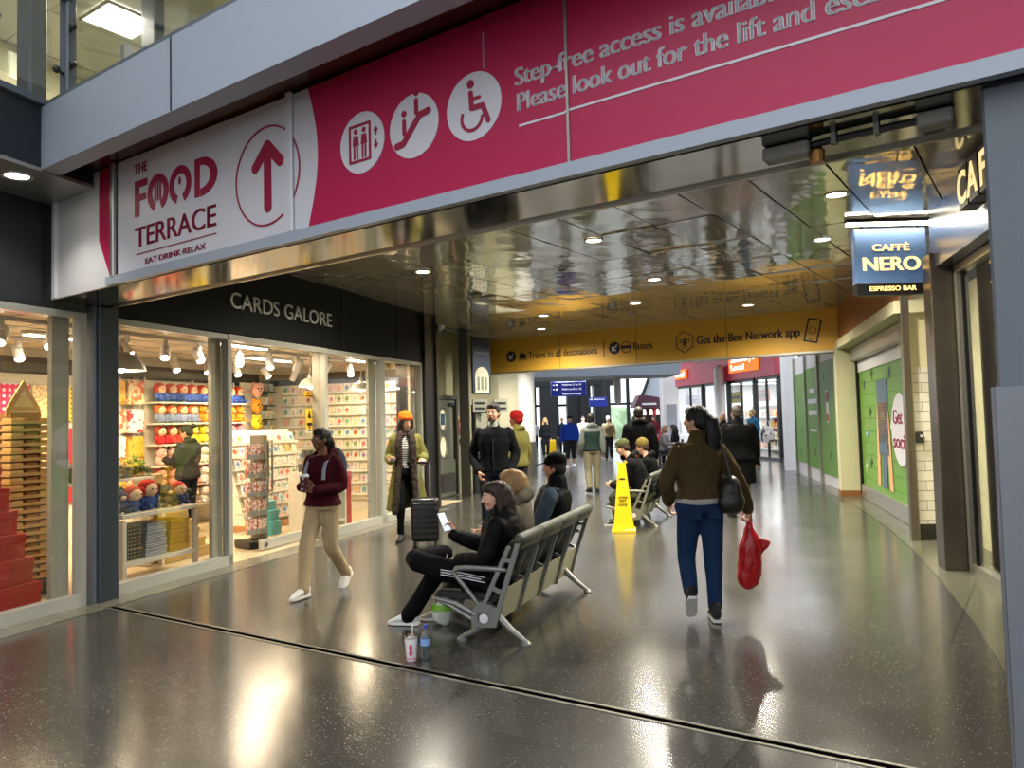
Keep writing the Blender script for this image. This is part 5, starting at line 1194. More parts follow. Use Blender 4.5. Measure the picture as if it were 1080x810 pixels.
# wet floor cone
M_cy = mat('safety_yellow', '#e8c90a', .35, var=.03, scale=4); M_ck = mat('cone_black_print', '#231f10', .5)
co = thing('wet_floor_cone', 'tall yellow wet-floor pyramid cone between the two benches', 'cone', (1.54, 11.05, 0), rad(-8))
mb = MB()
def sq(h, z): return [V((-h, -h, z)), V((h, -h, z)), V((h, h, z)), V((-h, h, z))]
mb.loft([sq(.17, 0), sq(.17, .03), sq(.145, .05), sq(.135, .12), sq(.055, .94), sq(.05, .97)]); cb = mb.build('body', M_cy, co)
mb = MB()
for s in (-1, 1): mb.box((s*.06, 0, .975), (.03, .09, .02))
mb.build('top_notch', M_cy, co)
def cone_y(z): return -(.135-.08*(z-.12)/.82)-.003
tilt = math.atan2(.08, .82)
for s, z, c, w in (('CAUTION', .47, .032, .13), ('WET', .42, .04, .1), ('FLOOR', .365, .038, .12)):
    o = fit_text(s, -w/2, w/2, 0, c, M_ck, co, .001, y=0); o.data.transform(Matrix.Translation((0, cone_y(z), z)) @ Matrix.Rotation(-tilt, 4, 'X'))
mb = MB(); T = Matrix.Translation((0, cone_y(.62), .56)) @ Matrix.Rotation(-tilt, 4, 'X')
for a, b in (((-.055, 0), (.055, 0)), ((.055, 0), (0, .1)), ((0, .1), (-.055, 0))): stroke(mb, [a, b], .012, 0)
stroke(mb, [(0, .02), (.005, .06)], .014, 0); mb.bm.transform(T); mb.build('warning_triangle', M_ck, co)
mb = MB(); stroke(mb, [(-.03, 0), (.03, 0)], .02, 0); mb.bm.transform(Matrix.Translation((0, cone_y(.73), .745)) @ Matrix.Rotation(-tilt, 4, 'X')); mb.build('maker_mark', M_ck, co)
# cup and bottle on the floor
cp = thing('drink_cup', 'white paper drink cup with straw and red print on the floor', 'cup', G(434, 696))
mb = MB(); mb.lathe([(0, 0), (.032, 0), (.045, .15), (0, .15)], 24); mb.build('cup', mat('paper_white', '#e9e6e4', .5), cp, True)
mb = MB(); mb.lathe([(0, .15), (.049, .15), (.049, .16), (.042, .168), (0, .168)], 24); mb.build('lid', glass('clear_lid', (.9, .9, .9), .15), cp, True)
mb = MB(); mb.tube([(0, 0, .1), (.01, 0, .2), (.014, .0, .24)], .005, 8); mb.build('straw', M_white, cp, True)
mb = MB()
for k in range(7): mb.box((0.002, -.0435+.0009*(k-7), .045+.011*k), (.02 if k % 3 else .012, .012, .0075))
mb.build('red_print', mat('cup_red', '#d3345a', .5), cp)
mb = MB(); mb.lathe([(.0332, .008), (.0342, .02), (.0335, .02), (.032, .008)], 24); mb.build('pink_band', mat('cup_pink', '#e58aa0', .5), cp, True)
bo = thing('water_bottle', 'clear plastic water bottle with blue cap and label on the floor', 'bottle', G(449, 696))
mb = MB(); mb.lathe([(0, 0), (.03, 0), (.033, .01), (.031, .03), (.033, .05), (.031, .07), (.033, .09), (.033, .15), (.03, .17), (.014, .2), (.013, .215), (0, .215)], 22); mb.build('body', glass('bottle_plastic', (.82, .88, .9), .14), bo, True)
mb = MB(); mb.lathe([(0, .212), (.016, .212), (.016, .232), (.014, .236), (0, .236)], 18); mb.build('cap', mat('cap_blue', '#1c3aa0', .4), bo, True)
mb = MB(); mb.lathe([(.0335, .1), (.0342, .1), (.0342, .145), (.0335, .145)], 22); mb.build('label', mat('label_blue', '#7fa6d8', .5), bo, True)
mb = MB(); mb.lathe([(0, .004), (.028, .004), (.029, .09), (0, .09)], 18); mb.build('water', glass('water', (.75, .83, .86), .1), bo, True)
# carrier bag under the bench
pl = thing('carrier_bag', 'green and white plastic carrier bag on the floor under the front bench seat', 'bag', b1(.38, .85, 0))
mb = MB(); mb.ell((0, 0, .09), (.09, .06, .1)); mb.ell((.02, 0, .15), (.05, .04, .08)); solid(mb, 'bag', mat('bag_white_plastic', '#cfd3c6', .4), pl, .012, 2, .012, 18)
mb = MB(); mb.lathe([(.088, .12), (.094, .12), (.08, .165), (.074, .165)], 20, M=Matrix.Diagonal((1, .72, 1, 1))); mb.build('green_band', mat('bag_green', '#7fb52e', .5), pl, True)
# yellow suitcase far off, tote bag
ys = thing('suitcase', 'bright yellow suitcase standing in the far hall', 'suitcase', G(581, 478.5))
mb = MB(); mb.box((0, 0, .36), (.5, .28, .62), bevel=.05, seg=2); mb.build('shell', mat('case_yellow', '#f2c40f', .4), ys, True); mb = MB(); mb.bar((-.1, 0, .67), (-.1, 0, .95), .02); mb.bar((.1, 0, .67), (.1, 0, .95), .02); mb.bar((-.1, 0, .95), (.1, 0, .95), .03); mb.build('handle', M_black, ys)
for sx in (-.2, .2): mb = MB(); mb.ell((sx, 0, .03), (.03, .05, .03), n=10); mb.build('wheel', M_black, ys)
tt = thing('tote_bag', 'beige canvas tote bag standing on the floor behind the man in the black cap', 'bag', G(585, 522))
M_tote = mat('canvas_beige', '#9c916c', .8)
mb = MB(); mb.loft([[V((-.17, -.07, 0)), V((.17, -.07, 0)), V((.17, .07, 0)), V((-.17, .07, 0))], [V((-.19, -.08, .2)), V((.19, -.08, .2)), V((.19, .08, .2)), V((-.19, .08, .2))], [V((-.12, -.03, .46)), V((.12, -.03, .46)), V((.12, .03, .46)), V((-.12, .03, .46))]]); mb.build('bag', M_tote, tt)
mb = MB(); mb.tube([(-.1, 0, .45), (-.03, 0, .66), (.03, 0, .66), (.1, 0, .45)], .012, 8); mb.build('handle', M_tote, tt, True)

# ---- daylight
W = bpy.data.worlds.new('sky'); SC.world = W; W.use_nodes = True
bg = W.node_tree.nodes['Background']; bg.inputs[0].default_value = (.90, .94, 1, 1); _nt = W.node_tree; _tc = _nt.nodes.new('ShaderNodeTexCoord'); _sx = _nt.nodes.new('ShaderNodeSeparateXYZ'); _nt.links.new(_tc.outputs['Generated'], _sx.inputs[0])
def _ramp(sock, k):            # k * max(component, 0): glass roof overhead, open daylight at the far end, dim hall behind
    a = _nt.nodes.new('ShaderNodeMath'); a.operation = 'MAXIMUM'; a.inputs[1].default_value = 0; _nt.links.new(sock, a.inputs[0])
    b = _nt.nodes.new('ShaderNodeMath'); b.operation = 'MULTIPLY'; b.inputs[1].default_value = k; _nt.links.new(a.outputs[0], b.inputs[0]); return b.outputs[0]
_a = _nt.nodes.new('ShaderNodeMath'); _nt.links.new(_ramp(_sx.outputs['Z'], 1.9), _a.inputs[0]); _nt.links.new(_ramp(_sx.outputs['Y'], 1.0), _a.inputs[1])
_c = _nt.nodes.new('ShaderNodeMath'); _c.inputs[1].default_value = .62; _nt.links.new(_a.outputs[0], _c.inputs[0]); _nt.links.new(_c.outputs[0], bg.inputs[1])
SC.view_settings.view_transform = 'Standard'; SC.view_settings.look = 'None'; SC.view_settings.gamma = 1; SC.view_settings.exposure = .48
SC.view_settings.use_curve_mapping = False
SC.cycles.max_bounces = 8; SC.cycles.diffuse_bounces = 3; SC.cycles.glossy_bounces = 5; SC.cycles.transparent_max_bounces = 12
SC.cycles.sample_clamp_indirect = 4; SC.cycles.use_denoising = True
SC.cycles.caustics_reflective = False
# ================================================================= PEOPLE
def lerp(a, b, t): return a+(b-a)*t
def stand(H, sh=.19, hipw=.095):
    sh -= .022
    """joints of a standing figure of height H, facing +Y, right hand on +X"""
    s = H/1.75; J = {'s': s, 'H': H}
    def P(x, y, z): return V((x*s, y*s, z*s))
    J['pelvis'] = P(0, 0, .93); J['waist'] = P(0, .005, 1.09); J['chest'] = P(0, 0, 1.28); J['neck'] = P(0, -.015, 1.465); J['head'] = P(0, .02, 1.63)
    for n, k in (('r', 1), ('l', -1)):
        J['hip_'+n] = P(hipw*k, 0, .90); J['knee_'+n] = P((hipw+.005)*k, .02, .49); J['ank_'+n] = P((hipw+.005)*k, -.02, .08); J['toe_'+n] = V((k*.2, 1, 0)).normalized()
        J['sh_'+n] = P(sh*k, -.015, 1.395); J['el_'+n] = P((sh+.06)*k, -.03, 1.11); J['wr_'+n] = P((sh+.07)*k, .05, .87)
        J['hd_'+n] = V((0, .15, -1)).normalized(); J['pn_'+n] = V((-k, 0, 0)); J['curl_'+n] = .55
    J['yaw'] = 0; J['pitch'] = 0; J['tilt'] = 0; J['rs'] = V((1, 0, 0)); J['rp'] = V((1, 0, 0)); J['fem'] = 0; J['fat'] = 1.0
    return J
def sit(H, zs, lean=.12, sh=.19):
    """joints of a seated figure on a seat at height zs; hips at y=0, legs towards +Y"""
    J = stand(H, sh); s = J['s']; dz = zs+.10*s-J['pelvis'].z
    for k in ('pelvis', 'waist', 'chest', 'neck', 'head', 'sh_r', 'sh_l', 'el_r', 'el_l', 'wr_r', 'wr_l', 'hip_r', 'hip_l'): J[k] = J[k]+V((0, 0, dz))
    zp = J['pelvis'].z
    for k in ('waist', 'chest', 'neck', 'head', 'sh_r', 'sh_l', 'el_r', 'el_l', 'wr_r', 'wr_l'): J[k] = J[k]+V((0, -lean*(J[k].z-zp)*1.4, 0))
    for n, k in (('r', 1), ('l', -1)):
        J['knee_'+n] = V((.12*k*s, .43*s, zs+.07*s)); J['ank_'+n] = V((.12*k*s, .45*s, .08*s)); J['toe_'+n] = V((.15*k, 1, 0)).normalized()
        J['el_'+n] = J['sh_'+n]+V((.05*k*s, .1*s, -.26*s)); J['wr_'+n] = J['el_'+n]+V((-.06*k*s, .24*s, .02*s)); J['hd_'+n] = V((-.3*k, 1, 0)).normalized()
    return J
def sections(J, k=0., fem=None, z0=-.09, top=1.0, hemw=0.):
    """cross-sections of the trunk (centre, right axis, half width, half depth)"""
    s = J['s']; f = J['fat']; fm = J['fem'] if fem is None else fem; shw = (J['sh_r']-J['sh_l']).length/2
    pts = [J['pelvis'], J['waist'], J['chest'], J['neck']]
    pr = [(-.55, .15+.015*fm, .105), (0, .165+.012*fm, .118), (.5, .155, .112), (1, .142-.012*fm, .1), (1.5, .155-.01*fm, .108), (2, .168-.014*fm, .118), (2.45, shw/s*.93, .105), (2.72, shw/s*.82, .082), (2.9, .095, .07), (3.06, .055, .056)]
    out = []
    for t, w, d in pr:
        if t > top*3.06+1e-6: continue
        if t < 0: c = pts[0]+(pts[0]-pts[1])*(-t*.55)
        else:
            i = min(2, int(t)); u = t-i
            p0 = pts[max(0, i-1)]; p1 = pts[i]; p2 = pts[i+1]; p3 = pts[min(3, i+2)]
            c = .5*((2*p1)+(p2-p0)*u+(2*p0-5*p1+4*p2-p3)*u*u+(3*p1-p0-3*p2+p3)*u**3)
        r = lerp(J['rp'], J['rs'], max(0, min(1, t/2.4))).normalized()
        out.append((c, r, w*s*f+k, d*s*f+k))
    return out
def ring_of(c, up, r, w, d, n=20, sq=2.4, a0=0, a1=2*PI):
    r = (r-up*r.dot(up)).normalized(); fw = up.cross(r); ps = []
    for q in range(n):
        a = a0+(a1-a0)*q/(n if abs(a1-a0-2*PI) < 1e-6 else n-1); x, y = math.cos(a), math.sin(a)
        e = 2/sq; ps.append(c+r*(w*math.copysign(abs(x)**e, x))+fw*(d*math.copysign(abs(y)**e, y)))
    return ps
def trunk(mb, secs, sq=2.3):
    rings = []
    for i, (c, r, w, d) in enumerate(secs):
        a = secs[max(0, i-1)][0]; b = secs[min(len(secs)-1, i+1)][0]
        rings.append(ring_of(c, (b-a).normalized(), r, w, d, 20, sq))
    mb.loft(rings)
def limb(mb, pts, rad_, n=12, sub=4):
    P, R = [], []
    for i in range(len(pts)-1):
        for q in range(sub):
            u = q/sub; P.append(lerp(pts[i], pts[i+1], u)); R.append(lerp(rad_[i], rad_[i+1], u))
    P.append(pts[-1]); R.append(rad_[-1]); 
    # round the joint a little
    Q = [P[0]] + [(P[i-1]+P[i]*2+P[i+1])/4 for i in range(1, len(P)-1)] + [P[-1]]
    mb.tube(Q, R, n)
def hand(mb, w, d, pn, side, s, curl=.5, thumb=.35, spread=.05):
    d = d.normalized(); pn = (pn-d*pn.dot(d)).normalized(); th = d.cross(pn)*side
    L_ = .088*s; rg = []
    for u, a, b in ((-.03, .024, .02), (.1, .03, .018), (.5, .039, .016), (.85, .042, .014), (1.0, .04, .012)):
        rg.append(ring_of(w+d*(L_*u), d, th, a*s, b*s, 14, 2.6))
    mb.loft(rg)
    for i, (o, ln, r) in enumerate(((.031, .072, .0088), (.0105, .08, .0092), (-.0105, .074, .0088), (-.030, .058, .0078))):
        p = w+d*(L_*.9)+th*(o*s); dd = (d+th*(o*spread*20)).normalized(); pts = [p-d*(.02*s), p]; a = 0
        for f, c in ((.45, .75), (.3, 1.0), (.25, .8)):
            a += curl*c; v = dd*math.cos(a)+pn*math.sin(a); pts.append(pts[-1]+v*(ln*f*s))
        mb.tube(pts, [r*s*1.05, r*s*1.05, r*s, r*.95*s, r*.8*s], 8)
    p0 = w+d*(L_*.18)+th*(.022*s); v1 = (d*.62+th*.75+pn*thumb).normalized(); p1 = p0+v1*(.042*s); v2 = (d*.9+th*.25+pn*(thumb+.3)).normalized(); p2 = p1+v2*(.032*s); p3 = p2+(v2+pn*.25).normalized()*(.024*s)
    mb.tube([p0-v1*(.012*s), p0, p1, p2, p3], [.016*s, .016*s, .0115*s, .0105*s, .008*s], 9)
def head_M(J):
    return Matrix.Translation(J['head']) @ Matrix.Rotation(J['yaw'], 4, 'Z') @ Matrix.Rotation(J['pitch'], 4, 'X') @ Matrix.Rotation(J['tilt'], 4, 'Y') @ Matrix.Diagonal((J['s'], J['s'], J['s'], 1))
def head(mb, J):
    T = head_M(J)
    mb.ell((0, -.012, .035), (.074, .092, .085), T, 18); mb.ell((0, .022, -.01), (.064, .07, .088), T, 18)
    mb.ell((0, .03, -.065), (.046, .052, .04), T, 14); mb.ell((0, .066, -.088), (.022, .02, .018), T, 10)
    mb.ell((0, .068, .036), (.056, .022, .014), T, 12)                       # brow
    for s in (-1, 1):
        mb.ell((s*.036, .062, -.028), (.024, .022, .022), T, 10)             # cheek
        mb.ell((s*.073, -.002, -.008), (.009, .019, .03), T, 10)             # ear
    mb.tube([(0, .083, .028), (0, .096, .0), (0, .106, -.02)], [.009, .011, .0125], 8, M=T); mb.ell((-.011, .093, -.023), (.009, .011, .008), T, 8); mb.ell((.011, .093, -.023), (.009, .011, .008), T, 8)
    mb.ell((0, .083, -.05), (.021, .012, .006), T, 10); mb.ell((0, .081, -.062), (.018, .012, .007), T, 10)
def body(J, name, m, voxel=.0075, hands=True):
    mb = MB(); s = J['s']; f = J['fat']
    trunk(mb, sections(J, -.006))
    nk = J['head']-J['neck']; mb.tube([J['neck']-nk*.25, J['neck']+nk*.25, J['neck']+nk*.8], [.056*s, .05*s, .05*s], 14)
    for n, k in (('r', 1), ('l', -1)):
        limb(mb, [J['hip_'+n], J['knee_'+n], J['ank_'+n]], [.083*s*f, .054*s, .038*s]); ft = J['ank_'+n]
        mb.tube([ft, ft+J['toe_'+n]*(.05*s)-V((0, 0, .05*s)), ft+J['toe_'+n]*(.12*s)-V((0, 0, .058*s))], [.032*s, .024*s, .016*s], 10)
        mb.ell(J['sh_'+n], .058*s)
        limb(mb, [J['sh_'+n], J['el_'+n], J['wr_'+n]], [.05*s*f, .04*s*f, .026*s])
        hand(mb, J['wr_'+n], J['hd_'+n], J['pn_'+n], k, s*1.02, J['curl_'+n])
    head(mb, J)
    return solid(mb, name, m, None, voxel, 2)
M_eyew = mat('eye_white', '#e8e2d8', .2); M_eyed = mat('eye_dark', '#1c1410', .15)
def face(p, J, lip='#8c4a42', brow='#1d1512'):
    T = head_M(J)
    mb = MB()
    for s in (-1, 1): mb.ell((s*.031, .076, .013), (.0125, .009, .0075), T, 10)
    e = mb.build('eyes', M_eyew, p, True)
    mb = MB()
    for s in (-1, 1): mb.ell((s*.031, .0825, .013), (.0062, .004, .0062), T, 8)
    mb.build('irises', M_eyed, e, True)
    mb = MB()
    for s in (-1, 1): mb.tube([(s*.015, .087, .031), (s*.033, .084, .037), (s*.05, .068, .031)], [.0035, .004, .002], 6, M=T)
    mb.build('eyebrows', mat('brow'+brow, brow, .8), p, True)
    mb = MB(); mb.ell((0, .0885, -.0505), (.02, .008, .0045), T, 10); mb.ell((0, .0865, -.06), (.017, .008, .006), T, 10); mb.build('lips', mat('lip'+lip, lip, .4), p, True)
def hair_mat(c): return mat('hair'+c, c, .5, var=.35, scale=60, bump=.5, spec=.4)
def hair(p, J, style, c, voxel=.01):
    T = head_M(J); s = J['s']; mb = MB()
    if style != 'bald':
        mb.ell((0, -.022, .045), (.083, .094, .088), T, 18); mb.ell((0, .02, .075), (.07, .075, .055), T, 16); mb.ell((0, -.045, -.01), (.078, .06, .07), T, 16)
    if style == 'short':
        for q in (-1, 1): mb.ell((q*.068, -.01, .02), (.016, .045, .045), T, 12)
    if style == 'bald':
        mb.ell((0, -.02, .012), (.081, .088, .062), T, 18); mb.ell((0, -.05, -.02), (.072, .055, .06), T, 16)
    if style in ('tied', 'pony', 'updo'):
        for q in (-1, 1): mb.ell((q*.066, .01, .04), (.018, .05, .05), T, 12)
    if style == 'tied': mb.tube([(0, -.1, .0), (0, -.13, -.06), (.01, -.12, -.2)], [.04, .035, .015], 10, M=T)
    if style == 'updo': mb.tube([(0, -.09, .06), (0, -.14, .08), (0, -.19, .06)], [.035, .04, .02], 10, M=T)
    if style == 'pony':
        mb.tube([(0, -.085, .03), (0, -.135, .0), (.0, -.15, -.1), (.015, -.13, -.24), (.03, -.1, -.38), (.04, -.09, -.46)], [.045, .055, .062, .062, .045, .012], 12, M=T)
    if style == 'bob':
        for q in (-1, 1): mb.tube([(q*.055, .02, .07), (q*.072, -.015, .0), (q*.072, -.015, -.08), (q*.062, -.01, -.135)], [.03, .033, .032, .016], 10, M=T)
        mb.tube([(0, -.07, .03), (0, -.085, -.05), (0, -.07, -.13)], [.08, .075, .03], 14, M=T)
    if style == 'straight':
        for q in (-1, 1):
            mb.tube([(q*.04, .03, .085), (q*.066, -.02, .03), (q*.07, -.03, -.06), (q*.076, -.025, -.17), (q*.08, .035, -.27), (q*.075, .085, -.37), (q*.07, .1, -.47)], [.024, .028, .028, .028, .026, .022, .008], 10, M=T)
        mb.tube([(0, -.065, .03), (0, -.085, -.06), (0, -.085, -.16), (0, -.1, -.24)], [.082, .082, .07, .03], 14, M=T)
    if style == 'long':
        for q in (-1, 1):
            mb.tube([(q*.055, .035, .07), (q*.083, .01, .0), (q*.088, -.005, -.1), (q*.09, .02, -.22), (q*.085, .05, -.33), (q*.08, .06, -.4)], [.033, .038, .04, .042, .034, .012], 10, M=T)
        mb.tube([(0, -.07, .03), (0, -.1, -.06), (0, -.1, -.18), (0, -.1, -.3)], [.08, .082, .08, .04], 14, M=T)
    return solid(mb, 'hair', hair_mat(c), p, voxel, 2, .004, 40, (1, 1, .25))
def sleeve_pts(J, n, u):
    a, b, c = J['sh_'+n], J['el_'+n], J['wr_'+n]; return [a, b, lerp(b, c, u)]
def jacket(p, J, name, m, k=.022, hem=-.55, sleeve=.97, collar=0., hood=0., r=(.064, .056, .046), voxel=.012, wr=.006, sq=2.4, flare=1.0, short=None):
    mb = MB(); s = J['s']; S_ = sections(J, k); S_ = [(c, rr, w*(flare if i < 2 else 1), d*(flare if i < 2 else 1)) for i, (c, rr, w, d) in enumerate(S_)]
    S_ = [q for q, t in zip(S_, (-.55, 0, .5, 1, 1.5, 2, 2.45, 2.72, 2.9, 3.06)) if t >= hem]
    S_ = S_[:-1]
    trunk(mb, S_, sq)
    for n in 'rl':
        mb.ell(J['sh_'+n]-V((0, 0, .012*s)), r[0]*s*1.02); limb(mb, sleeve_pts(J, n, sleeve), [x*s for x in r])
    nk = (J['head']-J['neck']).normalized(); c0 = J['neck']
    if collar:
        mb.tube([c0-nk*.02, c0+nk*collar*.5, c0+nk*collar], [.085*s, .078*s, .072*s], 16)
    if hood:
        fw = nk.cross(J['rs']) if True else 0
        fw = J['rs'].cross(nk)*-1
        b = c0-V((0, 0, .01)); back = V((0, -1, 0)); back = (back-nk*back.dot(nk)).normalized()
        mb.tube([b+J['rs']*(.1*s)-back*(.03*s), b+J['rs']*(.095*s)+back*(.07*s)+nk*.02, b+back*(.125*s)+nk*.035, b-J['rs']*(.095*s)+back*(.07*s)+nk*.02, b-J['rs']*(.1*s)-back*(.03*s)], [hood*.55, hood*.85, hood, hood*.85, hood*.55], 12)
    return solid(mb, name, m, p, voxel, 3, wr)
def trousers(p, J, name, m, k=.018, r=(.1, .073, .058, .052), to=.97, voxel=.012, wr=.005, top=.6):
    mb = MB(); s = J['s']; S_ = sections(J, k*.8)[:4]; trunk(mb, S_, 2.5)
    for n in 'rl':
        a, b, c = J['hip_'+n], J['knee_'+n], J['ank_'+n]; mid = lerp(b, c, .5); end = lerp(b, c, to)
        limb(mb, [a, b, mid, end], [x*s for x in r])
    return solid(mb, name, m, p, voxel, 3, wr)
def shoe(p, J, n, m, sole, pitch=0., size=1., boot=0.):
    s = J['s']*size; a = J['ank_'+n]; t = J['toe_'+n]; t = V((t.x, t.y, 0)).normalized(); x = V((t.y, -t.x, 0))
    B = Matrix((x, t, V((0, 0, 1)))).transposed().to_4x4(); B.translation = a-V((0, 0, .08*J['s']))
    # pitch about the toe (heel lifts)
    Tt = Matrix.Translation((0, .12*s, 0)) @ Matrix.Rotation(-pitch, 4, 'X') @ Matrix.Translation((0, -.12*s, 0))
    if pitch:
        off = (B @ Tt @ V((0, 0, .08*s)))-a; B = Matrix.Translation(-off) @ B
    M_ = B @ Tt; mb = MB(); rg = []
    for y, w, z0, z1 in ((-.09, .022, .03, .09), (-.078, .036, .02, .115), (-.03, .042, .016, .125), (.02, .043, .016, .112), (.07, .046, .016, .085), (.12, .046, .016, .062), (.16, .036, .016, .042), (.185, .018, .018, .03)):
        c = V((0, y*s, (z0+z1)/2*s)); rg.append([M_ @ (c+V((w*s*math.cos(2*PI*q/14), 0, (z1-z0)/2*s*math.copysign(abs(math.sin(2*PI*q/14))**.8, math.sin(2*PI*q/14))))) for q in range(14)])
    mb.loft(rg)
    if boot: mb.tube([M_ @ V((0, -.03*s, .06*s)), M_ @ V((0, -.03*s, boot*s))], [.04*s, .045*s], 12)
    o = mb.build('shoe', m, p, True)
    out = [(.03, -.09), (.041, -.04), (.038, .03), (.047, .1), (.042, .15), (.022, .192), (-.022, .192), (-.042, .15), (-.047, .1), (-.038, .03), (-.041, -.04), (-.03, -.09)]
    mb = MB(); mb.prismz([(x_*s, y_*s) for x_, y_ in out], .0, .024*s, M_); mb.build('sole', sole, o)
    return o
def finish(p, loc, yaw, label, cat='person', group=None):
    p.location = loc; p.rotation_euler = (0, 0, yaw); tag(p, label, cat, group); return p
SK = {k: mat('skin_'+k, c, .5, var=.05, scale=20) for k, c in dict(fair='#d9a88c', mid='#c08a68', brown='#7a4c34', tan='#b07c5c').items()}
def cloth(c, **k):
    l = lin(c)[:3]; d = .55 if sum(l) < .06 else 1
    return mat('cloth'+c, tuple(x*d for x in l), k.pop('rough', .85), var=.12, scale=k.pop('scale', 40), bump=k.pop('bump', .15), spec=.1, **k)
M_sole = mat('white_sole', '#e4e2dc', .5); M_bsole = mat('black_sole', '#141414', .5)
def zM(a): return Matrix.Rotation(a, 3, 'Z')
def facing(dx, dy): return math.atan2(-dx, dy)

# 1 -- woman in the maroon hoodie with a coffee cup
J = stand(1.58, .175, .085); s = J['s']; J['fem'] = 1; J['yaw'] = -.45
J['knee_r'] = V((.06, .2, .46)); J['ank_r'] = V((.03, .3, .085)); J['toe_r'] = V((.1, 1, 0)).normalized()
J['knee_l'] = V((-.07, -.01, .445)); J['ank_l'] = V((-.06, -.3, .13)); J['toe_l'] = V((-.1, 1, -.7)).normalized()
J['hip_r'] = J['hip_r']+V((0, .02, -.02)); J['hip_l'] = J['hip_l']+V((0, -.02, -.02))
J['el_r'] = J['sh_r']+V((.075, -.03, -.25)); J['wr_r'] = V((.09, .22, 1.03)); J['hd_r'] = V((-.75, .3, .25)).normalized(); J['pn_r'] = V((-.2, .9, 0)); J['pn_r'] = V((-.35, -.9, .1)); J['curl_r'] = .75
J['el_l'] = J['sh_l']+V((-.085, -.02, -.25)); J['wr_l'] = V((-.08, .235, 1.0)); J['hd_l'] = V((.85, .2, .15)).normalized(); J['pn_l'] = V((.2, -.9, .1)); J['curl_l'] = .7
p = body(J, 'person', SK['brown'], .0055); face(p, J, '#6a3430')
hair(p, J, 'tied', '#120d0c'); M_mar = cloth('#3d0f18')
jacket(p, J, 'hoodie', M_mar, .03, -.1, .97, 0, .045, (.075, .066, .05), .011, .008, flare=1.05); trousers(p, J, 'trousers', cloth('#b09a76'), .02, (.1, .078, .066, .062), 1.02)
for n, pt in (('r', .0), ('l', .55)): shoe(p, J, n, mat('white_leather', '#dcd9d2', .45), M_sole, pt)
A = G(331, 631); finish(p, (A.x+.03, A.y+.27, 0), facing(-.33, -.94), 'person in a maroon hoodie and beige trousers walking with a lidded coffee cup')
R1 = Matrix.Translation(p.location) @ Matrix.Rotation(p.rotation_euler.z, 4, 'Z')
cpp = thing('coffee_cup', 'dark takeaway coffee cup with white lid held by the person in the maroon hoodie', 'cup', M=R1 @ Matrix.Translation((.015, .285, 1.0)))
mb = MB(); mb.lathe([(0, 0), (.032, 0), (.043, .13), (0, .13)], 22); mb.build('cup', pattern_mat('cup_maroon', 'blotch', '#4a1420', '#e0d4c8', 30, size=.64), cpp, True)
mb = MB(); mb.lathe([(0, .13), (.046, .13), (.046, .142), (.04, .155), (0, .155)], 22); mb.build('lid', M_white, cpp, True)
bp_ = thing('backpack', 'grey backpack with pale straps on the person in the maroon hoodie', 'backpack', M=R1)
mb = MB(); mb.ell((0, -.2, 1.2), (.15, .09, .2)); mb.ell((0, -.2, 1.1), (.15, .1, .15)); solid(mb, 'bag', cloth('#4b4e58'), bp_, .015, 2)
for sx in (-1, 1): mb = MB(); mb.loft([[q+V((sx*.018, 0, 0)) for q in (V((sx*.1, y, z)), V((sx*.1, y-.012, z+.004)))] + [q-V((sx*.015, 0, 0)) for q in (V((sx*.1, y-.012, z+.004)), V((sx*.1, y, z)))] for y, z in ((-.13, 1.28), (-.06, 1.315), (.03, 1.305), (.1, 1.255), (.138, 1.18), (.15, 1.09))]); mb.build('strap', cloth('#9298a6'), bp_)

# 2 -- woman in the olive coat with the orange beanie
J = stand(1.74, .18, .085); J['fem'] = 1; J['yaw'] = .5; J['pitch'] = -.12
J['knee_r'] = V((.08, .17, .48)); J['ank_r'] = V((.09, .12, .085)); J['ank_l'] = V((-.1, -.2, .12)); J['knee_l'] = V((-.1, .03, .48))
J['el_r'] = J['sh_r']+V((.09, -.02, -.26)); J['wr_r'] = V((.2, .2, 1.1)); J['hd_r'] = V((-.2, .8, .1)).normalized(); J['pn_r'] = V((-.3, .0, 1)); J['curl_r'] = .6
J['el_l'] = J['sh_l']+V((-.09, -.01, -.26)); J['wr_l'] = V((-.24, .19, 1.13)); J['hd_l'] = V((0, .8, -.5)).normalized(); J['pn_l'] = V((.2, -.2, -1)); J['curl_l'] = 1.0
p = body(J, 'person', SK['fair'], .0065); face(p, J); hair(p, J, 'long', '#33231a')
M_ol = cloth('#6d6a3a')
mb = MB(); trunk(mb, sections(J, .008)[:-1]); solid(mb, 'striped_top', pattern_mat('breton', 'stripesz', '#d8d4cc', '#2a2a30', 11, .8, .5), p, .014, 2)
trousers(p, J, 'trousers', cloth('#15151a'), .012, (.092, .064, .05, .045))
for n, pt in (('r', 0), ('l', .4)): shoe(p, J, n, mat('black_leather', '#121214', .35), M_bsole, pt, 1, .16)
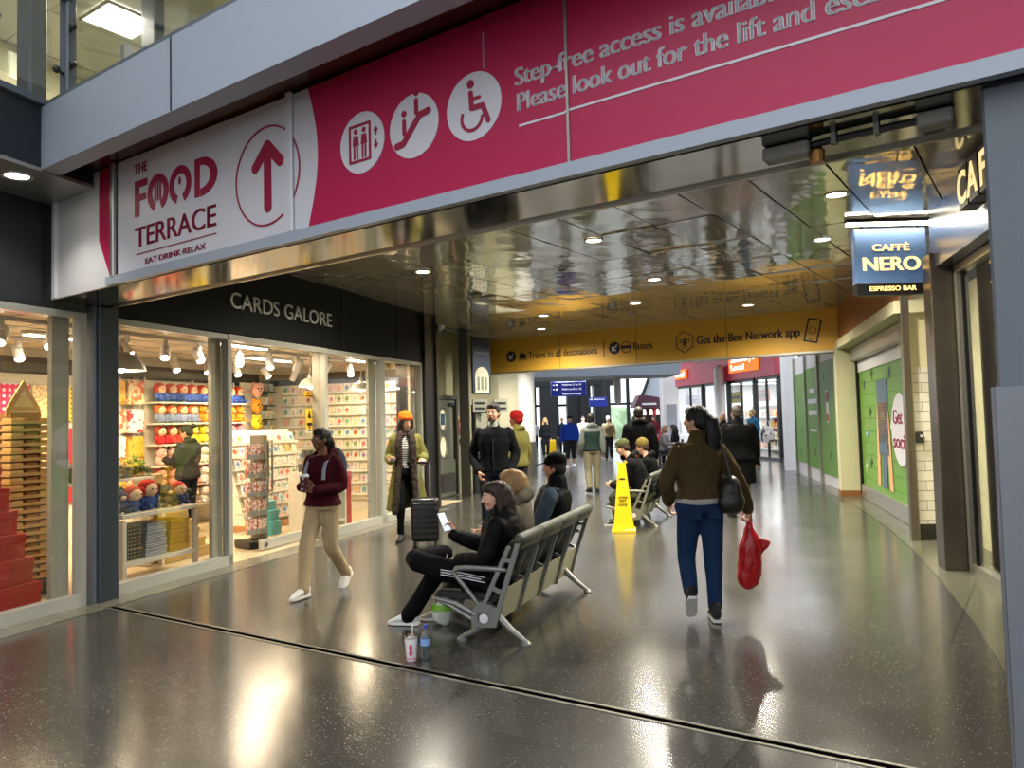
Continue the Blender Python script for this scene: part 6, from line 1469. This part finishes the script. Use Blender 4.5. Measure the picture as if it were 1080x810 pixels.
def open_coat(p, J, m, hemz, k=.035, a_gap=.5, hemw=1.55, sl=(.078, .068, .056), voxel=.013, nm='coat'):
    S_ = sections(J, k)[2:-1]; s = J['s']; c0 = S_[0]; zz = [(hemz, hemw), (lerp(hemz, c0[0].z, .35), 1+.7*(hemw-1)), (lerp(hemz, c0[0].z, .7), 1+.35*(hemw-1))]
    sk = [(V((c0[0].x, c0[0].y-.01, z)), c0[1], c0[2]*f_, c0[3]*f_*1.1) for z, f_ in zz]
    secs = sk+S_; g0, g1 = PI/2+a_gap, PI/2-a_gap+2*PI
    out, inn = [], []
    for c, r, w, d in secs:
        out.append(ring_of(c, V((0, 0, 1)), r, w, d, 26, 2.3, g0, g1)); inn.append(ring_of(c, V((0, 0, 1)), r, w-.026, d-.026, 26, 2.3, g0, g1))
    mb = MB(); mb.loft([o+i[::-1] for o, i in zip(out, inn)])
    for n in 'rl':
        mb.ell(J['sh_'+n]-V((0, 0, .01)), sl[0]*s*1.02); limb(mb, sleeve_pts(J, n, .95), [x*s for x in sl])
    o = solid(mb, nm, m, p, voxel, 2, .007)
    return o, out
ct, rings_ = open_coat(p, J, M_ol, .42)
M_fur = mat('dark_brown_fur', '#2c2117', .95, var=.4, scale=50, bump=1.0)
for side in (0, -1):
    mb = MB(); pts = [r[side]+V((0, .012, 0)) for r in rings_]; pts.append(J['neck']+V((.07 if side else -.07, .0, .05)) if False else J['neck']+V(((1 if rings_[0][side].x > 0 else -1)*.07, .02, .05)))
    mb.tube(pts, [.05]*(len(pts)-2)+[.052, .045], 10); solid(mb, 'fur_lining', M_fur, p, .013, 1, .012, 35)
mb = MB(); T = head_M(J); mb.tube([J['neck']+V((.08, .03, .03)), J['neck']+V((.07, -.08, .06)), J['neck']+V((0, -.11, .07)), J['neck']+V((-.07, -.08, .06)), J['neck']+V((-.08, .03, .03))], .05, 10); solid(mb, 'fur_collar', M_fur, p, .014, 1, .012, 35)
mb = MB(); mb.ell((0, -.02, .09), (.096, .108, .085), T, 20); mb.lathe([(.09, .045), (.1, .05), (.102, .09), (.094, .1)], 24, M=T @ Matrix.Diagonal((1, 1.1, 1, 1))); solid(mb, 'beanie', cloth('#e0641a', scale=70, bump=.5), p, .008, 2)
A = G(422, 568); finish(p, (-1.50, 10.75, 0), facing(.1, -1), 'person in a long olive coat and orange beanie pulling a black suitcase')
R2 = Matrix.Translation(p.location) @ Matrix.Rotation(p.rotation_euler.z, 4, 'Z')
ph = thing('phone', 'dark phone in the hand of the person in the orange beanie', 'phone', M=R2 @ Matrix.Translation((.17, .31, 1.135)) @ Matrix.Rotation(rad(-25), 4, 'X'))
mb = MB(); mb.box((0, 0, 0), (.072, .15, .009), bevel=.003); mb.build('case', M_black, ph); mb = MB(); mb.box((0, 0, .005), (.064, .138, .001)); mb.build('screen', mat('screen_dim', '#303642', .15), ph)
sc_ = thing('suitcase', 'black ribbed cabin suitcase with raised handle beside the olive coat', 'suitcase', G(449, 577)-V((0, 0, 0)), facing(.1, -1)+PI)
mb = MB(); mb.box((0, 0, .36), (.36, .24, .56), bevel=.045, seg=3); mb.build('shell', mat('case_black', '#161617', .3, bump=.1), sc_, True)
mb = MB()
for k in range(7): mb.box((0, -.121, .15+.07*k), (.3, .012, .022), bevel=.004); mb.box((0, .121, .15+.07*k), (.3, .012, .022), bevel=.004); mb.box((-.181, 0, .15+.07*k), (.012, .18, .022), bevel=.004)
mb.build('ribs', mat('case_black_rib', '#242426', .3), sc_)
mb = MB(); mb.tube([(-.07, .07, .63), (-.07, .07, 1.08)], .011, 8); mb.tube([(.07, .07, .63), (.07, .07, 1.08)], .011, 8); h_ = mb.build('telescopic_handle', M_alu, sc_, True)
mb = MB(); mb.tube([(-.085, .07, 1.09), (.085, .07, 1.09)], .016, 8); mb.build('grip', M_black, h_, True)
for sx in (-.13, .13):
    for sy in (-.08, .08): mb = MB(); mb.lathe([(0, -.014), (.03, -.014), (.03, .014), (0, .014)], 14, M=Matrix.Translation((sx, sy, .031)) @ Matrix.Rotation(PI/2, 4, 'Y')); mb.box((sx, sy, .07), (.03, .03, .05)); mb.build('wheel', M_black, sc_)

# 3 -- man with glasses in the black jacket
J = stand(1.84, .2); J['yaw'] = -.25
for n, k in (('r', 1), ('l', -1)): J['el_'+n] += V((.035*k, -.03, .01)); J['wr_'+n] = V((.19*k, .12, .98)); J['hd_'+n] = V((-.25*k, .4, -.85)).normalized()
p = body(J, 'person', SK['fair'], .0075); face(p, J); hair(p, J, 'short', '#1a1412')
jacket(p, J, 'jacket', cloth('#14161b'), .028, -.1, 1.0, .015, 0, (.068, .062, .052), .012, .006, flare=1.04); trousers(p, J, 'jeans', cloth('#232a3a'))
mb = MB(); trunk(mb, sections(J, .0)[6:9]); T = head_M(J); mb.tube([J['neck']+V((0, .02, -.02)), J['neck']+V((0, .025, .045))], [.068, .06], 14); mb.build('shirt_collar', cloth('#8d9488'), p, True)
for n in 'rl': shoe(p, J, n, mat('black_leather', '#121214', .35), M_bsole)
mb = MB()
for q in (-1, 1): mb.tube([(q*.032+.021*math.cos(a*PI/8), .094, .012+.017*math.sin(a*PI/8)) for a in range(17)], .0026, 6, M=T); mb.tube([(q*.052, .092, .016), (q*.078, .0, .014)], .0026, 6, M=T)
mb.tube([(-.012, .096, .016), (.012, .096, .016)], .0026, 6, M=T); mb.build('glasses', M_black, p)
mb = MB(); mb.ell((0, .05, -.075), (.05, .04, .035), T, 14); mb.build('stubble', mat('stubble', '#6b4c3c', .8), p, True)
mb = MB(); mb.tube([V((0, .15, .98)), V((0, .158, 1.2)), V((0, .152, 1.38))], .006, 6); mb.build('zip', M_dark, p)
finish(p, (-.25, 9.8, 0), facing(-.05, -1), 'person in a black zip jacket and glasses standing facing us')

# 4 -- person behind in red headwear
J = stand(1.74, .19); J['yaw'] = .5; p = body(J, 'person', SK['brown'], .012); hair(p, J, 'short', '#15100e', .014)
jacket(p, J, 'jacket', cloth('#6a6636'), .03, -.55, .97, .04, .03, voxel=.015); trousers(p, J, 'trousers', cloth('#2b2b2c'), voxel=.016); T = head_M(J)
mb = MB(); mb.ell((0, -.015, .07), (.1, .115, .1), T, 18); mb.ell((0, -.05, .0), (.09, .07, .07), T, 14); solid(mb, 'red_headwrap', cloth('#8f1d1a'), p, .012, 2, .006, 25)
for n in 'rl': shoe(p, J, n, M_black, M_bsole)
finish(p, (.06, 12.2, 0), facing(-.7, .7), 'person in red headwear and olive jacket behind the one with glasses')

# 5 -- seated girl with the phone
def on_bench(Bf, sx, f, p, label, turn=0.):
    q = Bf @ V((sx, f, 0)); p.location = q; p.rotation_euler = (0, 0, math.atan2(.938, .345)+turn); return tag(p, label, 'person')
J = sit(1.62, .34, .05, .17); J['fem'] = 1; s = J['s']
for k in ('neck', 'head', 'sh_r', 'sh_l', 'chest'): J[k] = J[k]+V((0, -.02, 0))
J['neck'].z -= .03; J['head'] += V((0, .05, -.05)); J['pitch'] = -.15; J['yaw'] = .42
J['sh_r'].z -= .03; J['sh_l'].z -= .03
J['knee_r'] = V((.06, .52, .44)); J['ank_r'] = V((.05, .78, .08)); J['toe_r'] = V((-.1, 1, 0)).normalized()
J['knee_l'] = V((-.22, .62, .57)); J['ank_l'] = V((.14, .5, .56)); J['toe_l'] = V((.9, .3, 0)).normalized()
J['el_r'] = J['sh_r']+V((.03, .14, -.23)); J['wr_r'] = V((-.03, .35, .74)); J['hd_r'] = V((-.25, .35, .9)).normalized(); J['pn_r'] = V((-.7, -.5, .1)); J['curl_r'] = .8
J['el_l'] = J['sh_l']+V((-.06, .08, -.26)); J['wr_l'] = V((-.1, .27, .56)); J['hd_l'] = V((.45, .8, .0)).normalized(); J['pn_l'] = V((0, 0, -1)); J['curl_l'] = .6
p = body(J, 'person', SK['fair'], .0055); face(p, J, '#9c5450'); hair(p, J, 'straight', '#2e1f18')
jacket(p, J, 'puffer_jacket', cloth('#131316', rough=.6), .035, -.1, .95, .045, .0, (.085, .078, .058), .011, .01, flare=1.12)
trousers(p, J, 'trousers', cloth('#141518'), .02, (.105, .085, .072, .078), 1.0)
mb = MB()
T = Matrix.Identity(4)
for o in (-.018, 0, .018): mb.tube([J['hip_l']+V((-.108, .02, .035+o)), lerp(J['hip_l'], J['knee_l'], .3)+V((-.107, 0, .02+o)), lerp(J['hip_l'], J['knee_l'], .55)+V((-.1, 0, .0+o))], .004, 6)
mb.build('side_stripes', M_white, p)
for n in 'rl': shoe(p, J, n, mat('white_trainer', '#d8d7d4', .5), M_sole)
on_bench(B1, .25, .33, p, 'person with long dark hair and black puffer jacket looking at a phone on the bench')
R5 = Matrix.Translation(p.location) @ Matrix.Rotation(p.rotation_euler.z, 4, 'Z')
ph = thing('phone', 'bright-screened white phone held up by the seated person with long dark hair', 'phone', M=R5 @ Matrix.Translation(J['wr_r']+V((-.045, .045, .1))) @ Matrix.Rotation(rad(-18), 4, 'Z') @ Matrix.Rotation(rad(62), 4, 'X') @ Matrix.Rotation(rad(0), 4, 'Z'))
mb = MB(); mb.box((0, 0, 0), (.075, .152, .009), bevel=.003); mb.build('case', M_white, ph); mb = MB(); mb.box((0, 0, .005), (.068, .142, .001)); mb.build('screen', mat('screen_lit', '#bcd2f0', .2, emit=.9, var=.15, scale=30), ph)

# 6 -- seated blonde person in the taupe hoodie
J = sit(1.66, .34, .03, .18); J['fem'] = 1; J['yaw'] = .15; J['pitch'] = -.12; J['head'] += V((0, .03, -.02))
J['knee_r'] = V((.12, .45, .42)); J['ank_r'] = V((.08, .58, .08)); J['knee_l'] = V((-.14, .45, .42)); J['ank_l'] = V((-.3, .54, .08)); J['toe_l'] = V((-.2, 1, 0)).normalized()
p = body(J, 'person', SK['fair'], .0075); face(p, J, '#a4655c', '#7a5a3a'); hair(p, J, 'bob', '#a68153')
jacket(p, J, 'hoodie', cloth('#7a7263'), .035, -.1, .97, 0, .055, (.08, .07, .055), .012, .008); trousers(p, J, 'trousers', cloth('#75736c'), .022, (.105, .085, .08, .085))
for n in 'rl': shoe(p, J, n, mat('grey_trainer', '#a7a49e', .6), M_sole)
on_bench(B1, .80, .38, p, 'person with chin-length blonde hair and taupe hoodie in the second bench seat')

# 7 -- seated man, black cap, navy gilet with denim sleeves
J = sit(1.8, .34, .15, .21); J['yaw'] = .1; J['pitch'] = -.1; J['head'] += V((0, .02, 0))
p = body(J, 'person', SK['mid'], .0075); face(p, J); hair(p, J, 'short', '#15110f')
jacket(p, J, 'denim_shirt', cloth('#4b5a68'), .02, -.1, .97, .02, 0, (.075, .066, .052), .012, .007)
mb = MB(); trunk(mb, sections(J, .045)[:-1]); mb.tube([J['neck']-V((0, 0, .02)), J['neck']+V((0, .005, .07))], [.1, .088], 16); solid(mb, 'gilet', cloth('#15171d', rough=.6), p, .013, 3, .01, 8)
trousers(p, J, 'trousers', cloth('#1f2126')); T = head_M(J)
for n in 'rl': shoe(p, J, n, M_black, M_sole)
def cap(p, J, c, back=False):
    T = head_M(J); mb = MB(); mb.ell((0, -.015, .06), (.088, .105, .082), T, 20); k = -1 if back else 1
    mb.prismz([(-.07, .06*k), (-.065, .15*k), (-.035, .185*k), (.035, .185*k), (.065, .15*k), (.07, .06*k)], .058, .068, T @ Matrix.Rotation(rad(-8*k), 4, 'X'))
    mb.ell((0, -.015, .143), (.01, .01, .006), T, 8)
    return solid(mb, 'cap', cloth(c), p, .007, 1)
cap(p, J, '#121214')
on_bench(B1, 1.62, .38, p, 'person in a black cap and navy gilet over denim sleeves, farthest on the front bench')

# 8, 9 -- two people on the far bench
J = sit(1.78, .34, -.32, .21); J['pitch'] = -.35; J['yaw'] = .1
J['knee_r'] += V((.1, 0, .06)); J['knee_l'] += V((-.05, .05, .05)); J['ank_l'] = V((-.16, .42, .08))
for n, k in (('r', 1), ('l', -1)): J['el_'+n] = V((.22*k, .3, .58)); J['wr_'+n] = V((.06*k, .5, .6))
p = body(J, 'person', SK['fair'], .011); hair(p, J, 'short', '#3a2a20', .013); jacket(p, J, 'jacket', cloth('#16171a'), .045, -.1, .97, 0, .06, (.09, .08, .06), .014, .009); trousers(p, J, 'trousers', cloth('#3b4030'), .02); cap(p, J, '#4d5033')
mb = MB(); mb.tube([J['neck']+V((.08, .02, -.0)), J['neck']+V((.07, -.09, .04)), J['neck']+V((-.07, -.09, .04)), J['neck']+V((-.08, .02, 0))], .04, 10); solid(mb, 'rust_hood', cloth('#5c2f1e'), p, .014, 2)
for n in 'rl': shoe(p, J, n, M_black, M_sole)
on_bench(B2, .35, .2, p, 'person in a green cap and dark jacket bent forward on the far bench')
J = sit(1.74, .34, -.15, .2); J['pitch'] = -.3; p = body(J, 'person', SK['fair'], .012); hair(p, J, 'short', '#3a2a20', .014); jacket(p, J, 'jacket', cloth('#131417'), .045, -.1, .97, 0, .05, (.09, .08, .06), .015, .009); trousers(p, J, 'trousers', cloth('#20242a'), .02); T = head_M(J)
mb = MB(); mb.ell((0, -.02, .06), (.094, .105, .1), T, 18); solid(mb, 'beanie', cloth('#6e6130', scale=70, bump=.5), p, .01, 2)
for n in 'rl': shoe(p, J, n, M_black, M_sole)
on_bench(B2, 1.0, .2, p, 'person in a khaki beanie and black coat in the middle of the far bench')

# 10 -- woman walking away with the red carrier bag
J = stand(1.68, .185, .09); J['fem'] = 1; J['yaw'] = .85; J['fat'] = 1.1
J['ank_r'] = V((.09, .0, .085)); J['knee_r'] = V((.1, .04, .48)); J['knee_l'] = V((-.1, .1, .5)); J['ank_l'] = V((-.115, -.08, .22)); J['toe_l'] = V((.15, 1, -1)).normalized(); J['toe_r'] = V((.12, 1, 0)).normalized()
J['el_l'] = J['sh_l']+V((-.12, -.04, -.25)); J['wr_l'] = V((-.215, .13, .93)); J['curl_l'] = .8
J['el_r'] = J['sh_r']+V((.15, -.02, -.25)); J['wr_r'] = V((.39, .05, .86)); J['curl_r'] = 1.3; J['hd_r'] = V((.05, .1, -1)).normalized()
p = body(J, 'person', SK['fair'], .0055); face(p, J); hair(p, J, 'pony', '#100d0e')
jacket(p, J, 'suede_jacket', cloth('#54452c', rough=.9), .026, .45, .97, .035, 0, (.07, .064, .055), .01, .009)
mb = MB(); q_ = sections(J, .024); u_ = sections(J, .006); trunk(mb, [(q_[2][0]-V((0, 0, .04)), *q_[2][1:]), (q_[2][0]-V((0, 0, .005)), *q_[2][1:]), u_[3]]); solid(mb, 'white_tshirt', cloth('#b9b3a8'), p, .012, 2, .004)
trousers(p, J, 'jeans', cloth('#22395a', scale=90), .014, (.104, .078, .066, .06), .93, .01, .004)
mb = MB()
for k in (-1, 1): mb.box((k*.075, -.138, .86), (.1, .012, .1), bevel=.004)
mb.build('back_pockets', cloth('#1f3452'), p)
for n, pt in (('r', .0), ('l', .75)): shoe(p, J, n, mat('black_canvas', '#141416', .7), M_sole, pt, 1.0, .12)
T = head_M(J); mb = MB(); mb.ell((-.08, -.0, -.03), .006, T, 8); mb.build('earring', M_alu, p)
A = G(749, 659); finish(p, (A.x-.02, A.y+.1, 0), facing(-.02, 1), 'person with a black ponytail, brown jacket and jeans walking away from us')
R10 = Matrix.Translation(p.location) @ Matrix.Rotation(p.rotation_euler.z, 4, 'Z')
hb = thing('shoulder_bag', 'dark leather bag on the right shoulder of the person with the black ponytail', 'bag', M=R10)
mb = MB(); mb.ell((.2, -.15, 1.0), (.09, .09, .15)); mb.ell((.2, -.16, .94), (.11, .09, .1)); solid(mb, 'bag', mat('bag_leather', '#1c1a14', .4, bump=.3, scale=30), hb, .013, 2, .008, 14)
mb = MB(); mb.tube([(.2, -.2, 1.08), (.18, -.16, 1.25), (.15, -.1, 1.4), (.145, -.01, 1.435), (.15, .08, 1.38), (.15, .13, 1.2), (.17, .12, 1.1)], .013, 8); mb.build('strap', mat('bag_leather'), hb, True) if False else mb.build('strap', MATS['bag_leather'], hb, True)
rbg = thing('carrier_bag', 'red plastic carrier bag hanging from the right hand of the person with the ponytail', 'bag', M=R10 @ Matrix.Translation(J['wr_r']+V((.01, .02, -.1))))
M_rb = mat('red_plastic', '#b8141c', .3, var=.12, bump=.2, scale=12)
mb = MB(); rg = []
for z, w, d, ox in ((-.005, .02, .016, 0), (-.06, .035, .03, .0), (-.12, .06, .05, .01), (-.2, .085, .07, .005), (-.32, .095, .08, 0), (-.42, .095, .075, -.01), (-.5, .075, .06, -.02), (-.53, .045, .035, -.02)):
    rg.append([V((ox+w*math.cos(2*PI*q/22), d*math.sin(2*PI*q/22), z)) for q in range(22)])
mb.loft(rg); mb.prism([(.03, -.1), (.17, -.17), (.1, -.27)], -.012, .012); solid(mb, 'bag', M_rb, rbg, .009, 1, .012, 16, (1, 1, .5))
mb = MB(); mb.tube([(-.012, .0, -.02), (-.015, 0, .04), (.0, .0, .075), (.015, 0, .04), (.012, 0, -.02)], .008, 8); mb.build('handle', M_rb, rbg, True)

# 11 -- tall man in the black coat, from behind
J = stand(1.76, .215); J['fat'] = 1.15; J['ank_r'] = V((.09, -.12, .085)); J['knee_r'] = V((.1, 0, .49)); J['ank_l'] = V((-.09, .2, .085))
p = body(J, 'person', SK['tan'], .009); hair(p, J, 'short', '#3a322c')
jacket(p, J, 'coat', cloth('#08080a'), .045, -.55, .97, .05, 0, (.085, .075, .06), .014, .008, flare=1.1)
mb = MB(); c0 = sections(J, .045)[0]; trunk(mb, [(V((0, -.005, .56)), V((1, 0, 0)), c0[2]*1.12, c0[3]*1.15), (V((0, 0, .75)), V((1, 0, 0)), c0[2]*1.1, c0[3]*1.12), (V((0, 0, .98)), V((1, 0, 0)), c0[2]*1.02, c0[3])]); solid(mb, 'coat_skirt', cloth('#08080a'), p, .014, 2, .006)
trousers(p, J, 'trousers', cloth('#6b6256'), .012, (.09, .066, .055, .05))
for n in 'rl': shoe(p, J, n, M_black, M_bsole)
finish(p, (3.5, 12.0, 0), facing(.1, 1), 'person with cropped hair in a long black coat walking away, right of the ponytail')

# 12.. -- people farther off (coarser surfaces)
def walker(x, y, H, yaw, label, top, bot, skin='fair', hairc='#1c1512', style='short', step=.0, sh=.2, shorts=False, capc=None, hood=False, coat=False, fc=True, arms=0, topname='jacket'):
    J = stand(H, sh); v = .014+max(0, (y-15))*.0004
    J['ank_r'] += V((0, step, 0)); J['ank_l'] += V((0, -step, .03 if step else 0)); J['knee_r'] += V((0, step*.6, 0)); J['knee_l'] += V((0, -step*.3+.03, 0))
    J['wr_l'] += V((0, step*.8, abs(step)*.2)); J['wr_r'] -= V((0, step*.8, -abs(step)*.2)); J['el_r'] -= V((0, step*.3, 0)); J['el_l'] += V((0, step*.2, 0))
    if arms:
        for n, k in (('r', 1), ('l', -1)): J['wr_'+n] = J['el_'+n]+V((-.12*k, .22, .05)); J['hd_'+n] = V((-.4*k, .8, .1)).normalized()
    p = body(J, 'person', SK[skin], v)
    if fc: face(p, J)
    hair(p, J, style, hairc, v); jacket(p, J, topname, cloth(top), .03, -.55 if coat else -.1, .97, .03, .05 if hood else 0, (.078, .068, .054), v, .006)
    if coat:
        mb = MB(); c0 = sections(J, .035)[0]; trunk(mb, [(V((0, 0, H*.3)), V((1, 0, 0)), c0[2]*1.15, c0[3]*1.2), (V((0, 0, H*.52)), V((1, 0, 0)), c0[2], c0[3])]); solid(mb, 'coat_skirt', cloth(top), p, v, 2, .006)
    trousers(p, J, 'shorts' if shorts else 'trousers', cloth(bot), .02, (.105, .08, .07, .062), .12 if shorts else .96, v)
    if capc: cap(p, J, capc)
    for n in 'rl': shoe(p, J, n, M_white if shorts else M_black, M_sole if shorts else M_bsole)
    return finish(p, (x, y, 0), yaw, label)
A = G(626, 520); p = walker(A.x, A.y, 1.72, 0.05, 'person in a dark green vest over grey hoodie and khaki trousers walking away', '#6d736f', '#7c7660', 'brown', '#100c0b', 'short', .1, .2, hood=True, topname='hoodie')
mb = MB(); Jv = stand(1.72, .2); trunk(mb, sections(Jv, .042)[1:7]); solid(mb, 'vest', cloth('#243430'), p, .015, 2, .005)
A = G(660, 531); walker(A.x+.1, A.y-1.2, 1.8, .0, 'person all in black walking away in front of the kiosk, behind the yellow cone', '#0c0c0e', '#0e0e10', 'mid', '#0c0a0a', 'short', .08, .22, hood=True, coat=True, fc=False)
walker(1.9, 25.8, 1.74, facing(-.05, -1), 'person in a bright blue sweatshirt and black shorts coming towards us', '#1f43b0', '#26262a', 'fair', '#2a2019', 'short', .12, .22, shorts=True, capc='#1b1b22', topname='sweatshirt')
walker(1.42, 34, 1.72, facing(.1, -1), 'person with long blonde hair in black, left of the yellow suitcase', '#17181b', '#141519', 'fair', '#b08a52', 'long', .08, .18)
walker(2.3, 36.2, 1.7, facing(.2, -1), 'person in a navy coat just right of the yellow suitcase', '#1c2436', '#14161c', 'fair', '#6b5138', 'short', .06, .2, coat=True)
walker(1.0, 37, 1.68, facing(.2, -1), 'person in a pale jacket at the left edge of the far hall', '#9a9aa0', '#22242a', 'fair', '#2a201a', 'short', .06)
walker(3.0, 33, 1.74, facing(0, -1), 'person in a white top right behind the blue sweatshirt', '#c9c4bc', '#2a2e38', 'fair', '#33261e', 'short', .1)
walker(3.7, 30, 1.7, facing(-.2, -1), 'person with a pale cap between the green vest and the black coat', '#8a7a5a', '#2a2a2c', 'fair', '#33261e', 'short', .1, capc='#c9c6b8')
walker(4.9, 30, 1.6, facing(.4, -1), 'person in black near the foot of the escalator', '#15161a', '#17181c', 'tan', '#1c1512', 'short', .08)
walker(6.1, 36, 1.72, facing(.3, -1), 'person in a dark jacket queueing left of the red kiosk', '#1a1a1e', '#20222a', 'fair', '#1c1512', 'short', .05)
walker(6.5, 35.6, 1.68, facing(-.6, -.8), 'person in a maroon top queueing in front of the red kiosk', '#5a1e24', '#20222a', 'fair', '#1c1512', 'short', .05)
A = G(796, 492.5); p = walker(A.x, A.y, 1.78, facing(-.9, -.3), 'person in a teal blue jacket standing by the supermarket glass', '#24506e', '#22262e', 'fair', '#8a6a4a', 'short', .05, .2, arms=1)
walker(A.x-.3, A.y+.9, 1.76, facing(-.8, .5), 'bearded person in a dark top beside the teal jacket', '#26242a', '#1e2026', 'fair', '#4a2f20', 'short', .05)
fb = thing('shopping_bag', 'white patterned shopping bag hanging beside the teal jacket by the supermarket', 'bag', (A.x+.42, A.y-.05, .75))
mb = MB(); mb.loft([[V((-.15, -.08, 0)), V((.15, -.08, 0)), V((.15, .08, 0)), V((-.15, .08, 0))], [V((-.2, -.09, .25)), V((.2, -.09, .25)), V((.2, .09, .25)), V((-.2, .09, .25))], [V((-.12, -.03, .5)), V((.12, -.03, .5)), V((.12, .03, .5)), V((-.12, .03, .5))]]); mb.build('bag', pattern_mat('bag_print', 'blotch', '#d9d4d0', '#5b4a4a', 9, size=.56), fb)
mb = MB(); mb.tube([(-.08, 0, .48), (-.05, 0, .66), (.05, 0, .66), (.08, 0, .48)], .012, 8); mb.build('handle', M_white, fb)
walker(5.6, 20.5, 1.7, facing(-.3, -1), 'older person with a pale lanyard and dark jacket, left of the long black coat', '#17181c', '#23252c', 'fair', '#a89c8e', 'bald', .08)
walker(6.0, 22.0, 1.62, facing(-.2, 1), 'person with long blonde hair just left of the long black coat', '#2a2624', '#23252c', 'fair', '#a8834c', 'long', .08, .17)
# cafe seating crowd near the kiosk
def seated_far(x, y, yaw, label, top, bot, hairc, style='short', hatc=None):
    c = thing('chair', 'dark café chair under the %s' % label.split(' near ')[0].replace(' in a', ',').split(' left')[0], 'chair', (x, y, 0), yaw); mb = MB(); mb.box((0, 0, .43), (.42, .42, .05), bevel=.01); mb.build('seat', M_dark, c); mb = MB(); mb.box((0, -.2, .66), (.42, .04, .42), bevel=.01); mb.build('backrest', M_dark, c)
    for sx in (-.18, .18):
        for sy in (-.18, .18): mb = MB(); mb.box((sx, sy, .21), (.035, .035, .42)); mb.build('leg', M_dark, c)
    J = sit(1.7, .46, -.08); v = .02; p = body(J, 'person', SK['fair'], v); hair(p, J, style, hairc, v); jacket(p, J, 'jacket', cloth(top), .03, -.1, .97, 0, .04, voxel=v); trousers(p, J, 'trousers', cloth(bot), voxel=v)
    for n in 'rl': shoe(p, J, n, M_black, M_bsole)
    return finish(p, (x, y-.02, 0), yaw, label)
seated_far(4.7, 24.2, facing(.8, -.5), 'seated person with fair hair and a grey top near the kiosk tables', '#6a6668', '#2a2a30', '#8a6a4a', 'bob')
seated_far(5.4, 25.6, facing(-1, .1), 'seated person in a dark patterned top near the kiosk tables', '#22232a', '#1a1b20', '#14100f', 'long')
seated_far(4.1, 25.4, facing(1, -.1), 'seated person in a pale grey hoodie left of the kiosk tables', '#8d8a86', '#2a2a30', '#2a1f18')
ctb = thing('cafe_table', 'small round café table among the seated people near the kiosk', 'table', (4.8, 25.4, 0))
mb = MB(); mb.lathe([(0, .72), (.35, .72), (.35, .75), (0, .75)], 24); mb.build('tabletop', M_white, ctb, True); mb = MB(); mb.tube([(0, 0, .03), (0, 0, .72)], .03, 10); mb.build('pedestal', M_dark, ctb); mb = MB(); mb.lathe([(0, 0), (.25, 0), (.22, .03), (0, .03)], 20); mb.build('base', M_dark, ctb, True)

# shop assistant / customer inside the card shop
J = stand(1.66, .19); J['fem'] = 1; J['yaw'] = .2; J['pitch'] = -.25
J['el_r'] = J['sh_r']+V((.08, .06, -.25)); J['wr_r'] = V((.14, .34, 1.12)); J['hd_r'] = V((-.2, 1, 0)).normalized(); J['el_l'] = J['sh_l']+V((-.08, .06, -.25)); J['wr_l'] = V((-.12, .32, 1.14)); J['hd_l'] = V((.2, 1, 0)).normalized()
p = body(J, 'person', SK['fair'], .01); face(p, J); hair(p, J, 'updo', '#241a16'); jacket(p, J, 'puffer_jacket', cloth('#2f2c2a', rough=.6), .045, -.55, .97, .04, .03, (.09, .08, .06), .013, .012)
trousers(p, J, 'trousers', cloth('#1c1c20')); 
for n in 'rl': shoe(p, J, n, M_black, M_bsole)
A = S(4.9, 2.45, .012); finish(p, A, facing(-1, .3), 'person in a dark puffer jacket with hair tied up browsing inside the card shop')
bpy.data.scenes.remove(WORK)
